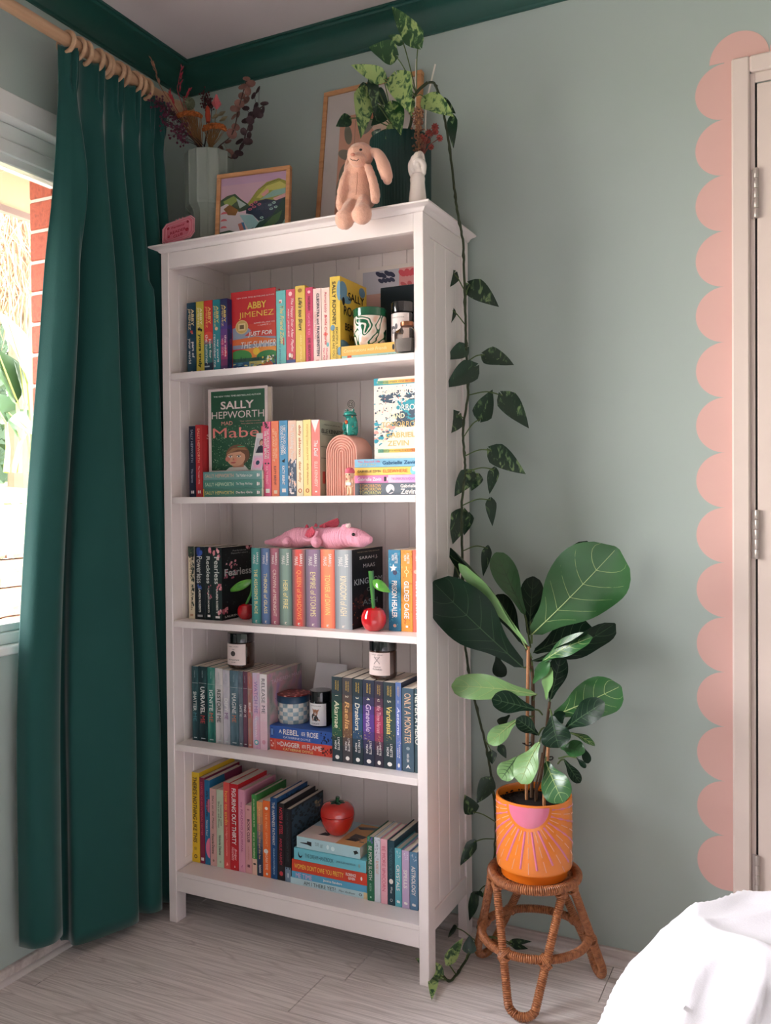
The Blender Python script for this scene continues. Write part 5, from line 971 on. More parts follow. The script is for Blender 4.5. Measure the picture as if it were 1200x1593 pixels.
# ---- second shelf: arch, frog, doll, photo strip
z = ZS[1]+.0003; xa0, xa1 = PY(507.6, 725, -.285).x, PY(557, 725, -.285).x; hz = PY(532, 676, -.285).z-z; w_ = xa1-xa0; dpt = .085
o = thing('arch', 'thick blush pink arch ornament with ridged rainbow front on the second shelf', 'ornament', ((xa0+xa1)/2, -.285, z))
def archpts(k, yy, n=20):
    r_ = w_/2*k; cx = (xa0+xa1)/2; zc_ = hz-w_/2
    return [Vector((cx-r_, yy, z))]+[Vector((cx+r_*cos(pi-i*pi/n), yy, z+zc_+r_*sin(pi-i*pi/n))) for i in range(n+1)]+[Vector((cx+r_, yy, z))]
am_ = mat((226, 168, 152), .6, .3, .04, 20)
b = B(); b.prism(archpts(.97, -.283), (0, dpt, 0)); b.out('arch_block', am_, o, world=True, smooth=30)
NR_ = 7
for i in range(NR_):
    k0 = 1-i/NR_*.97; k1 = 1-(i+1)/NR_*.97; rows = []
    for j in range(7):
        t = j/6; rows.append(archpts(k0+(k1-k0)*t, -.283-.0045*sin(pi*t)**.7))
    b = B(); b.grid(rows); b.out('ridge', am_, o, world=True, smooth=60)
# frog
zf = z+hz; fx = PY(547, 660, -.235).x; o = thing('frog_figurine', 'turquoise painted frog figurine with a wire spiral on its head, sitting on the pink arch', 'figurine', (fx, -.235, zf))
tq = ramp_mat([(.3, (20, 120, 118)), (.6, (46, 160, 146)), (.8, (24, 100, 110))], .2, (60, 60, 60), 'noise', coat=.7)
hf = PY(547, 637, -.235).z-zf; rf = rad(536, 557, (fx, -.235, zf))
b = B(); b.lathe([(0, .0002), (rf*.85, .0004), (rf*1.0, hf*.12), (rf*1.02, hf*.3), (rf*.92, hf*.55), (rf*.78, hf*.68), (rf*.74, hf*.72)], n=28)
b.out('body', tq, o)
b = B(); b.ball((-.002, -.004, hf*.80), (rf*.95, rf*1.05, hf*.15), 20); b.out('head', tq, o)
b = B(); b.tube([Vector((-.002+rf*.98*cos(a), -.004+rf*1.08*sin(a), hf*.755)) for a in [radians(-200+i*10) for i in range(23)]], .0012, 6); b.out('mouth', mat((30, 34, 40), .3), o)
for sx in (-1, 1):
    b = B(); b.ball((sx*rf*.5-.002, -.006, hf*.95), (rf*.30, rf*.3, rf*.32), 14); b.out('eye_socket', tq, o)
    b = B(); b.ball((sx*rf*.5-.002, -.006-rf*.16, hf*.96), (rf*.2, rf*.2, rf*.22), 12); b.out('eye', mat((224, 226, 220), .1, .6, 0), o)
    b = B(); b.ball((sx*rf*.5-.002, -.006-rf*.31, hf*.96), (rf*.1, rf*.08, rf*.12), 10); b.out('pupil', mat((16, 18, 20), .1, .6, 0), o)
    b = B(); b.ball((sx*rf*.62, -rf*.75, hf*.07), (rf*.32, rf*.5, hf*.07), 12); b.out('foot', tq, o)
    b = B(); b.tube([(sx*rf*.85, -rf*.25, hf*.5), (sx*rf*.95, -rf*.6, hf*.32), (sx*rf*.55, -rf*1.0, hf*.22)], [.005, .0045, .0035], 10); b.out('arm', tq, o)
for (px_, pz_, s_, c1, c2) in ((-.35, .50, .34, (206, 60, 44), (240, 190, 90)), (.75, .3, .2, (226, 120, 80), (240, 210, 120)), (-1.0, .25, .16, (230, 160, 120), (200, 60, 50)), (.6, .7, .14, (220, 130, 90), (240, 220, 150))):
    b = B(); a0 = -pi/2+px_; c = Vector((rf*1.02*cos(a0), rf*1.02*sin(a0), hf*pz_)); n_ = Vector((cos(a0), sin(a0), 0)); t1 = Vector((-sin(a0), cos(a0), 0))
    for i in range(6): b.ball(c+(t1*cos(i*pi/3)+Vector((0, 0, 1))*sin(i*pi/3))*rf*s_*.6+n_*.0002, (rf*s_*.4, rf*s_*.4, rf*s_*.4), 8, Matrix.Diagonal((.8, .8, 1, 1)))
    b.m(1).ball(c+n_*.001, rf*s_*.4, 8); b.out('painted_flower', [mat(c1, .25, .5, .05, coat=.5), mat(c2, .25, .5, .05)], o)
b = B(); b.tube([Vector((.002+.0125*(1-t*.8)*cos(-pi/2+t*5*pi), -.006, hf*1.0+.0135+.0125*(1-t*.8)*sin(-pi/2+t*5*pi))) for t in [i/60 for i in range(61)]], .0008, 6); b.tube([(.002, -.006, hf*.9), (.002, -.006, hf+.001)], .0009, 6); b.out('wire_spiral', mat((40, 38, 40), .35, .5, 0, metal=.7), o)
b = B(); b.tube([(-rf*.8, .002, hf*.1), (-rf*1.25, .0, hf*.22), (-rf*1.4, -.002, hf*.3)], [.004, .0035, .002], 8); b.out('tail', tq, o)
# small doll
dx = PY(544.5, 750, -.322).x; zd = ZS[1]; dh = PY(544, 727, -.322).z-zd; o = thing('doll_figurine', 'tiny bare doll with pink bobble cap standing before the pink arch', 'figurine', (dx, -.322, zd))
skn = mat((236, 192, 160), .4, .4, .03, 30, sss=.1)
b = B()
for sx in (-1, 1):
    b.tube([(sx*.0045, -.001, .002), (sx*.0046, 0, dh*.18), (sx*.004, 0, dh*.30)], [.0038, .0042, .0048], 10); b.ball((sx*.0045, -.003, .0022), (.004, .006, .0022), 10)
    b.tube([(sx*.0075, 0, dh*.54), (sx*.0105, -.001, dh*.42), (sx*.0105, -.004, dh*.33)], [.003, .003, .0026], 8); b.ball((sx*.0105, -.0045, dh*.315), .003, 8)
b.ball((0, 0, dh*.42), (.0085, .007, dh*.16), 14); b.tube([(0, 0, dh*.54), (0, 0, dh*.62)], .0035, 10); b.ball((0, -.001, dh*.74), (.0115, .0108, dh*.165), 18)
for sx in (-1, 1): b.ball((sx*.0115, 0, dh*.72), (.002, .0025, .003), 8)
b.ball((0, -.0118, dh*.715), (.0012, .0012, .001), 6)
bd = b.out('body', skn, o); md = bd.modifiers.new('r', 'REMESH'); md.mode = 'VOXEL'; md.voxel_size = .0007; md.use_smooth_shade = True
for sx in (-1, 1):
    B().ball((sx*.0042, -.0108, dh*.735), (.0017, .001, .0021), 8).out('eye', mat((60, 46, 40), .2), o)
    B().ball((sx*.0068, -.0095, dh*.69), (.0022, .001, .0016), 8).out('cheek', mat((236, 150, 136), .5), o)
B().ball((0, -.0105, dh*.675), (.0018, .0006, .0006), 6).out('mouth', mat((196, 90, 84), .5), o)
b = B(); b.lathe([(.0123, dh*.79), (.0128, dh*.80), (.0126, dh*.86), (.0105, dh*.93), (.006, dh*.985), (0, dh)], n=20, fn=lambda a, k: 1+.04*cos(9*a)); b.out('cap', mat((216, 96, 116), .6, .3, .1, 60, .5, 300), o)
b = B(); b.box((-.0075, -.0086, dh*.36), (.0075, -.0070, dh*.46), .001); b.out('vest', mat((206, 220, 236), .6), o)
# photo strip leaning against the green cover
a, b2, c, d = PY(390, 731, -.283), PY(409, 731, -.279), PY(411.5, 675, -.267), PY(399.5, 674, -.268)
a.z = b2.z = zd_+.0004; b2.y = a.y; c = d+(b2-a)*.92
o = thing('photo_strip', 'small white photo strip with two pictures leaning on the dark green cover', 'photo', (a+b2)/2); nn = (b2-a).cross(d-a).normalized()
B().prism([a, b2, c, d], -nn*.0008).out('sheet', mat((232, 222, 222), .4, .4, .01), o, world=True, smooth=0)
P = Print(lambda p, q: d.lerp(c, p).lerp(a.lerp(b2, p), q), nn)
P.rect(.10, .95, .14, .53, (206, 200, 206)); P.disc(.62, .25, .22, .09, (110, 60, 40)); P.disc(.6, .27, .14, .07, (226, 180, 160)); P.poly([(.2, .53), (.35, .36), (.6, .33), (.95, .38), (.95, .53)], (30, 36, 56)); P.rect(.08, .95, .60, .97, (226, 196, 216))
for i in range(6): P.disc(.55+.28*cos(i*pi/3), .79+.09*sin(i*pi/3), .2, .065, (236, 170, 200), 10)
P.disc(.52, .79, .17, .06, (40, 70, 100)); P.out('photos', o, True)
# ---- middle shelf: cherries and crochet dragon
def cherry(u0, u1, vb, yb, leaf0, leaf1, stem_px, label, lw):
    x, y, r = at(u0, u1, vb-18, yb); z = ZS[2]+.0003
    o = thing('cherry_ornament', label, 'ornament', (x, y, z), group='ceramic cherries on the middle shelf')
    B().lathe([(0, .0002), (r*.5, .0004), (r*.78, r*.22), (r*.97, r*.62), (r, r*.92), (r*.95, r*1.28), (r*.76, r*1.62), (r*.45, r*1.76), (r*.2, r*1.70), (0, r*1.62)], n=40).out('cherry', mat((196, 16, 28), .06, .6, .03, 10, coat=1), o)
    S = [Vector((x, y, z+r*1.62))]+[PY(u, v, yb+dy) for u, v, dy in stem_px]
    B().tube(catmull(S, 6), [r*.13+.0005*i/3 for i in range(len(catmull(S, 6)))], 10).out('stem', mat((70, 130, 60), .12, .6, .08, 30, coat=.8), o, world=True)
    Lb, Lt = PY(*leaf0, yb+.0), PY(*leaf1, yb-.012); d = Lt-Lb; L = d.length; d.normalize(); sd = d.cross((CAM-Lb).normalized()).normalized(); n_ = sd.cross(d); rows = []
    for i in range(13):
        t = i/12; hw = lw*sin(pi*t**.85)**.8 if 0 < t < 1 else .0004; c = Lb+d*(L*t)+n_*(.006*sin(pi*t))
        rows.append([c+sd*hw*cos(k*2*pi/12)+n_*(.35*hw*sin(k*2*pi/12)+.0015) for k in range(12)])
    b = B(); b.grid(rows, closed=True); b.poly(rows[0]); b.poly(rows[-1]); b.out('leaf', ramp_mat([(.3, (60, 130, 40)), (.7, (110, 176, 74))], .08, (30, 30, 30), coat=1), o, world=True, smooth=60)
    return o
cherry(369, 396, 966, -.225, (394, 902), (356.5, 920), [(391, 922, 0), (393, 905, 0), (394, 898, 0)], 'glossy red cherry ornament with green leaf half hidden behind the teal fantasy spine', .0125)
cherry(561.5, 602, 977, -.278, (580, 903), (608, 922), [(580, 925, 0), (578.5, 905, 0), (577.5, 888, 0)], 'glossy red cherry ornament with stem and leaf before the black cover', .0135)
# crochet dragon lying on the glowing spines
pk, hp = mat((240, 170, 190), .85, .2, .06, 60, .5, 260, sheen=.3), mat((216, 92, 112), .85, .2, .06, 60, .5, 260, sheen=.3)
zdz = top_z(.49, .74, ZS[2])+.0005; yD = -.225
def sx_(u): return PY(u, 850, yD).x
dxs = sx_(500); o = thing('crochet_dragon', 'pink crocheted dragon toy sprawled on top of the glowing fantasy spines', 'toy', (dxs, yD, zdz))
def crochet(b, path, rr, n=28, st=.0042, flat=1):
    P_ = catmull(path, 10); L = [0]
    for a_, c_ in zip(P_, P_[1:]): L.append(L[-1]+(c_-a_).length)
    m = max(6, int(L[-1]/(st/4))); pts = []; rs = []
    ks = [i/(len(rr)-1) for i in range(len(rr))]
    for i in range(m+1):
        t = i/m; s = t*L[-1]; j = min(len(L)-2, max(0, next((q for q in range(len(L)-1) if L[q+1] >= s), len(L)-2))); w = (s-L[j])/max(1e-9, L[j+1]-L[j])
        pts.append(P_[j].lerp(P_[j+1], w)); q = t*(len(rr)-1); k = min(int(q), len(rr)-2); f = q-k; f = f*f*(3-2*f) if 0 < k < len(rr)-2 else f
        rs.append(rr[k]+(rr[k+1]-rr[k])*f)
    rings = []; up = Vector((0, 0, 1))
    for i, (p, r_) in enumerate(zip(pts, rs)):
        d = (pts[min(i+1, m)]-pts[max(i-1, 0)]).normalized(); u = (up-d*up.dot(d)); u = u.normalized() if u.length > 1e-4 else Vector((1, 0, 0)); w_2 = d.cross(u)
        row = int(i/4); ph = i % 4/4; ns = max(6, int(2*pi*max(r_, .004)/st))
        rings.append([p+(u*cos(a)*flat+w_2*sin(a))*(r_+.0016*(.25+.75*abs(sin(pi*ph)))*abs(cos(ns/2*a+(row % 2)*pi/2))) for a in [2*pi*k/n for k in range(n)]])
    b.grid(rings, closed=True); b.poly(rings[0], True); b.poly(rings[-1])
V = lambda u, dy, h: Vector((sx_(u), yD+dy, zdz+h))
b = B(); crochet(b, [V(413, .0, .012), V(430, 0, .014), V(452, 0, .022), V(475, 0, .030), V(500, 0, .030), V(520, -.005, .026), V(536, -.012, .030), V(552, -.018, .032), V(568, -.022, .027), V(578, -.024, .026), V(584, -.025, .025)], [.004, .010, .016, .024, .029, .025, .021, .025, .030, .029, .027, .025, .022, .008], 40); b.out('body', pk, o, world=True, smooth=60)
b = B(); crochet(b, [V(541, -.02, .048), V(547, -.02, .062), V(549, -.02, .066)], [.013, .013, .003], 20); b.out('brow', pk, o, world=True, smooth=60)
b = B(); crochet(b, [V(549, -.028, .060), V(552, -.03, .066), V(553, -.03, .070)], [.006, .0055, .001], 14); b.out('horn', mat((236, 214, 210), .85, .2, .05, 50), o, world=True, smooth=60)
for (u_, h_, dy) in ((563, .040, -.0475), (560, .040, .004)): B().ball(V(u_, dy, h_), .0048, 12).out('eye', mat((16, 14, 16), .08, .6, 0), o, world=True)
for (u_, dy, r_, up_) in ((506, -.040, .015, .016), (459, -.035, .014, .015), (520, .03, .015, .016), (465, .032, .014, .015)):
    b = B(); crochet(b, [V(u_-8, dy*.4, .022), V(u_-4, dy*.8, .018), V(u_, dy*1.15, up_), V(u_+2, dy*1.25, up_)], [.010, .012, r_, r_*.9, .002], 22); b.out('leg', pk, o, world=True, smooth=60)
for sgn in (-1, 1):
    b = B(); w0 = V(492, -.020 if sgn < 0 else .02, .058)
    for i in range(6):
        a_ = radians(-120+i*17); tip = w0+Vector((.026*cos(a_)*.9, sgn*.018, .036*sin(a_)*.9+.004)) if sgn < 0 else w0+Vector((.055*cos(radians(20-i*10)), .014, .010+.018*sin(radians(40-i*16))))
        b.tube([w0, w0.lerp(tip, .5)+Vector((0, sgn*.004, .001)), tip], [.003, .0042, .003], 8)
    b.out('wing', hp, o, world=True)
    if sgn < 0:
        b = B(); b.tube([w0+Vector((.028*cos(radians(-125+i*10)), -.019, .036*sin(radians(-125+i*10)))) for i in range(12)], .004, 8); b.out('wing_edge', pk, o, world=True)
for (u_, h_) in ((446, .032), (456, .041), (466, .050), (478, .059), (492, .062), (506, .060), (518, .054), (530, .051)):
    b = B(); b.lathe([(.005, 0), (.0056, .002), (.004, .006), (.0012, .0095), (0, .010)], n=12, M=Matrix.Translation(V(u_, 0, h_-.004))); b.out('spike', hp, o, world=True)
# ---- bottom shelf: strawberry jar
x, y, r = at(498, 552.4, 1275, -.195); z = ZST+.0005; h = PY(525, 1247, -.195).z-z
o = thing('strawberry_jar', 'glossy red ceramic strawberry jar with green leafy lid', 'jar', (x, y, z))
red = mat((196, 34, 26), .10, .6, .06, 25, .25, 90, coat=1)
dim = lambda a, k: 1+.012*sin(9*a+(k % 2)*pi)*(1 if 2 < k < 9 else 0)
hs = h*.62
B().lathe([(0, .0004), (r*.42, .0006), (r*.56, h*.06), (r*.72, h*.16), (r*.84, h*.28), (r*.92, h*.40), (r*.975, h*.52), (r*.99, hs-.002), (r*.97, hs), (0, hs)], n=54, fn=dim).out('jar_body', red, o)
B().lathe([(r*.95, hs+.0008), (r*1.0, hs+.002), (r*.995, h*.72), (r*.95, h*.82), (r*.82, h*.92), (r*.60, h*.985), (r*.3, h*.99), (0, h*.965)], n=54).out('lid', red, o)
gn = mat((24, 74, 44), .15, .5, .1, 30, coat=.8)
for i in range(6):
    a = i*pi/3-.9; b = B(); rows = []
    for k in range(9):
        t = k/8; rr_ = r*(.08+.78*t); zz_ = h*(1.0-.002-.02*t-.17*t**2.6); hw = r*.20*sin(pi*(t*.92+.08))**.9+.0004
        rows.append([Vector((rr_*cos(a)-q*hw*sin(a), rr_*sin(a)+q*hw*cos(a), zz_+.0015-.003*abs(q))) for q in (-1, -.5, 0, .5, 1)])
    b.grid(rows); lf = b.out('calyx_leaf', gn, o, smooth=60, fix=False); md = lf.modifiers.new('s', 'SOLIDIFY'); md.thickness = .003; md.offset = 0
B().tube([(0, 0, h*.96), (0, 0, h*1.06), (.002, 0, h*1.15)], [.0062, .0052, .0062], 14).out('stem', gn, o)
# ================================================================== ON TOP OF THE BOOKCASE
ZT = 1.9702
oak = ramp_mat([(.3, (186, 128, 84)), (.55, (208, 152, 106)), (.75, (196, 138, 92))], .5, (6, 6, 60), 'noise', detail=4, dist=.6)
def frame(name, label, BL, BR, H, lean, fw, ft, art_in, artfn, matc=None):
    """picture frame standing on BL..BR, leaning back by lean (m) at the top"""
    o = thing(name, label, 'picture frame', (Vector(BL)+Vector(BR))/2)
    BL, BR = Vector(BL), Vector(BR); ux = (BR-BL); Wd = ux.length; ux.normalize(); bk = Vector((0, 0, 1)).cross(ux); uz = (Vector((0, 0, 1))*math.sqrt(max(1e-9, H*H-lean*lean))+bk*lean).normalized(); un = ux.cross(uz)
    M = Matrix((ux, uz, un)).transposed().to_4x4(); M.translation = BL
    for a, c in (((0, 0), (Wd, fw)), ((0, H-fw), (Wd, H))): B().box((a[0], a[1], -ft), (c[0], c[1], 0), .0015, M).out('frame_rail', oak, o, world=True, smooth=0)
    for a, c in (((0, fw), (fw, H-fw)), ((Wd-fw, fw), (Wd, H-fw))): B().box((a[0], a[1], -ft), (c[0], c[1], 0), .0015, M).out('frame_stile', oak, o, world=True, smooth=0)
    if matc:
        B().box((fw, fw, -ft*.8), (Wd-fw, H-fw, -.006), 0, M).out('mount', mat(matc, .7, .2, .01), o, world=True, smooth=0)
    x0, x1, z0, z1 = art_in
    B().box((x0, z0, -ft*.7), (x1, z1, -.0055 if matc else -.0065), 0, M).out('backing', mat((200, 190, 180), .8), o, world=True, smooth=0)
    P = Print(lambda p, q: M @ Vector((x0+(x1-x0)*p, z1+(z0-z1)*q, -.0055 if matc else -.0065)), un); artfn(P); P.out('artwork', o, True)
    B().box((fw-.001, fw-.001, -.0035), (Wd-fw+.001, H-fw+.001, -.0025), 0, M).out('glazing', clear_glass('frame_glass'), o, world=True, smooth=0)
    return o
def hills(P):
    P.rect(0, 1, 0, 1, (226, 186, 204)); P.rect(0, 1, 0, .12, (216, 176, 206))
    P.poly([(0, .34), (.1, .28), (.22, .26), (.32, .36), (.42, .44), (.5, .52), (0, .60)], (70, 96, 70)); P.poly([(.04, .36), (.2, .29), (.28, .36), (.2, .42), (.1, .48)], (150, 170, 90)); P.poly([(.24, .33), (.4, .45), (.3, .5)], (190, 206, 200))
    P.poly([(.42, .44), (.55, .26), (.7, .14), (.88, .10), (1, .16), (1, .5), (.5, .55)], (170, 168, 70)); P.poly([(.55, .36), (.7, .20), (.9, .15), (1, .22), (1, .30), (.75, .27), (.62, .38)], (214, 206, 110)); P.poly([(.6, .40), (.8, .28), (1, .26), (1, .34), (.8, .38)], (150, 190, 180)); P.poly([(.62, .32), (.72, .24), (.74, .3), (.66, .36)], (236, 170, 170)); P.poly([(.8, .40), (1, .34), (1, .44), (.86, .46)], (236, 180, 180))
    for i in range(16): P.disc(.58+i*.022, .235-.115*sin(i*.1), .008, .006, BLK, 6)
    P.poly([(.40, .52), (.52, .42), (.7, .40), (.85, .44), (1, .40), (1, .9), (.4, .85)], (44, 56, 80)); P.poly([(.0, .44), (.1, .40), (.3, .56), (.5, .62), (.62, .75), (.5, .95), (0, .95)], (220, 206, 212)); P.poly([(.05, .48), (.14, .42), (.28, .52), (.24, .60), (.12, .58)], (150, 100, 50)); P.poly([(.3, .60), (.5, .62), (.63, .8), (.5, .93), (.42, .8)], (160, 200, 204)); P.poly([(.28, .74), (.34, .72), (.4, .9), (.34, .93)], (200, 120, 110)); P.poly([(.33, .72), (.37, .72), (.42, .88), (.40, .9)], (80, 130, 170))
    for (p, q) in ((.48, .46), (.54, .43), (.6, .47), (.52, .50), (.46, .53)): P.disc(p, q, .032, .02, (214, 110, 130), 8); P.disc(p, q, .014, .01, (44, 56, 80), 6)
    for (p, q) in ((.76, .50), (.82, .47), (.78, .56), (.85, .54), (.64, .68), (.67, .73), (.62, .74)): P.disc(p, q, .03, .02, (180, 214, 206), 8); P.disc(p, q, .012, .008, (44, 56, 80), 6)
    for i in range(12): P.rect(.56+.022*i, .565+.022*i, .46, .56, (90, 110, 130))
    P.poly([(.45, .95), (.6, .75), (.8, .66), (.95, .42), (1, .4), (1, 1), (.4, 1)], (34, 70, 58)); P.poly([(.62, .86), (.8, .68), (.95, .6), (.9, .75), (.72, .92)], (70, 110, 60)); P.poly([(.66, .92), (.82, .80), (.84, .86), (.7, .96)], (150, 60, 70)); P.poly([(.9, .90), (1, .72), (1, .84), (.94, .94)], (140, 190, 180))
    P.poly([(0, .84), (.15, .82), (.32, .88), (.42, 1), (0, 1)], (46, 76, 46)); P.poly([(.44, .84), (.52, .82), (.55, .93), (.46, .96)], (24, 40, 40))
    for i in range(12): P.poly([(.02+i*.03, .86), (.028+i*.03, .86), (.05+i*.035, .96), (.04+i*.035, .96)], (150, 170, 100))
    for i in range(3): P.disc(.06, .56+.11*i, .05, .035, (226, 110, 120), 10, pi, 2*pi)
f0 = PY(333.2, 364, -.265); f1 = PY(444, 262, -.255); Hf = (PY(332, 274.5, -.24).z-ZT)
BLf = Vector((f0.x, -.265, ZT)); BRf = Vector((PY(448, 340, -.232).x, -.232, ZT)); Wf = (BRf-BLf).length
frame('picture_frame', 'small oak frame with a colourful hills print at the front of the bookcase top', BLf, BRf, Hf*1.01, .02, .0125, .016, (.0125, Wf-.0125, .0125, Hf*1.01-.0125), hills)
def leaves(P):
    P.rect(0, 1, 0, 1, (230, 170, 144)); P.poly([(.3, 0), (1, 0), (1, .4), (.7, .3), (.5, .12)], (236, 206, 186)); P.poly([(.55, .0), (.62, .12), (.5, .16), (.42, .08)], (206, 120, 90))
    def el(p, q, a, s, c): P.poly([(p+s*(.5*cos(t)*cos(a)-.24*sin(t)*sin(a)), q+.72*s*(.5*cos(t)*sin(a)+.24*sin(t)*cos(a))) for t in [i*pi/7 for i in range(14)]], c)
    for p, q, a, s, c in ((.15, .18, 1.3, .26, (140, 136, 118)), (.48, .14, 2.5, .26, (150, 146, 130)), (.12, .36, .4, .26, (150, 140, 122)), (.1, .52, 1.9, .24, (140, 134, 116)), (.06, .66, 1.7, .26, (150, 142, 122)), (.7, .45, .8, .4, (156, 150, 132)), (.5, .7, 1.0, .4, (206, 130, 100)), (.85, .75, 2.2, .36, (150, 140, 122))): el(p, q, a, s, c)
    P.rect(.26, .265, .05, .9, (120, 110, 96))
l0 = PY(485.2, 338, -.10); BLl = Vector((l0.x, -.095, ZT)); xr = PY(657, 140, -.02).x; BRl = Vector((xr, -.095, ZT)); Hl = PY(492, 147, -.022).z-ZT; Wl = xr-l0.x
frame('picture_frame', 'large oak frame with white mount and peach leaf print leaning on the wall', BLl, BRl, math.hypot(Hl, .075), .073, .014, .02, (.062, Wl-.062, .07, Hl-.085), leaves, (226, 214, 210))
# pink plaque on its stand
tx0, tx1 = PY(251, 355, -.315), PY(303, 355, -.315); tc_ = (tx0+tx1)/2; pkm = mat((226, 128, 146), .35, .4, .05, 40); pk2 = mat((236, 160, 172), .35, .4, .05, 40); rdm = mat((176, 24, 50), .4)
o = thing('plaque', 'small ornate pink plaque with red motifs on a three-legged stand by the curtain', 'ornament', (tc_.x, -.315, ZT))
Wp = (tx1-tx0).length*.95; Hp = Wp*.58; z0 = .016
T_ = Matrix.Translation((0, 0, z0)) @ Matrix.Rotation(radians(-8), 4, 'Y') @ Matrix.Rotation(radians(-12), 4, 'X')
def octo(w, h, c, y): return [T_ @ Vector(p) for p in ((-w+c, y, Hp/2-h), (w-c, y, Hp/2-h), (w, y, Hp/2-h+c), (w, y, Hp/2+h-c), (w-c, y, Hp/2+h), (-w+c, y, Hp/2+h), (-w, y, Hp/2+h-c), (-w, y, Hp/2-h+c))]
b = B(); b.prism(octo(Wp/2*.95, Hp/2*.93, .012, 0), T_.to_3x3() @ Vector((0, .004, 0))); b.out('board', pkm, o, smooth=0)
for w, h_, c in ((.93, .90, .0115), (.76, .70, .0085)):
    b = B(); b.tube(octo(Wp/2*w, Hp/2*h_, c, -.0012), .0013, 6, closed=True); b.out('raised_border', pk2, o)
b = B(); q = octo(Wp/2, Hp/2, .013, .001)
for a_, c_ in zip(q, q[1:]+q[:1]):
    n_ = max(2, int((c_-a_).length/.0042))
    for i in range(n_): b.ball(a_.lerp(c_, i/n_), .0022, 8)
tagp(b.out('beaded_edge', pk2, o), kind='stuff')
for (px_, pz_, s_) in ((-.78, .7, 1.0), (.78, .75, 1.0), (.72, -.3, 1.3), (-.72, -.45, 1.0)):
    b = B()
    for i in range(5): b.ball(T_ @ Vector((px_*Wp/2*.8+.0028*s_*cos(i*1.257), -.0012, Hp/2+pz_*Hp/2*.7+.0028*s_*sin(i*1.257))), .0017*s_, 8)
    b.out('rose_motif', rdm, o)
for s, zz_, ln in (('Fantasy', .70, .42), ('READER', .48, .5), ('CLUB', .28, .3)): text('lettering', s, T_ @ Vector((0, 0, Hp*zz_)), T_.to_3x3() @ Vector((1, 0, 0)), T_.to_3x3() @ Vector((0, 0, 1)), Wp*ln, Hp*.13, rdm, o, .02, lift=.0005)
for i in (-1, 0, 1):
    B().tube([T_ @ Vector((i*.012, .005, -.004+Hp*.0)), T_ @ Vector((i*.012, .006, Hp*1.02)), T_ @ Vector((i*.012, .006, Hp*1.13))], [.0026, .0026, .002], 8).out('stand_prong', pkm, o)
    B().tube([(i*.014-.001, -.004, 0), T_ @ Vector((i*.013, .004, .002))], .0028, 8).out('stand_foot', pkm, o)
B().box((-.022, -.008, .011), (.022, .006, .016), .001).out('stand_ledge', pkm, o)
# ---- vase with dried flowers
vx, vy, vr = at(288.5, 363, 260, -.195); vh = PY(325, 243, vy).z-ZT; vst = PY(300, 331, vy-.03).z-ZT
vm_ = mat((142, 150, 142), .35, .4, .05, 25, .15, 60)
NF = 14; fac = lambda a, k: cos(pi/NF)/cos(((a+.1) % (2*pi/NF))-pi/NF)+.022*math.exp(-((((a+.1+pi/NF) % (2*pi/NF))-pi/NF)/.035)**2)
o = thing('vase', 'tall pale grey-green faceted vase with stepped waist', 'vase', (vx, vy, ZT))
B().lathe([(vr*.76, 0), (vr*.78, .002), (vr*.78, vst-.010), (vr*.82, vst), (vr*.97, vst+.012), (vr, vst+.02), (vr, vh-.004), (vr*.985, vh), (vr*.93, vh), (vr*.91, vh-.004), (vr*.91, vst+.03), (0, vst+.02)], n=NF*16, fn=fac).out('vase_body', vm_, o, smooth=14)
bou = lambda u, v, dy=0: PY(u, v, vy+dy-max(0, min(.115, (318-u)*.0022)))
mouth = Vector((vx, vy, ZT+vh)); inside = Vector((vx, vy, ZT+vst+.05))
def flower(name, label, tips=None, group='dried stems in the grey-green vase'): 
    return thing(name, label, 'dried flower', mouth, group=None)
def stemtube(o, tip, m, r0=.0016, r1=.001, sp=.4):
    off = Vector(((tip.x-mouth.x)*sp, (tip.y-mouth.y)*sp, 0)); off = off if off.length < vr*.8 else off.normalized()*vr*.8
    P_ = catmull([inside+off*.3, mouth+off, mouth.lerp(tip, .5)+off*.35, tip], 5); B().tube(P_, [r0+(r1-r0)*i/(len(P_)-1) for i in range(len(P_))], 6).out('stem', m, o, world=True); return P_
tan = mat((140, 100, 62), .8); ora = ramp_mat([(.3, (126, 62, 26)), (.6, (176, 96, 40)), (.8, (150, 70, 34))], .9, (200, 200, 200), 'noise')
for (u0, u1, v0, v1, dy, lb) in ((275, 314, 170, 182, -.02, 'flat-topped rust orange yarrow head in the vase, left of the two'), (316, 352, 187, 204, -.035, 'flat-topped rust orange yarrow head in the vase, right and lower of the two')):
    o = flower('dried_yarrow', lb); b = B(); bs = B(); cA = bou((u0+u1)/2, (v0+v1)/2+40, dy); cA = mouth+Vector(((u0+u1)/2 < 315 and -.018 or .02, dy*.6, .012))
    for i in range(230):
        a_ = R.uniform(0, 2*pi); q = math.sqrt(R.random()); u = (u0+u1)/2+(u1-u0)/2*q*cos(a_); p = bou(u, (v0+v1)/2+(v1-v0)*.18*(1-2*R.random())+((u-(u0+u1)/2)/((u1-u0)/2))**2*5, dy+.035*q*sin(a_))
        b.ball(p, (R.uniform(.0034, .0052),)*3, 6)
        if i < 70: m_ = cA.lerp(p, .55)+Vector((R.uniform(-.006, .006), 0, -.004)); bs.tube([cA, m_, p], [.0012, .0008, .0005], 4)
    tagp(b.out('flower_head', ora, o, world=True), kind='stuff'); tagp(bs.out('twigs', tan, o, world=True), kind='stuff'); stemtube(o, cA, tan)
o = flower('dried_scabiosa', 'round pale green starry seed pod in the vase'); c = bou(294, 161, 0); b = B()
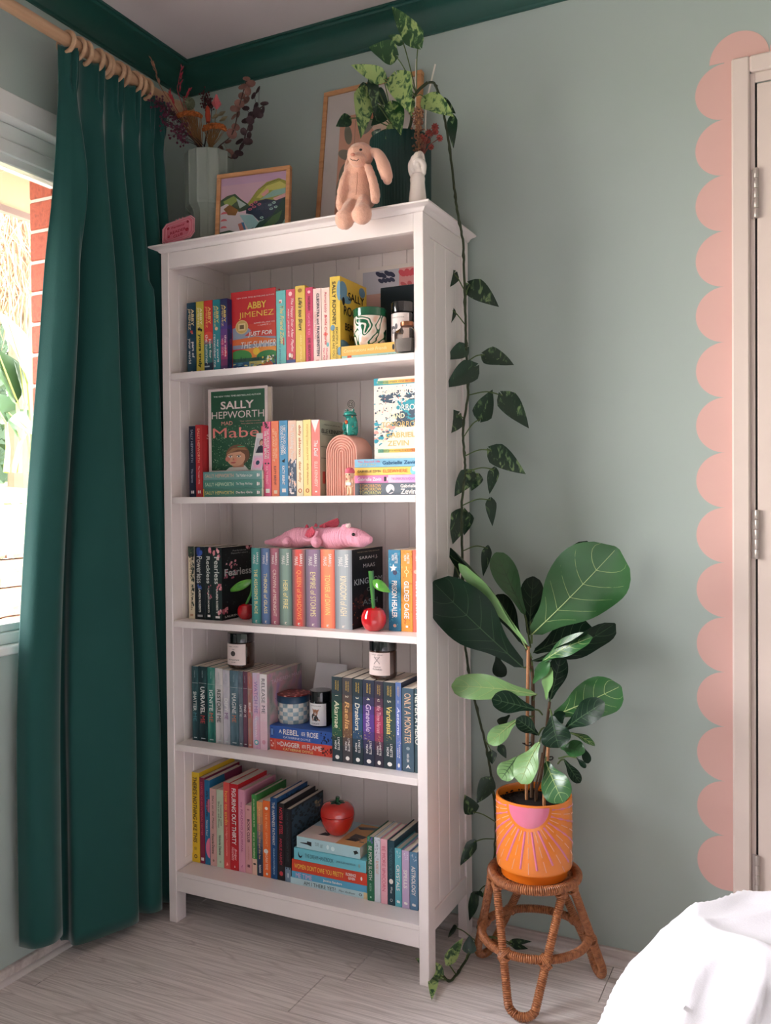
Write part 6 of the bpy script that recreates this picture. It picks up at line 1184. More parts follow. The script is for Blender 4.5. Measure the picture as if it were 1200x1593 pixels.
for i in range(70):
    t = math.acos(1-2*(i+.5)/70); a_ = i*2.4; n_ = Vector((sin(t)*cos(a_), sin(t)*sin(a_), cos(t))); M_ = Matrix.Translation(c+n_*.013) @ n_.to_track_quat('Z', 'Y').to_matrix().to_4x4(); b.lathe([(.0006, 0), (.0032, .005), (.0026, .0052), (.0004, .002)], n=6, M=M_)
b.ball(c, .0135, 12); b.out('seed_head', mat((124, 130, 106), .8, .2, .15, 80), o, world=True); stemtube(o, c, tan)
o = flower('dried_protea', 'pink pointed bud rising at the back of the vase'); c = bou(337, 167, .01); b = B()
for ring, (nn_, rr_, hh) in enumerate(((8, .011, .024), (7, .008, .032), (5, .005, .038))):
    for i in range(nn_):
        a_ = 2*pi*i/nn_+ring*.4; b.tube([c+Vector((0, 0, -.004)), c+Vector((rr_*cos(a_), rr_*sin(a_), hh*.5)), c+Vector((rr_*.35*cos(a_), rr_*.35*sin(a_), hh))], [.003, .0045, .001], 6)
b.out('bud', mat((206, 100, 106), .7, .2, .1, 60, sheen=.3), o, world=True); stemtube(o, c, tan)
for k, (p, q, dy) in enumerate(((345, 178, -.01), (348, 186, -.02), (336, 182, -.02))):
    d = bou(p+6, q-5, dy); c2 = bou(p-6, q+2, dy); B().tube([c2, c2.lerp(d, .5), d], [.002, .006, .001], 8).out('bract', mat((132, 120, 92), .8), o, world=True)
o = flower('dried_banksia', 'orange-red tapering bud between the two yarrow heads'); B().tube([bou(324, 190, -.02), bou(323.5, 180, -.02), bou(323, 168, -.02), bou(322.5, 164, -.02)], [.006, .0085, .006, .001], 12).out('bud', mat((176, 70, 50), .85, .2, .15, 90, .5, 300), o, world=True); stemtube(o, bou(324, 190, -.02), tan)
def berries(lb, pts, col, r_, n, spread, nm='dried_berry_spray'):
    o = flower(nm, lb); b = B(); st = B()
    for (u, v, dy) in pts:
        tip = bou(u, v, dy); P_ = catmull([mouth+Vector((R.uniform(-.02, .02), -.01, 0)), mouth.lerp(tip, .5)+Vector((0, 0, .01)), tip], 5); st.tube(P_, [.0011]*len(P_), 5)
        for i in range(n):
            p = tip+Vector((R.gauss(0, spread), R.gauss(0, spread), R.gauss(0, spread))); b.ball(p, r_*R.uniform(.8, 1.2), 7); st.tube([tip.lerp(P_[-3], R.random()), p], .0005, 4)
    tagp(b.out('berries', col, o, world=True), kind='stuff'); tagp(st.out('twigs', mat((54, 34, 32), .8), o, world=True), kind='stuff')
berries('dark crimson berry spray at the back of the vase', [(318, 150, .03), (325, 156, .03), (330, 162, .02), (322, 162, .02)], mat((84, 22, 34), .5, .4, .2, 60), .0028, 22, .009)
berries('plum purple berry sprays spilling over the left of the vase', [(244, 157, -.01), (256, 167, -.01), (264, 172, -.02), (259, 188, -.02), (272, 198, -.03), (281, 192, -.02), (277, 180, 0), (283, 218, -.03), (274, 208, -.02), (288, 206, -.03)], mat((92, 30, 58), .5, .4, .25, 60), .0034, 18, .011)
for lb, pts, col in (('tall straw-coloured grass stem leaning left over the curtain rod', ((250, 135), (244, 112), (236, 92)), (150, 104, 84)), ('upright crimson grass stem behind the seed pod', ((279, 150), (278, 128), (283, 104)), (140, 34, 56)), ('short crimson grass stem beside the seed pod', ((287, 160), (289, 150), (294, 141)), (150, 44, 56)), ('crimson grass plume against the curtain rod', ((272, 165), (266, 150), (264, 144)), (156, 46, 52))):
    o = flower('dried_grass', lb); T = [bou(u, v, .0) for u, v in pts]; base = mouth+Vector((-.02, -.01, 0)); P_ = catmull([inside+Vector((-.012, 0, 0)), base, *T], 6); gm_ = mat(col, .8); B().tube(P_, [.0012]*(len(P_)-1)+[.0006], 5).out('stem', gm_, o, world=True)
    b = B()
    for i in range(16):
        p = T[0].lerp(T[-1], .1+.9*R.random()); d = (T[-1]-T[0]).normalized()*.014+Vector((R.uniform(-.008, .008), R.uniform(-.004, .004), 0)); b.tube([p, p+d*.5, p+d], [.0006, .0022, .0004], 5)
    tagp(b.out('seed_heads', gm_, o, world=True), kind='stuff')
def disc_leaf(b, c, n_, r_, asp=.8):
    n_ = Vector(n_).normalized(); a_ = n_.orthogonal().normalized(); q = n_.cross(a_); rows = [[c+(a_*cos(t)*asp+q*sin(t))*r_*k+n_*(.25*r_*k*k) for t in [i*pi/5 for i in range(10)]] for k in (.02, .55, 1)]
    b.grid(rows, closed=True)
for lb, col, pts in (('tall stem of dusty pink eucalyptus at the right of the vase', (130, 92, 82), ((384, 124), (391, 132), (379, 137), (387, 143), (373, 163), (385, 157), (369, 172), (365, 183), (367, 199), (361, 209), (356, 222), (346, 234), (358, 240), (377, 150), (364, 170), (372, 178))), ('dark plum eucalyptus branch at the far right of the vase', (62, 44, 48), ((412, 163), (411, 172), (402, 176), (393, 181), (391, 199), (389, 211), (386, 222), (378, 229), (372, 240), (367, 244), (400, 166), (403, 141), (396, 150), (384, 190), (380, 205), (374, 222), (383, 170), (390, 188)))):
    o = flower('dried_eucalyptus', lb); lm_ = mat(col, .7, .3, .2, 40); tp = [bou(u, v, R.uniform(-.03, .02)) for u, v in pts]; main = [inside+Vector((.015, 0, 0)), mouth+Vector((.03, -.01, 0)), tp[9], tp[4] if col[0] > 100 else tp[3], tp[0]]
    P_ = catmull(main, 8); B().tube(P_, [.0018]*(len(P_)-1)+[.0008], 6).out('stem', mat((70, 48, 44), .8), o, world=True)
    for p in tp:
        b = B(); n_ = Vector((R.uniform(-.6, .6), -1, R.uniform(-.2, .9))); disc_leaf(b, p, n_, R.uniform(.0125, .0180)); near = min(P_, key=lambda w: (w-p).length); b.tube([near, p], .0007, 4); b.out('leaf', lm_, o, world=True, smooth=60, fix=False)
# ---- plush bunny on the front edge
plush = mat((232, 178, 156), .95, .15, .10, 45, .9, 420, sheen=.6); plp = mat((236, 188, 168), .95, .15, .08, 45, .9, 420, sheen=.6)
byy = -.345; bx = PY(558, 300, byy).x; o = thing('plush_bunny', 'peach plush bunny with long ears sitting on the front edge of the bookcase top', 'toy', (bx, byy, ZT))
Q = lambda u, v, dy=0: PY(u, v, byy+dy)
kk = depth((bx, byy, 2.05))/FPX
b = B(); b.ball(Q(558, 296, .03), (27*kk, 21*kk, 34*kk), 20); b.ball(Q(559, 268, .03), (22*kk, 17*kk, 22*kk), 18); b.ball(Q(557, 312, .025), (30*kk, 22*kk, 19*kk), 18)
b.ball(Q(561, 241, .015), (21.5*kk, 20*kk, 18.5*kk), 20); b.ball(Q(557, 249, -.008), (14*kk, 13*kk, 10*kk), 16); b.ball(Q(554, 236, -.002), (13*kk, 12*kk, 10*kk), 16)
for P_, r_ in (([(545, 262, .02), (535, 285, .0), (531, 312, -.01), (531, 322, -.012)], (8, 8, 8.5, 8)), ([(574, 262, .005), (580, 280, -.02), (584, 300, -.028), (584, 310, -.028)], (7, 7.5, 8, 7.5)), ([(548, 318, .0), (541, 330, -.04), (538, 341, -.048)], (11, 12, 13)), ([(566, 314, .0), (563, 327, -.04), (562, 333, -.05)], (11, 12, 13))):
    pts = catmull([Q(*p) for p in P_], 4); rs = [r_[min(len(r_)-1, int(i/(len(pts)-1)*(len(r_)-1)+.5))]*kk for i in range(len(pts))]
    for p, r1 in zip(pts, rs): b.ball(p, r1, 10)
for u, v, du in ((538, 341, -1), (562, 333, 1)): b.ball(Q(u+du*1.5, v, -.052), (16*kk, 14*kk, 16*kk), 14)
bd = b.out('body', plush, o, world=True); md = bd.modifiers.new('r', 'REMESH'); md.mode = 'VOXEL'; md.voxel_size = .0032; md.use_smooth_shade = True
sm_ = bd.modifiers.new('s', 'SMOOTH'); sm_.iterations = 6; sm_.factor = .5
tx = bpy.data.textures.new('fur', 'CLOUDS'); tx.noise_scale = .006; dm2 = bd.modifiers.new('d', 'DISPLACE'); dm2.texture = tx; dm2.strength = .0028
def rlerp(rs_, t): q = t*(len(rs_)-1); k = min(int(q), len(rs_)-2); return rs_[k]+(rs_[k+1]-rs_[k])*(q-k)
for pts_, rs_ in (([(574, 236, .02), (588, 240, .012), (597, 258, .0), (602, 274, -.004), (603, 280, -.004)], (6, 8, 10.5, 9.5, 7)), ([(553, 234, .045), (546, 246, .058), (542, 262, .052), (541, 275, .05)], (4, 6, 7, 5))):
    b = B(); P_ = catmull([Q(*p) for p in pts_], 6); n_ = len(P_); b.tube(P_, [rlerp(rs_, i/(n_-1))*kk for i in range(n_)], 14); b.ball(P_[-1], rs_[-1]*kk*1.0, 12); b.out('ear', plush, o, world=True)
for u, v, dy in ((561.5, 233, -.0225), (546, 231, -.012)): B().ball(Q(u, v, dy), (2.6*kk, 2.2*kk, 1.7*kk), 10).out('eye', mat((18, 14, 14), .1, .6, 0), o, world=True)
B().ball(Q(549, 240.5, -.034), (4*kk, 3*kk, 2.4*kk), 10).out('nose', mat((222, 148, 128), .8), o, world=True)
b = B(); b.tube([Q(545, 247, -.037), Q(548.5, 249.3, -.0385), Q(551, 249, -.0395), Q(555, 250.5, -.038), Q(558.5, 247.5, -.035)], .0009, 5); b.out('mouth_stitch', mat((60, 40, 36), .8), o, world=True)
b = B(); b.tube([Q(556, 268, -.018), Q(556, 285, -.026), Q(554, 303, -.03)], .0007, 5); b.out('belly_seam', mat((180, 116, 92), .9), o, world=True)
# ---- white ceramic hand vase (a raised fist)
hx, hy, hr = at(634.5, 665.5, 300, -.298); cer = mat((236, 222, 214), .22, .5, .01, 20, coat=.5)
o = thing('hand_vase', 'white ceramic hand shaped vase raised in a fist at the front corner', 'vase', (hx, hy, ZT))
hh = PY(650, 236, hy).z-ZT; b = B(); fl_ = lambda a, k: 1-.10*abs(sin(a))
zw = hh*.50
b.lathe([(0, 0), (hr*1.0, 0), (hr*1.02, .004), (hr*.98, hh*.08), (hr*.90, hh*.22), (hr*.80, hh*.36), (hr*.76, hh*.46), (hr*.80, hh*.52), (hr*.70, hh*.6), (0, hh*.62)], n=24, fn=fl_)
kz = hr/.0285
Lx = lambda x_, y_, z_: Vector((x_*hr, y_*hr, z_*hh))
b.ball(Lx(.12, .12, .70), (hr*.80, hr*.62, hh*.17), 18); b.ball(Lx(.42, .1, .74), (hr*.52, hr*.55, hh*.13), 14)
fing = [(.42, .965, 0), (.12, .955, -.02), (-.18, .915, -.03), (-.44, .855, -.02)]
for i, (fx_, zt_, _) in enumerate(fing):
    rf_ = hr*(.235, .245, .235, .205)[i]
    P_ = catmull([Lx(fx_+.02, .45, zt_-.13), Lx(fx_-.02, .22, zt_-.02), Lx(fx_-.08, -.25, zt_-.015), Lx(fx_-.14, -.60, zt_-.10), Lx(fx_-.12, -.62, zt_-.21), Lx(fx_-.08, -.38, zt_-.27)], 5)
    for j, p in enumerate(P_): b.ball(p, rf_*(1.08-.22*j/len(P_)), 9)
P_ = catmull([Lx(.62, .05, .62), Lx(.80, -.35, .74), Lx(.55, -.72, .80), Lx(.15, -.86, .78)], 6)
for j, p in enumerate(P_): b.ball(p, hr*(.30-.09*j/len(P_)), 10)
bd = b.out('hand', cer, o); md = bd.modifiers.new('r', 'REMESH'); md.mode = 'VOXEL'; md.voxel_size = .0013; md.use_smooth_shade = True; md2 = bd.modifiers.new('s', 'SMOOTH'); md2.iterations = 5; md2.factor = .5
hole = Vector((hx, hy, ZT+hh*.90))
# dried sprays held by the fist
o = thing('dried_seed_spray', 'brown bead-like seed spray rising behind the white ceramic hand', 'dried flower', hole); b = B(); st = B()
for i in range(210):
    t = R.random(); u = 650+5*sin(t*3)-4*t+R.gauss(0, 4.4); v = 236-70*t; p = PY(u, v, hy+.05+R.gauss(0, .007)); b.ball(p, R.uniform(.0019, .003), 6)
st.tube(catmull([hole, PY(652, 225, hy+.04), PY(650, 200, hy+.05), PY(648, 165, hy+.05)], 6), .0016, 6); tagp(b.out('seeds', ramp_mat([(.3, (70, 40, 30)), (.55, (150, 100, 76)), (.8, (96, 56, 44))], .6, (160, 160, 160)), o, world=True), kind='stuff'); st.out('stem', tan, o, world=True)
o = thing('dried_star_flowers', 'dusty red starry dried flowers to the right of the white ceramic hand', 'dried flower', hole)
for (u, v, r_) in ((676, 198, 7), (668, 208, 7), (685, 214, 6), (664, 220, 6), (671, 229, 5), (678, 205, 5), (660, 214, 6)):
    c = PY(u, v, hy+.05); b = B(); kq = depth(c)/FPX; nv = (CAM-c).normalized()+Vector((R.uniform(-.7, .7), 0, R.uniform(-.3, .8))); M_ = Matrix.Translation(c) @ nv.to_track_quat('Z', 'Y').to_matrix().to_4x4()
    for i in range(9):
        a_ = 2*pi*i/9; e = Vector((cos(a_), sin(a_), .45))*r_*kq; b.tube([M_ @ Vector((0, 0, 0)), M_ @ (e*.55), M_ @ e], [.0016, .0034, .0005], 5)
    b.out('flower', mat((136, 62, 56), .85, .2, .15, 70), o, world=True); B().tube([hole+Vector((.006, .01, 0)), hole.lerp(c, .6)+Vector((0, 0, .004)), c], .0012, 5).out('stem', mat((110, 56, 48), .8), o, world=True)
# ================================================================== POTHOS, FIG, STOOL
def leaf_surface(Bp, Tp, w, n, shape, sag=.0, cup=.15, wave=0, seed=0, lobe=0, twist=0):
    Bp, Tp = Vector(Bp), Vector(Tp); d = Tp-Bp; L = d.length; d.normalize(); n = Vector(n); n = (n-d*n.dot(d)).normalized(); s = d.cross(n)
    ph = seed*1.7
    def S(t, k):
        hw = w*shape(t); c = Bp+d*(L*t)+n*(sag*L*4*t*(1-t))
        a = twist*(t-.3); s2 = s*cos(a)+n*sin(a); n2 = n*cos(a)-s*sin(a)
        return c+s2*(hw*k)+n2*(cup*hw*abs(k)**1.3+wave*hw*k*k*sin(t*11+ph+(2 if k > 0 else 0)))-d*(lobe*L*max(0, 1-t*3.2)**2*abs(k)**.8)
    return S, n
heart = lambda t: (0 if t <= 0 else (1.0 if t < 0 else min(1, (t/.16)**.55 if t < .16 else 1))*(1-max(0, (t-.22)/.78)**1.55)**1.0) if t < 1 else 0
fiddle = lambda t: max(0, (.16+.10*min(1, t/.15)+.92*(1/(1+math.exp(-(t-.38)*10))))*math.sqrt(max(0, 1-(max(0, t-.55)/.45)**2.6)))*min(1, t/.05)*.9 if 0 < t < 1 else 0
def make_leaf(b, S, nt_=12, ks=(-1, -.66, -.33, 0, .33, .66, 1)):
    b.grid([[S(min(.999, max(.001, i/nt_)), k) for k in ks] for i in range(nt_+1)])
def uvmat(green, pale, amount=.52, rough=.35, spec=.5, scale=(75, 75, 34)):
    """leaf: dark green with pale streaky variegation along the blade"""
    return ramp_mat([(amount-.04, green), (amount+.02, tuple(int((a+c)/2) for a, c in zip(green, pale))), (amount+.08, pale)], rough, scale, 'noise', spec, .9, 5)
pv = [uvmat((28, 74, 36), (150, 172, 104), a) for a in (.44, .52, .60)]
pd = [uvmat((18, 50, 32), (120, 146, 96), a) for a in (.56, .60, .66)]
stm = mat((52, 62, 38), .55, .4, .2, 50); stk = mat((84, 104, 56), .5, .4, .15, 50); brn = mat((60, 48, 40), .7, .3, .2, 60)
# ---- pot on the bookcase
px_, py_, pr_ = at(575.5, 671.5, 270, -.155); ph_ = PY(624, 214, py_-.02).z-ZT
po = thing('potted_pothos', 'variegated trailing pothos in a ribbed dark green pot, its vine hanging down the bookcase', 'plant', (px_, py_, ZT))
ptm = mat((18, 54, 50), .4, .4, .04, 20)
zb2 = .035
fn = lambda a, k: 1+(.016*abs(cos(a*30))**.5 if 2 <= k <= 4 else 0)
B().lathe([(pr_*.90, 0), (pr_*.93, .002), (pr_*.95, zb2), (pr_*.97, zb2+.002), (pr_*.985, ph_-.004), (pr_*.985, ph_), (pr_*.93, ph_), (pr_*.92, ph_-.02), (0, ph_-.022)], n=240, fn=fn).out('pot', ptm, po, smooth=25)
B().lathe([(pr_*.915, ph_-.022), (pr_*.6, ph_-.016), (0, ph_-.012)], n=30, cap=False).out('soil', mat((44, 32, 26), .95, .1, .3, 90, 1, 120), po)
for k_, (a_, b_) in enumerate((((648, 92), (645, 215)), ((677.5, 100), (663, 160)))):
    B().tube([PY(*a_, py_), PY(*b_, py_) if k_ == 0 else PY(*b_, py_), Vector((PY(*b_, py_).x-.004*k_, py_, ZT+ph_-.02))], .0024, 8).out('plant_stake', mat((226, 220, 208), .5), po, world=True)
c0 = Vector((px_+.01, py_-.01, ZT+ph_-.02)); hub = PY(641, 160, py_-.03); knot = PY(666, 128, py_-.03)
B().tube(catmull([c0, PY(640, 190, py_-.02), hub, PY(650, 142, py_-.03), knot], 6), .0042, 8).out('stem', stm, po, world=True)
vine = [(666, 128, 'y', -.185), (676, 130, 'y', -.18), (684, 150, 'y', -.17), (693, 190, 'y', -.17), (701, 240, 'y', -.16), (708, 300, 'y', -.15), (712, 330, 'x', 1.036), (720, 372, 'x', 1.036), (722, 410, 'x', 1.036), (724, 470, 'x', 1.036), (725, 520, 'x', 1.036), (727, 570, 'x', 1.036), (728, 615, 'x', 1.036), (721, 665, 'x', 1.036), (722, 700, 'x', 1.036), (724, 735, 'x', 1.036), (719, 780, 'x', 1.036), (719, 830, 'x', 1.036), (720, 900, 'x', 1.036), (722, 985, 'y', -.09), (726, 1020, 'y', -.085), (732, 1060, 'y', -.08), (744, 1110, 'y', -.07), (757, 1165, 'y', -.06), (766, 1215, 'y', -.06), (771, 1270, 'y', -.055), (770, 1330, 'y', -.055), (762, 1375, 'y', -.06)]
VP = [PY(u, v, q) if ax == 'y' else PX(u, v, q) for u, v, ax, q in vine]
tail = [PZ(746, 1432, .12), PZ(742, 1460, .06), PZ(727, 1490, .022), PZ(712, 1514, .008), PZ(700, 1526, .007), PZ(690, 1519, .012)]
VL = catmull(VP+tail, 7)
B().tube([p+Vector((R.uniform(-.001, .001), R.uniform(-.001, .001), 0)) for p in VL], [.0034 if i % 9 else .0048 for i in range(len(VL))], 7).out('vine', stm, po, world=True)
def pl(b0, t0, wpx, yb, yt, mats=pv, st=None, nrm=None, sag=.03, cup=.18, world_t=None, tw=0):
    Pb = b0 if isinstance(b0, Vector) else PY(*b0, yb); Pt = t0 if isinstance(t0, Vector) else PY(*t0, yt)
    tocam = (CAM-Pb).normalized(); n_ = Vector(nrm) if nrm else tocam+Vector((R.uniform(-.25, .25), 0, R.uniform(0, .5)))
    w = wpx/2*depth(Pb)/FPX; S, nn_ = leaf_surface(Pb, Pt, w, n_, heart, sag, cup, .05, R.random()*9, .13, tw)
    b = B(); make_leaf(b, S); lf = b.out('leaf', R.choice(mats), po, world=True, smooth=60, fix=False)
    if st is not None:
        m_ = st.lerp(Pb, .55)+Vector((0, -.004, .010*min(1, (st-Pb).length/.1))); B().tube(catmull([st, m_, Pb], 5), .0016, 6).out('leaf_stalk', stk, po, world=True)
    return lf
z2 = lambda x, y: (400+x/3, y/3)
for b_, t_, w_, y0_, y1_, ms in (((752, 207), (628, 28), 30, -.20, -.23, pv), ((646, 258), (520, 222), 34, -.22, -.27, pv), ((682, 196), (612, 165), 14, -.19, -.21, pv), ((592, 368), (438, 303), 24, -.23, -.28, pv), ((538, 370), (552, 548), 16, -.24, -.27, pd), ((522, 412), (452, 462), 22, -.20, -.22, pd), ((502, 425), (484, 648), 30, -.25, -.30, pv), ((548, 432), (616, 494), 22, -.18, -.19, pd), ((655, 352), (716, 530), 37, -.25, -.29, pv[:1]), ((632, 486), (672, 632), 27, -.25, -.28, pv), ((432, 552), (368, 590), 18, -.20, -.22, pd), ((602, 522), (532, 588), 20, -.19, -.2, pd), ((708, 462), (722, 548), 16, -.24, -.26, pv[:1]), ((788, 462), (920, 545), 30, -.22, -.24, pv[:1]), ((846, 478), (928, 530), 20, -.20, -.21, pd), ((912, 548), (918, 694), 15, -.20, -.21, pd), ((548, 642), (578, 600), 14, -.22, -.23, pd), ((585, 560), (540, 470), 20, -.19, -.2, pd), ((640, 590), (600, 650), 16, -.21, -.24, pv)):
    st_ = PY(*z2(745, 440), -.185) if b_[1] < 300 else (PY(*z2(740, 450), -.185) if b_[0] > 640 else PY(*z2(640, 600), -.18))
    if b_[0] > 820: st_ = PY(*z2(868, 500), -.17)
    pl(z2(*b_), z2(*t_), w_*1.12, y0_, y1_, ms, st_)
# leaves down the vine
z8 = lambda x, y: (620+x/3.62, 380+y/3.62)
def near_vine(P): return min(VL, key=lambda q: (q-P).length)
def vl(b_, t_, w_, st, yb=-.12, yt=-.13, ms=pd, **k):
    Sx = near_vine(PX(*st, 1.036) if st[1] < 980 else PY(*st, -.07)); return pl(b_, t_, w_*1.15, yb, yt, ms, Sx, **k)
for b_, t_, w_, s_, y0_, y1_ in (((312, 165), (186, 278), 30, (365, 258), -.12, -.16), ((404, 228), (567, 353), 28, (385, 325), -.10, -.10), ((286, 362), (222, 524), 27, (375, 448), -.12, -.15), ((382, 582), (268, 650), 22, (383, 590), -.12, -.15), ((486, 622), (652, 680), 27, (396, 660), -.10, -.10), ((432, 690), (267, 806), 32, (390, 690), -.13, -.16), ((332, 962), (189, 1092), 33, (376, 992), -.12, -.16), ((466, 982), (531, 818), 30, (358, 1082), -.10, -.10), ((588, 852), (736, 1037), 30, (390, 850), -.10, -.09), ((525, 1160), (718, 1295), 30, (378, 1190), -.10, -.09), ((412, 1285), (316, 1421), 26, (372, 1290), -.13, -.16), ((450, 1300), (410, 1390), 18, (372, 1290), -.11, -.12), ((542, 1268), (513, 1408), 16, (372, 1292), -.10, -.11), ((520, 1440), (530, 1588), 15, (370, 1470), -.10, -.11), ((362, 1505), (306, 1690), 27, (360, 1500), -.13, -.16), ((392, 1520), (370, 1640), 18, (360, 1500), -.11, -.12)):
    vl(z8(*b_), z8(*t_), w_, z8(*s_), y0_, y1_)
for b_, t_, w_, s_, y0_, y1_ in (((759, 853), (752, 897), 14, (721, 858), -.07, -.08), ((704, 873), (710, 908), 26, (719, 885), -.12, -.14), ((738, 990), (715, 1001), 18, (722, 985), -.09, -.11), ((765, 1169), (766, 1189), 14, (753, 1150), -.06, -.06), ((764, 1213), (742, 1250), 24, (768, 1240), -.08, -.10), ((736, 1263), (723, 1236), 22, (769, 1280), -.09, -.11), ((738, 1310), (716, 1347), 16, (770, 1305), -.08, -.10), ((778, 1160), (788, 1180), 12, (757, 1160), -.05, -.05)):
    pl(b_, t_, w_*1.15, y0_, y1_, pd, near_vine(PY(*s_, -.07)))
z7 = lambda x, y: (620+x/6.667, 1340+y/6.667)
for (b_, zb_), (t_, zt_), w_, s_, ms in ((((822, 345), .17), ((736, 618), .08), 20, (880, 430), pd), (((880, 350), .17), ((790, 330), .18), 10, (880, 430), pd), (((600, 690), .06), ((512, 795), .02), 13, (800, 715), pd), (((516, 1052), .035), ((672, 795), .075), 17, (620, 1130), pv), (((735, 942), .045), ((742, 762), .085), 19, (700, 1020), pd), (((440, 1182), .014), ((174, 1000), .04), 22, (500, 1190), pv[:1]), (((366, 1212), .014), ((346, 1442), .006), 14, (500, 1205), pv[:1])):
    Pb, Pt = PZ(*z7(*b_), zb_), PZ(*z7(*t_), zt_); Sx = near_vine(PZ(*z7(*s_), .02))
    pl(Pb, Pt, w_*1.15, 0, 0, ms, Sx, nrm=(.25, -.5, 1))
for b_, t_ in (((795, 1467), (828, 1465)), ((798, 1472), (822, 1476))):
    pl(PZ(*b_, .03), PZ(*t_, .02), 12, 0, 0, pd, near_vine(PZ(*b_, .05)), nrm=(.2, -.5, 1))
# ---- rattan stool: three wrapped U legs, a middle ring and a seat ring
SCX, SCY = 1.241, -.204
rat = ramp_mat([(.3, (122, 70, 40)), (.5, (158, 96, 58)), (.72, (178, 116, 74))], .38, (120, 120, 120), 'noise', spec=.5, detail=3)
st = thing('rattan_stool', 'round brown wrapped-rattan stool on three looped legs beside the bookcase', 'stool', (SCX, SCY, 0))
def wrapped(name, pts, r, pitch=.0050, closed=False, seg=4, n=10):
    P_ = [Vector(p) for p in pts]; P_ = P_+[P_[0]] if closed else P_; L = [0]
    for a, c in zip(P_, P_[1:]): L.append(L[-1]+(c-a).length)
    m = int(round(L[-1]/pitch))*seg; out = []; rs = []; j = 0
    for i in range(m+(0 if closed else 1)):
        s = i/m*L[-1]
        while j < len(L)-2 and L[j+1] < s: j += 1
        out.append(P_[j].lerp(P_[j+1], (s-L[j])/max(1e-9, L[j+1]-L[j]))); rs.append(r*(.84+.22*abs(sin(pi*(i % seg)/seg))))
    b = B(); b.tube(out, rs, n, closed=closed); return b.out(name, rat, st, world=True, smooth=60)
ZRING = PY(833, 1362, SCY-.10).z if False else .335
tr = .0105
RR_, RM = .112, .135
ZSEAT = None
# seat ring: fit from the photo (outer silhouette 765..905)
sc_ = PZ(0, 0, 1); zs_ = min([i*.002 for i in range(100, 260)], key=lambda q: abs((lambda d_: 796.5-FPX*d_.dot(UP)/d_.dot(FW))(Vector((SCX, SCY, q))-CAM)-1357))
RS_ = rad(763, 908, (SCX, SCY, zs_))-tr
wrapped('seat_ring', [(SCX+RS_*cos(2*pi*i/60), SCY+RS_*sin(2*pi*i/60), zs_) for i in range(60)], tr*1.12, closed=True)
zm_ = zs_*.46; RMm = RS_+(.169-RS_)*.60
wrapped('middle_ring', [(SCX+(RMm-.012)*cos(2*pi*i/60), SCY+(RMm-.012)*sin(2*pi*i/60), zm_) for i in range(60)], tr, closed=True)
for a0 in (-84, 36, 156):
    a = radians(a0); pts = []
    def pos(aa, rr, z): return Vector((SCX+rr*cos(aa), SCY+rr*sin(aa), z))
    rv = Vector((cos(a), sin(a), 0)); tv = Vector((-sin(a), cos(a), 0)); h0 = .083; r0_ = math.sqrt(RS_**2-h0**2); C_ = Vector((SCX, SCY, 0)); hb = .034
    def leg_pt(sg, t): return C_+rv*(r0_+(.167-r0_)*t)+tv*(sg*(h0+(hb-h0)*t))+Vector((0, 0, zs_-.004+(.042-zs_+.004)*t))
    up1 = [leg_pt(-1, i/6) for i in range(7)]; up2 = [leg_pt(1, i/6) for i in range(7)]
    bend = [C_+rv*(.167+.005*sin(q))+tv*(-hb*cos(q))+Vector((0, 0, .042-(.042-tr-.001)*sin(q))) for q in [i*pi/8 for i in range(1, 8)]]
    pts = up1+bend+list(reversed(up2))
    wrapped('looped_leg', pts, tr)
    for up in (up1, up2):      # lashings where leg meets the middle ring and the seat
        for zt__, k_ in ((zm_, 1), (zs_-.012, .9)):
            q = min(catmull(up, 10), key=lambda w_: abs(w_.z-zt__)); b = B(); rad_ = Vector((q.x-SCX, q.y-SCY, 0)).normalized(); tg = Vector((-rad_.y, rad_.x, 0)); ax = (up[-1]-up[0]).normalized()
            for sg in (-1, 1):
                for o_ in (-.004, 0, .004):
                    dirc = (tg*sg+ax).normalized(); sd = (tg-ax*sg).normalized()
                    b.tube([q-rad_*.004+sd*o_+dirc*(.017*cos(w_))*k_+rad_*(.0155*sin(w_))*k_ for w_ in [i*pi/8 for i in range(0, 16)]], .0021, 6, closed=True)
            b.out('lashing', rat, st, world=True)
# woven seat panel inside the ring
b = B()
for i in range(-9, 10):
    x_ = i*RS_/10; hl = math.sqrt(max(0, RS_**2-x_**2))
    b.tube([(SCX+x_, SCY-hl, zs_-.002), (SCX+x_, SCY, zs_-.006), (SCX+x_, SCY+hl, zs_-.002)], .0024, 6); b.tube([(SCX-hl, SCY+x_, zs_-.0035), (SCX, SCY+x_, zs_-.009), (SCX+hl, SCY+x_, zs_-.0035)], .0024, 6)
b.out('woven_seat', rat, st, world=True)
# ---- orange sun pot
PRr = rad(773.3, 891, (SCX, SCY-.0, zs_+.1)); pz0 = zs_+.0005; prh = None
def projv(P): d_ = Vector(P)-CAM; return 796.5-FPX*d_.dot(UP)/d_.dot(FW)
PH = min([i*.001 for i in range(80, 260)], key=lambda q: abs(projv((SCX+.02, SCY-PRr*.95, pz0+q))-1254))
fg = thing('fiddle_leaf_fig', 'fiddle leaf fig with big glossy leaves in an orange sun-patterned pot on the rattan stool', 'plant', (SCX, SCY, pz0))
ogm = mat((238, 130, 40), .22, .5, .06, 12, coat=.5); pks = mat((226, 120, 150), .3, .5, .08, 15, .3, 60, coat=.4); pkl = mat((246, 172, 140), .3, .5, .05, 30)
zs2 = .022
B().lathe([(PRr*.83, 0), (PRr*.87, .002), (PRr*.885, zs2-.003), (PRr*.89, zs2)], n=64).out('saucer', mat((236, 118, 30), .25, .5, .05, 12, coat=.4), fg)
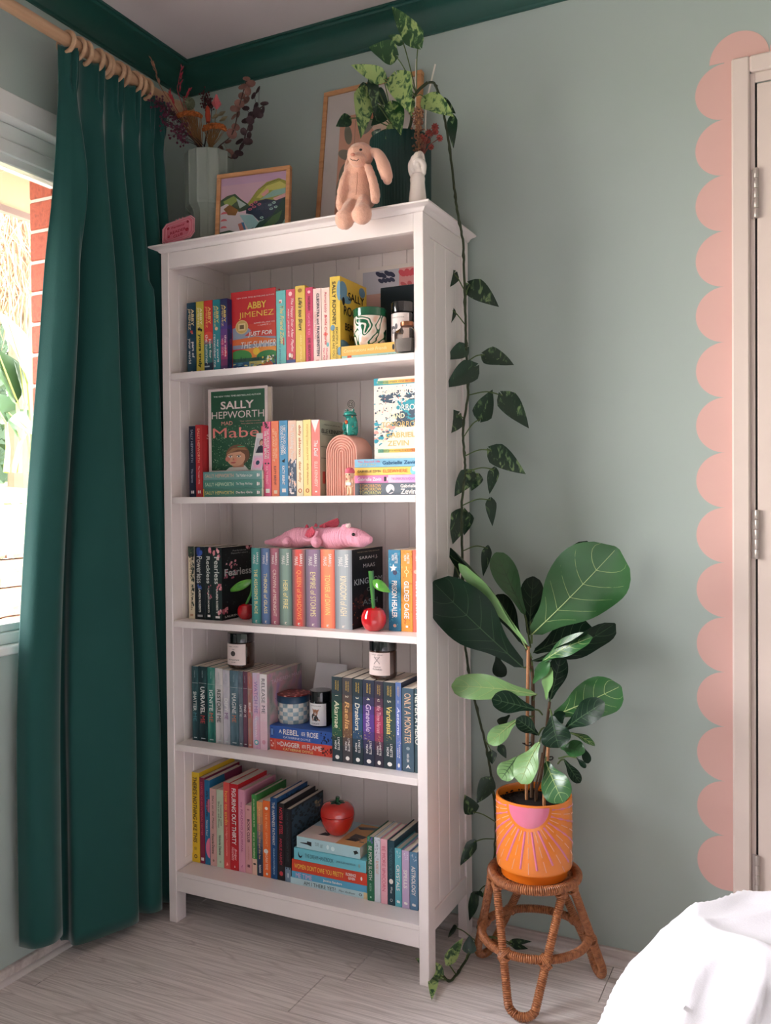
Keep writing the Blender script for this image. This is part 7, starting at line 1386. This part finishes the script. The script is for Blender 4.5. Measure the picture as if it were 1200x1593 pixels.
B().lathe([(PRr*.90, zs2), (PRr*.985, zs2+.004), (PRr, zs2+.010), (PRr, PH-.003), (PRr*.99, PH), (PRr*.945, PH), (PRr*.93, PH-.004), (PRr*.93, PH-.03), (0, PH-.032)], n=72).out('pot', ogm, fg)
b = B(); b.lathe([(PRr*.92, PH-.022), (PRr*.5, PH-.015), (0, PH-.013)], n=30, cap=False)
for i in range(500):
    a_, q = R.uniform(0, 6.28), PRr*.9*math.sqrt(R.random()); s_ = R.uniform(.0012, .0034); b.ball((q*cos(a_), q*sin(a_), PH-.016), (s_, s_, s_*.7), 5)
tagp(b.out('soil', mat((34, 26, 24), .95, .2, .5, 150), fg), kind='stuff')
camang = math.atan2(CAM.y-SCY, CAM.x-SCX); sa = camang-.145
def onpot(p, q, l=.0006):  # p along the circumference (m), q down from rim (m)
    a_ = sa+p/PRr; return Vector(((PRr+l)*cos(a_), (PRr+l)*sin(a_), PH-.004-q))
b = B(); rs_ = PRr*.545; c_ = onpot(0, 0, .0008)
fan = [[onpot(rs_*k*cos(i*pi/20), rs_*.98*k*sin(i*pi/20), .0012*(1 if k < 1 else .1)) for i in range(21)] for k in (1, .95, .6, .3, .02)]
b.grid(fan); b.out('sun_disc', pks, fg, fix=False)
for i in range(27):
    th = radians(-10+200*i/26); bold_ = i % 2 == 0; r0_ = rs_*1.13; r1_ = PRr*2.6; wd = .0027 if bold_ else .0010; segs = [(0, 1)] if bold_ else [(k_*.2, k_*.2+.15) for k_ in range(5)]
    b = B(); any_ = False
    for s0, s1 in segs:
        pa = []
        for k_ in range(7):
            t = s0+(s1-s0)*k_/6; rr_ = r0_+(r1_-r0_)*t; p, q = rr_*cos(th), rr_*sin(th)
            if q < -.002 or q > PH-zs2-.012 or abs(p) > PRr*2.2: break
            wx, wy = -sin(th)*wd, cos(th)*wd; pa.append([onpot(p+wx, q+wy, .0003), onpot(p, q, .0016 if bold_ else .0009), onpot(p-wx, q-wy, .0003)])
        if len(pa) > 1: b.grid(pa); any_ = True
    if any_: b.out('sun_ray', pks if bold_ else pkl, fg, fix=False)
    else: b.bm.free()
# stems and canes
z5 = lambda x, y: (660+x/3.53, 820+y/3.53)
can = mat((170, 120, 84), .6, .3, .12, 40); brk = mat((92, 70, 54), .8, .2, .25, 60, .5, 200)
ztop = pz0+PH-.016
def pole(name, pts, r, m, yq):
    P_ = [PY(*z5(*p), yq) for p in pts]; P_.append(Vector((P_[-1].x, P_[-1].y, ztop-.01))); B().tube(catmull(P_, 5), r, 9).out(name, m, fg, world=True)
pole('support_cane', [(573, 655), (569, 900), (566, 1200), (563, 1420)], .0042, can, -.215); pole('support_cane', [(684, 1195), (672, 1350), (660, 1470)], .0042, can, -.235)
pole('stem', [(556, 640), (590, 760), (598, 900), (598, 1100), (592, 1420)], .0046, brk, -.195); pole('stem', [(690, 960), (678, 1060), (664, 1200), (640, 1380), (618, 1440)], .0036, brk, -.21); pole('stem', [(650, 1240), (628, 1360), (612, 1430)], .0022, brk, -.22)
for p in ((566, 1190), (684, 1268)):
    q = PY(*z5(*p), -.213); B().tube([q+Vector((.011*cos(w_), .011*sin(w_), .002*sin(w_*2))) for w_ in [i*pi/8 for i in range(16)]], .0014, 6, closed=True).out('plant_tie', mat((20, 20, 20), .6), fg, world=True)
g_shade = mat((15, 38, 24), .38, .18, .18, 25, .25, 60); g_m = mat((46, 90, 48), .28, .5, .15, 25, .25, 60); g_l = mat((112, 150, 92), .36, .5, .12, 25, .25, 60); vein_d = mat((56, 82, 54), .5, .3, .05); vein_l = mat((150, 170, 112), .5, .3, .05)  # darkest green carries the shade of leaves turned away from the window
def fl(b_, t_, wpx, yb, yt, m, vm, nrm=None, sag=.04, cup=.10, shape=fiddle, wave=.13, veins=True, st=None, sc=1, tw=0):
    Pb, Pt = PY(*z5(*b_), yb), PY(*z5(*t_), yt); n_ = Vector(nrm) if nrm else (CAM-Pb).normalized(); w = wpx/3.53/2*depth(Pb)/FPX*sc
    S, nn_ = leaf_surface(Pb, Pt, w, n_, shape, sag, cup, wave, R.random()*9, 0, tw)
    b = B(); make_leaf(b, S, 18, (-1, -.8, -.55, -.28, 0, .28, .55, .8, 1)); lf = b.out('leaf', m, fg, world=True, smooth=60, fix=False)
    if veins:
        b = B(); e = nn_*.0011
        mid = [S(.001+.97*i/16, 0) for i in range(17)]; r_ = [.0018*(1-.75*i/16) for i in range(17)]
        b.tube(mid, r_, 6)
        for j in range(5):
            t0 = .17+.15*j
            for sg in (-1, 1):
                P_ = [S(min(.97, t0+.10*q+.09*q*q), sg*.84*q) for q in [i/7 for i in range(8)]]; b.tube(P_, [.0008*(1-.7*i/7) for i in range(8)], 5)
        b.out('leaf_veins', vm, lf, world=True)
    if st: q = PY(*z5(*st), -.2); B().tube(catmull([q, q.lerp(Pb, .5)+Vector((0, 0, .004)), Pb], 4), .0022, 6).out('leaf_stalk', stk, fg, world=True)
UPN = (0, -.35, 1)
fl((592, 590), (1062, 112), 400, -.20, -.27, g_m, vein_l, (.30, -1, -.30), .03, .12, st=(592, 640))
fl((585, 520), (900, 78), 150, -.17, -.13, g_shade, vein_d, (.5, -1, 0), .03, .2, st=(590, 640))
fl((548, 772), (48, 300), 320, -.21, -.29, g_shade, vein_d, (-.1, -1, .15), .03, .10, st=(592, 790))
fl((562, 668), (146, 112), 190, -.22, -.27, g_shade, vein_l, (-.75, -.55, .15), -.05, .40, st=(592, 720))
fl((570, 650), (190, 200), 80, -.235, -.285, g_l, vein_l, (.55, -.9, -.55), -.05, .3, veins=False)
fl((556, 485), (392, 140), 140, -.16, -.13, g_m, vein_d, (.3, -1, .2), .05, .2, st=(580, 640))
fl((575, 600), (600, 270), 130, -.15, -.10, g_shade, vein_d, (.3, -1, .2), .05, .2, st=(585, 660))
fl((540, 640), (400, 370), 120, -.14, -.09, g_shade, vein_d, (.2, -1, .3), .05, .2)
fl((590, 735), (1050, 528), 180, -.21, -.25, g_shade, vein_d, (.1, -.65, -.8), .06, .2, st=(595, 760))
fl((600, 690), (930, 560), 190, -.18, -.14, g_shade, vein_d, (.1, -.8, .5), .04, .2)
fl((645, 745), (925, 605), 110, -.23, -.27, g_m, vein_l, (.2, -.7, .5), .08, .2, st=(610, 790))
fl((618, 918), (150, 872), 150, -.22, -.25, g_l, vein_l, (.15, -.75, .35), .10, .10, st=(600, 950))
fl((612, 1002), (372, 945), 122, -.24, -.27, g_shade, vein_d, (0, -.9, .5), .03, .2, st=(650, 1030))
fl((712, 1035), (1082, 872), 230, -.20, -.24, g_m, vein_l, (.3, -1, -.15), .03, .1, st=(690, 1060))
fl((775, 1110), (992, 962), 130, -.26, -.31, g_shade, vein_d, (0, -1, .4), .05, .15, st=(690, 1050))
fl((628, 1142), (508, 1050), 90, -.26, -.28, g_shade, vein_d, (.1, -.9, .5), .08, .3, st=(660, 1100))
fl((702, 1035), (742, 1212), 172, -.27, -.30, g_shade, vein_d, (-.1, -1, .3), .05, .15, st=(690, 1000))
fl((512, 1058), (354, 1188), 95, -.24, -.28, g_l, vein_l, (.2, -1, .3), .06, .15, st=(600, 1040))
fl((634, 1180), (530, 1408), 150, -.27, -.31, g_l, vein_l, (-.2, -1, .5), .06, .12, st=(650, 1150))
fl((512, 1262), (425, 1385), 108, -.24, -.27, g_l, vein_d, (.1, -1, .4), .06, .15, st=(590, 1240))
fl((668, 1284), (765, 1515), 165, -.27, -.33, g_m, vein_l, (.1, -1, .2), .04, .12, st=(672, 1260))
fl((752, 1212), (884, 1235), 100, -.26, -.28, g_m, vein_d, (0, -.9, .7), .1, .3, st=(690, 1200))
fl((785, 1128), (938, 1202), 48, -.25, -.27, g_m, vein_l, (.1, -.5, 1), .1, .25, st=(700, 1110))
fl((868, 1198), (903, 1298), 48, -.23, -.24, g_shade, vein_d, (.4, -1, .2), .06, .2, veins=False, st=(770, 1200))
fl((838, 1266), (890, 1322), 30, -.23, -.24, g_shade, vein_d, (.3, -1, .2), .06, .2, veins=False, st=(740, 1270))
fl((770, 1276), (858, 1405), 62, -.22, -.23, g_shade, vein_d, (.3, -1, .1), .06, .2, st=(735, 1300))
fl((692, 950), (755, 700), 110, -.19, -.21, g_shade, vein_d, (.3, -1, .1), .05, .3, st=(690, 980))
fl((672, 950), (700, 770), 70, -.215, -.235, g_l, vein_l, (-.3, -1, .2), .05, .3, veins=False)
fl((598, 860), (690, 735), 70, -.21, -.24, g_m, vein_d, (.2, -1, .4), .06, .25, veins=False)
fl((400, 690), (425, 826), 80, -.13, -.11, g_shade, vein_d, (.2, -1, 0), .05, .2, veins=False)
fl((472, 1030), (412, 1085), 56, -.15, -.13, g_shade, vein_d, (.2, -1, 0), .05, .2, veins=False)
fl((760, 1080), (735, 1010), 70, -.22, -.22, g_shade, vein_d, (.2, -1, 0.2), .05, .2, veins=False)
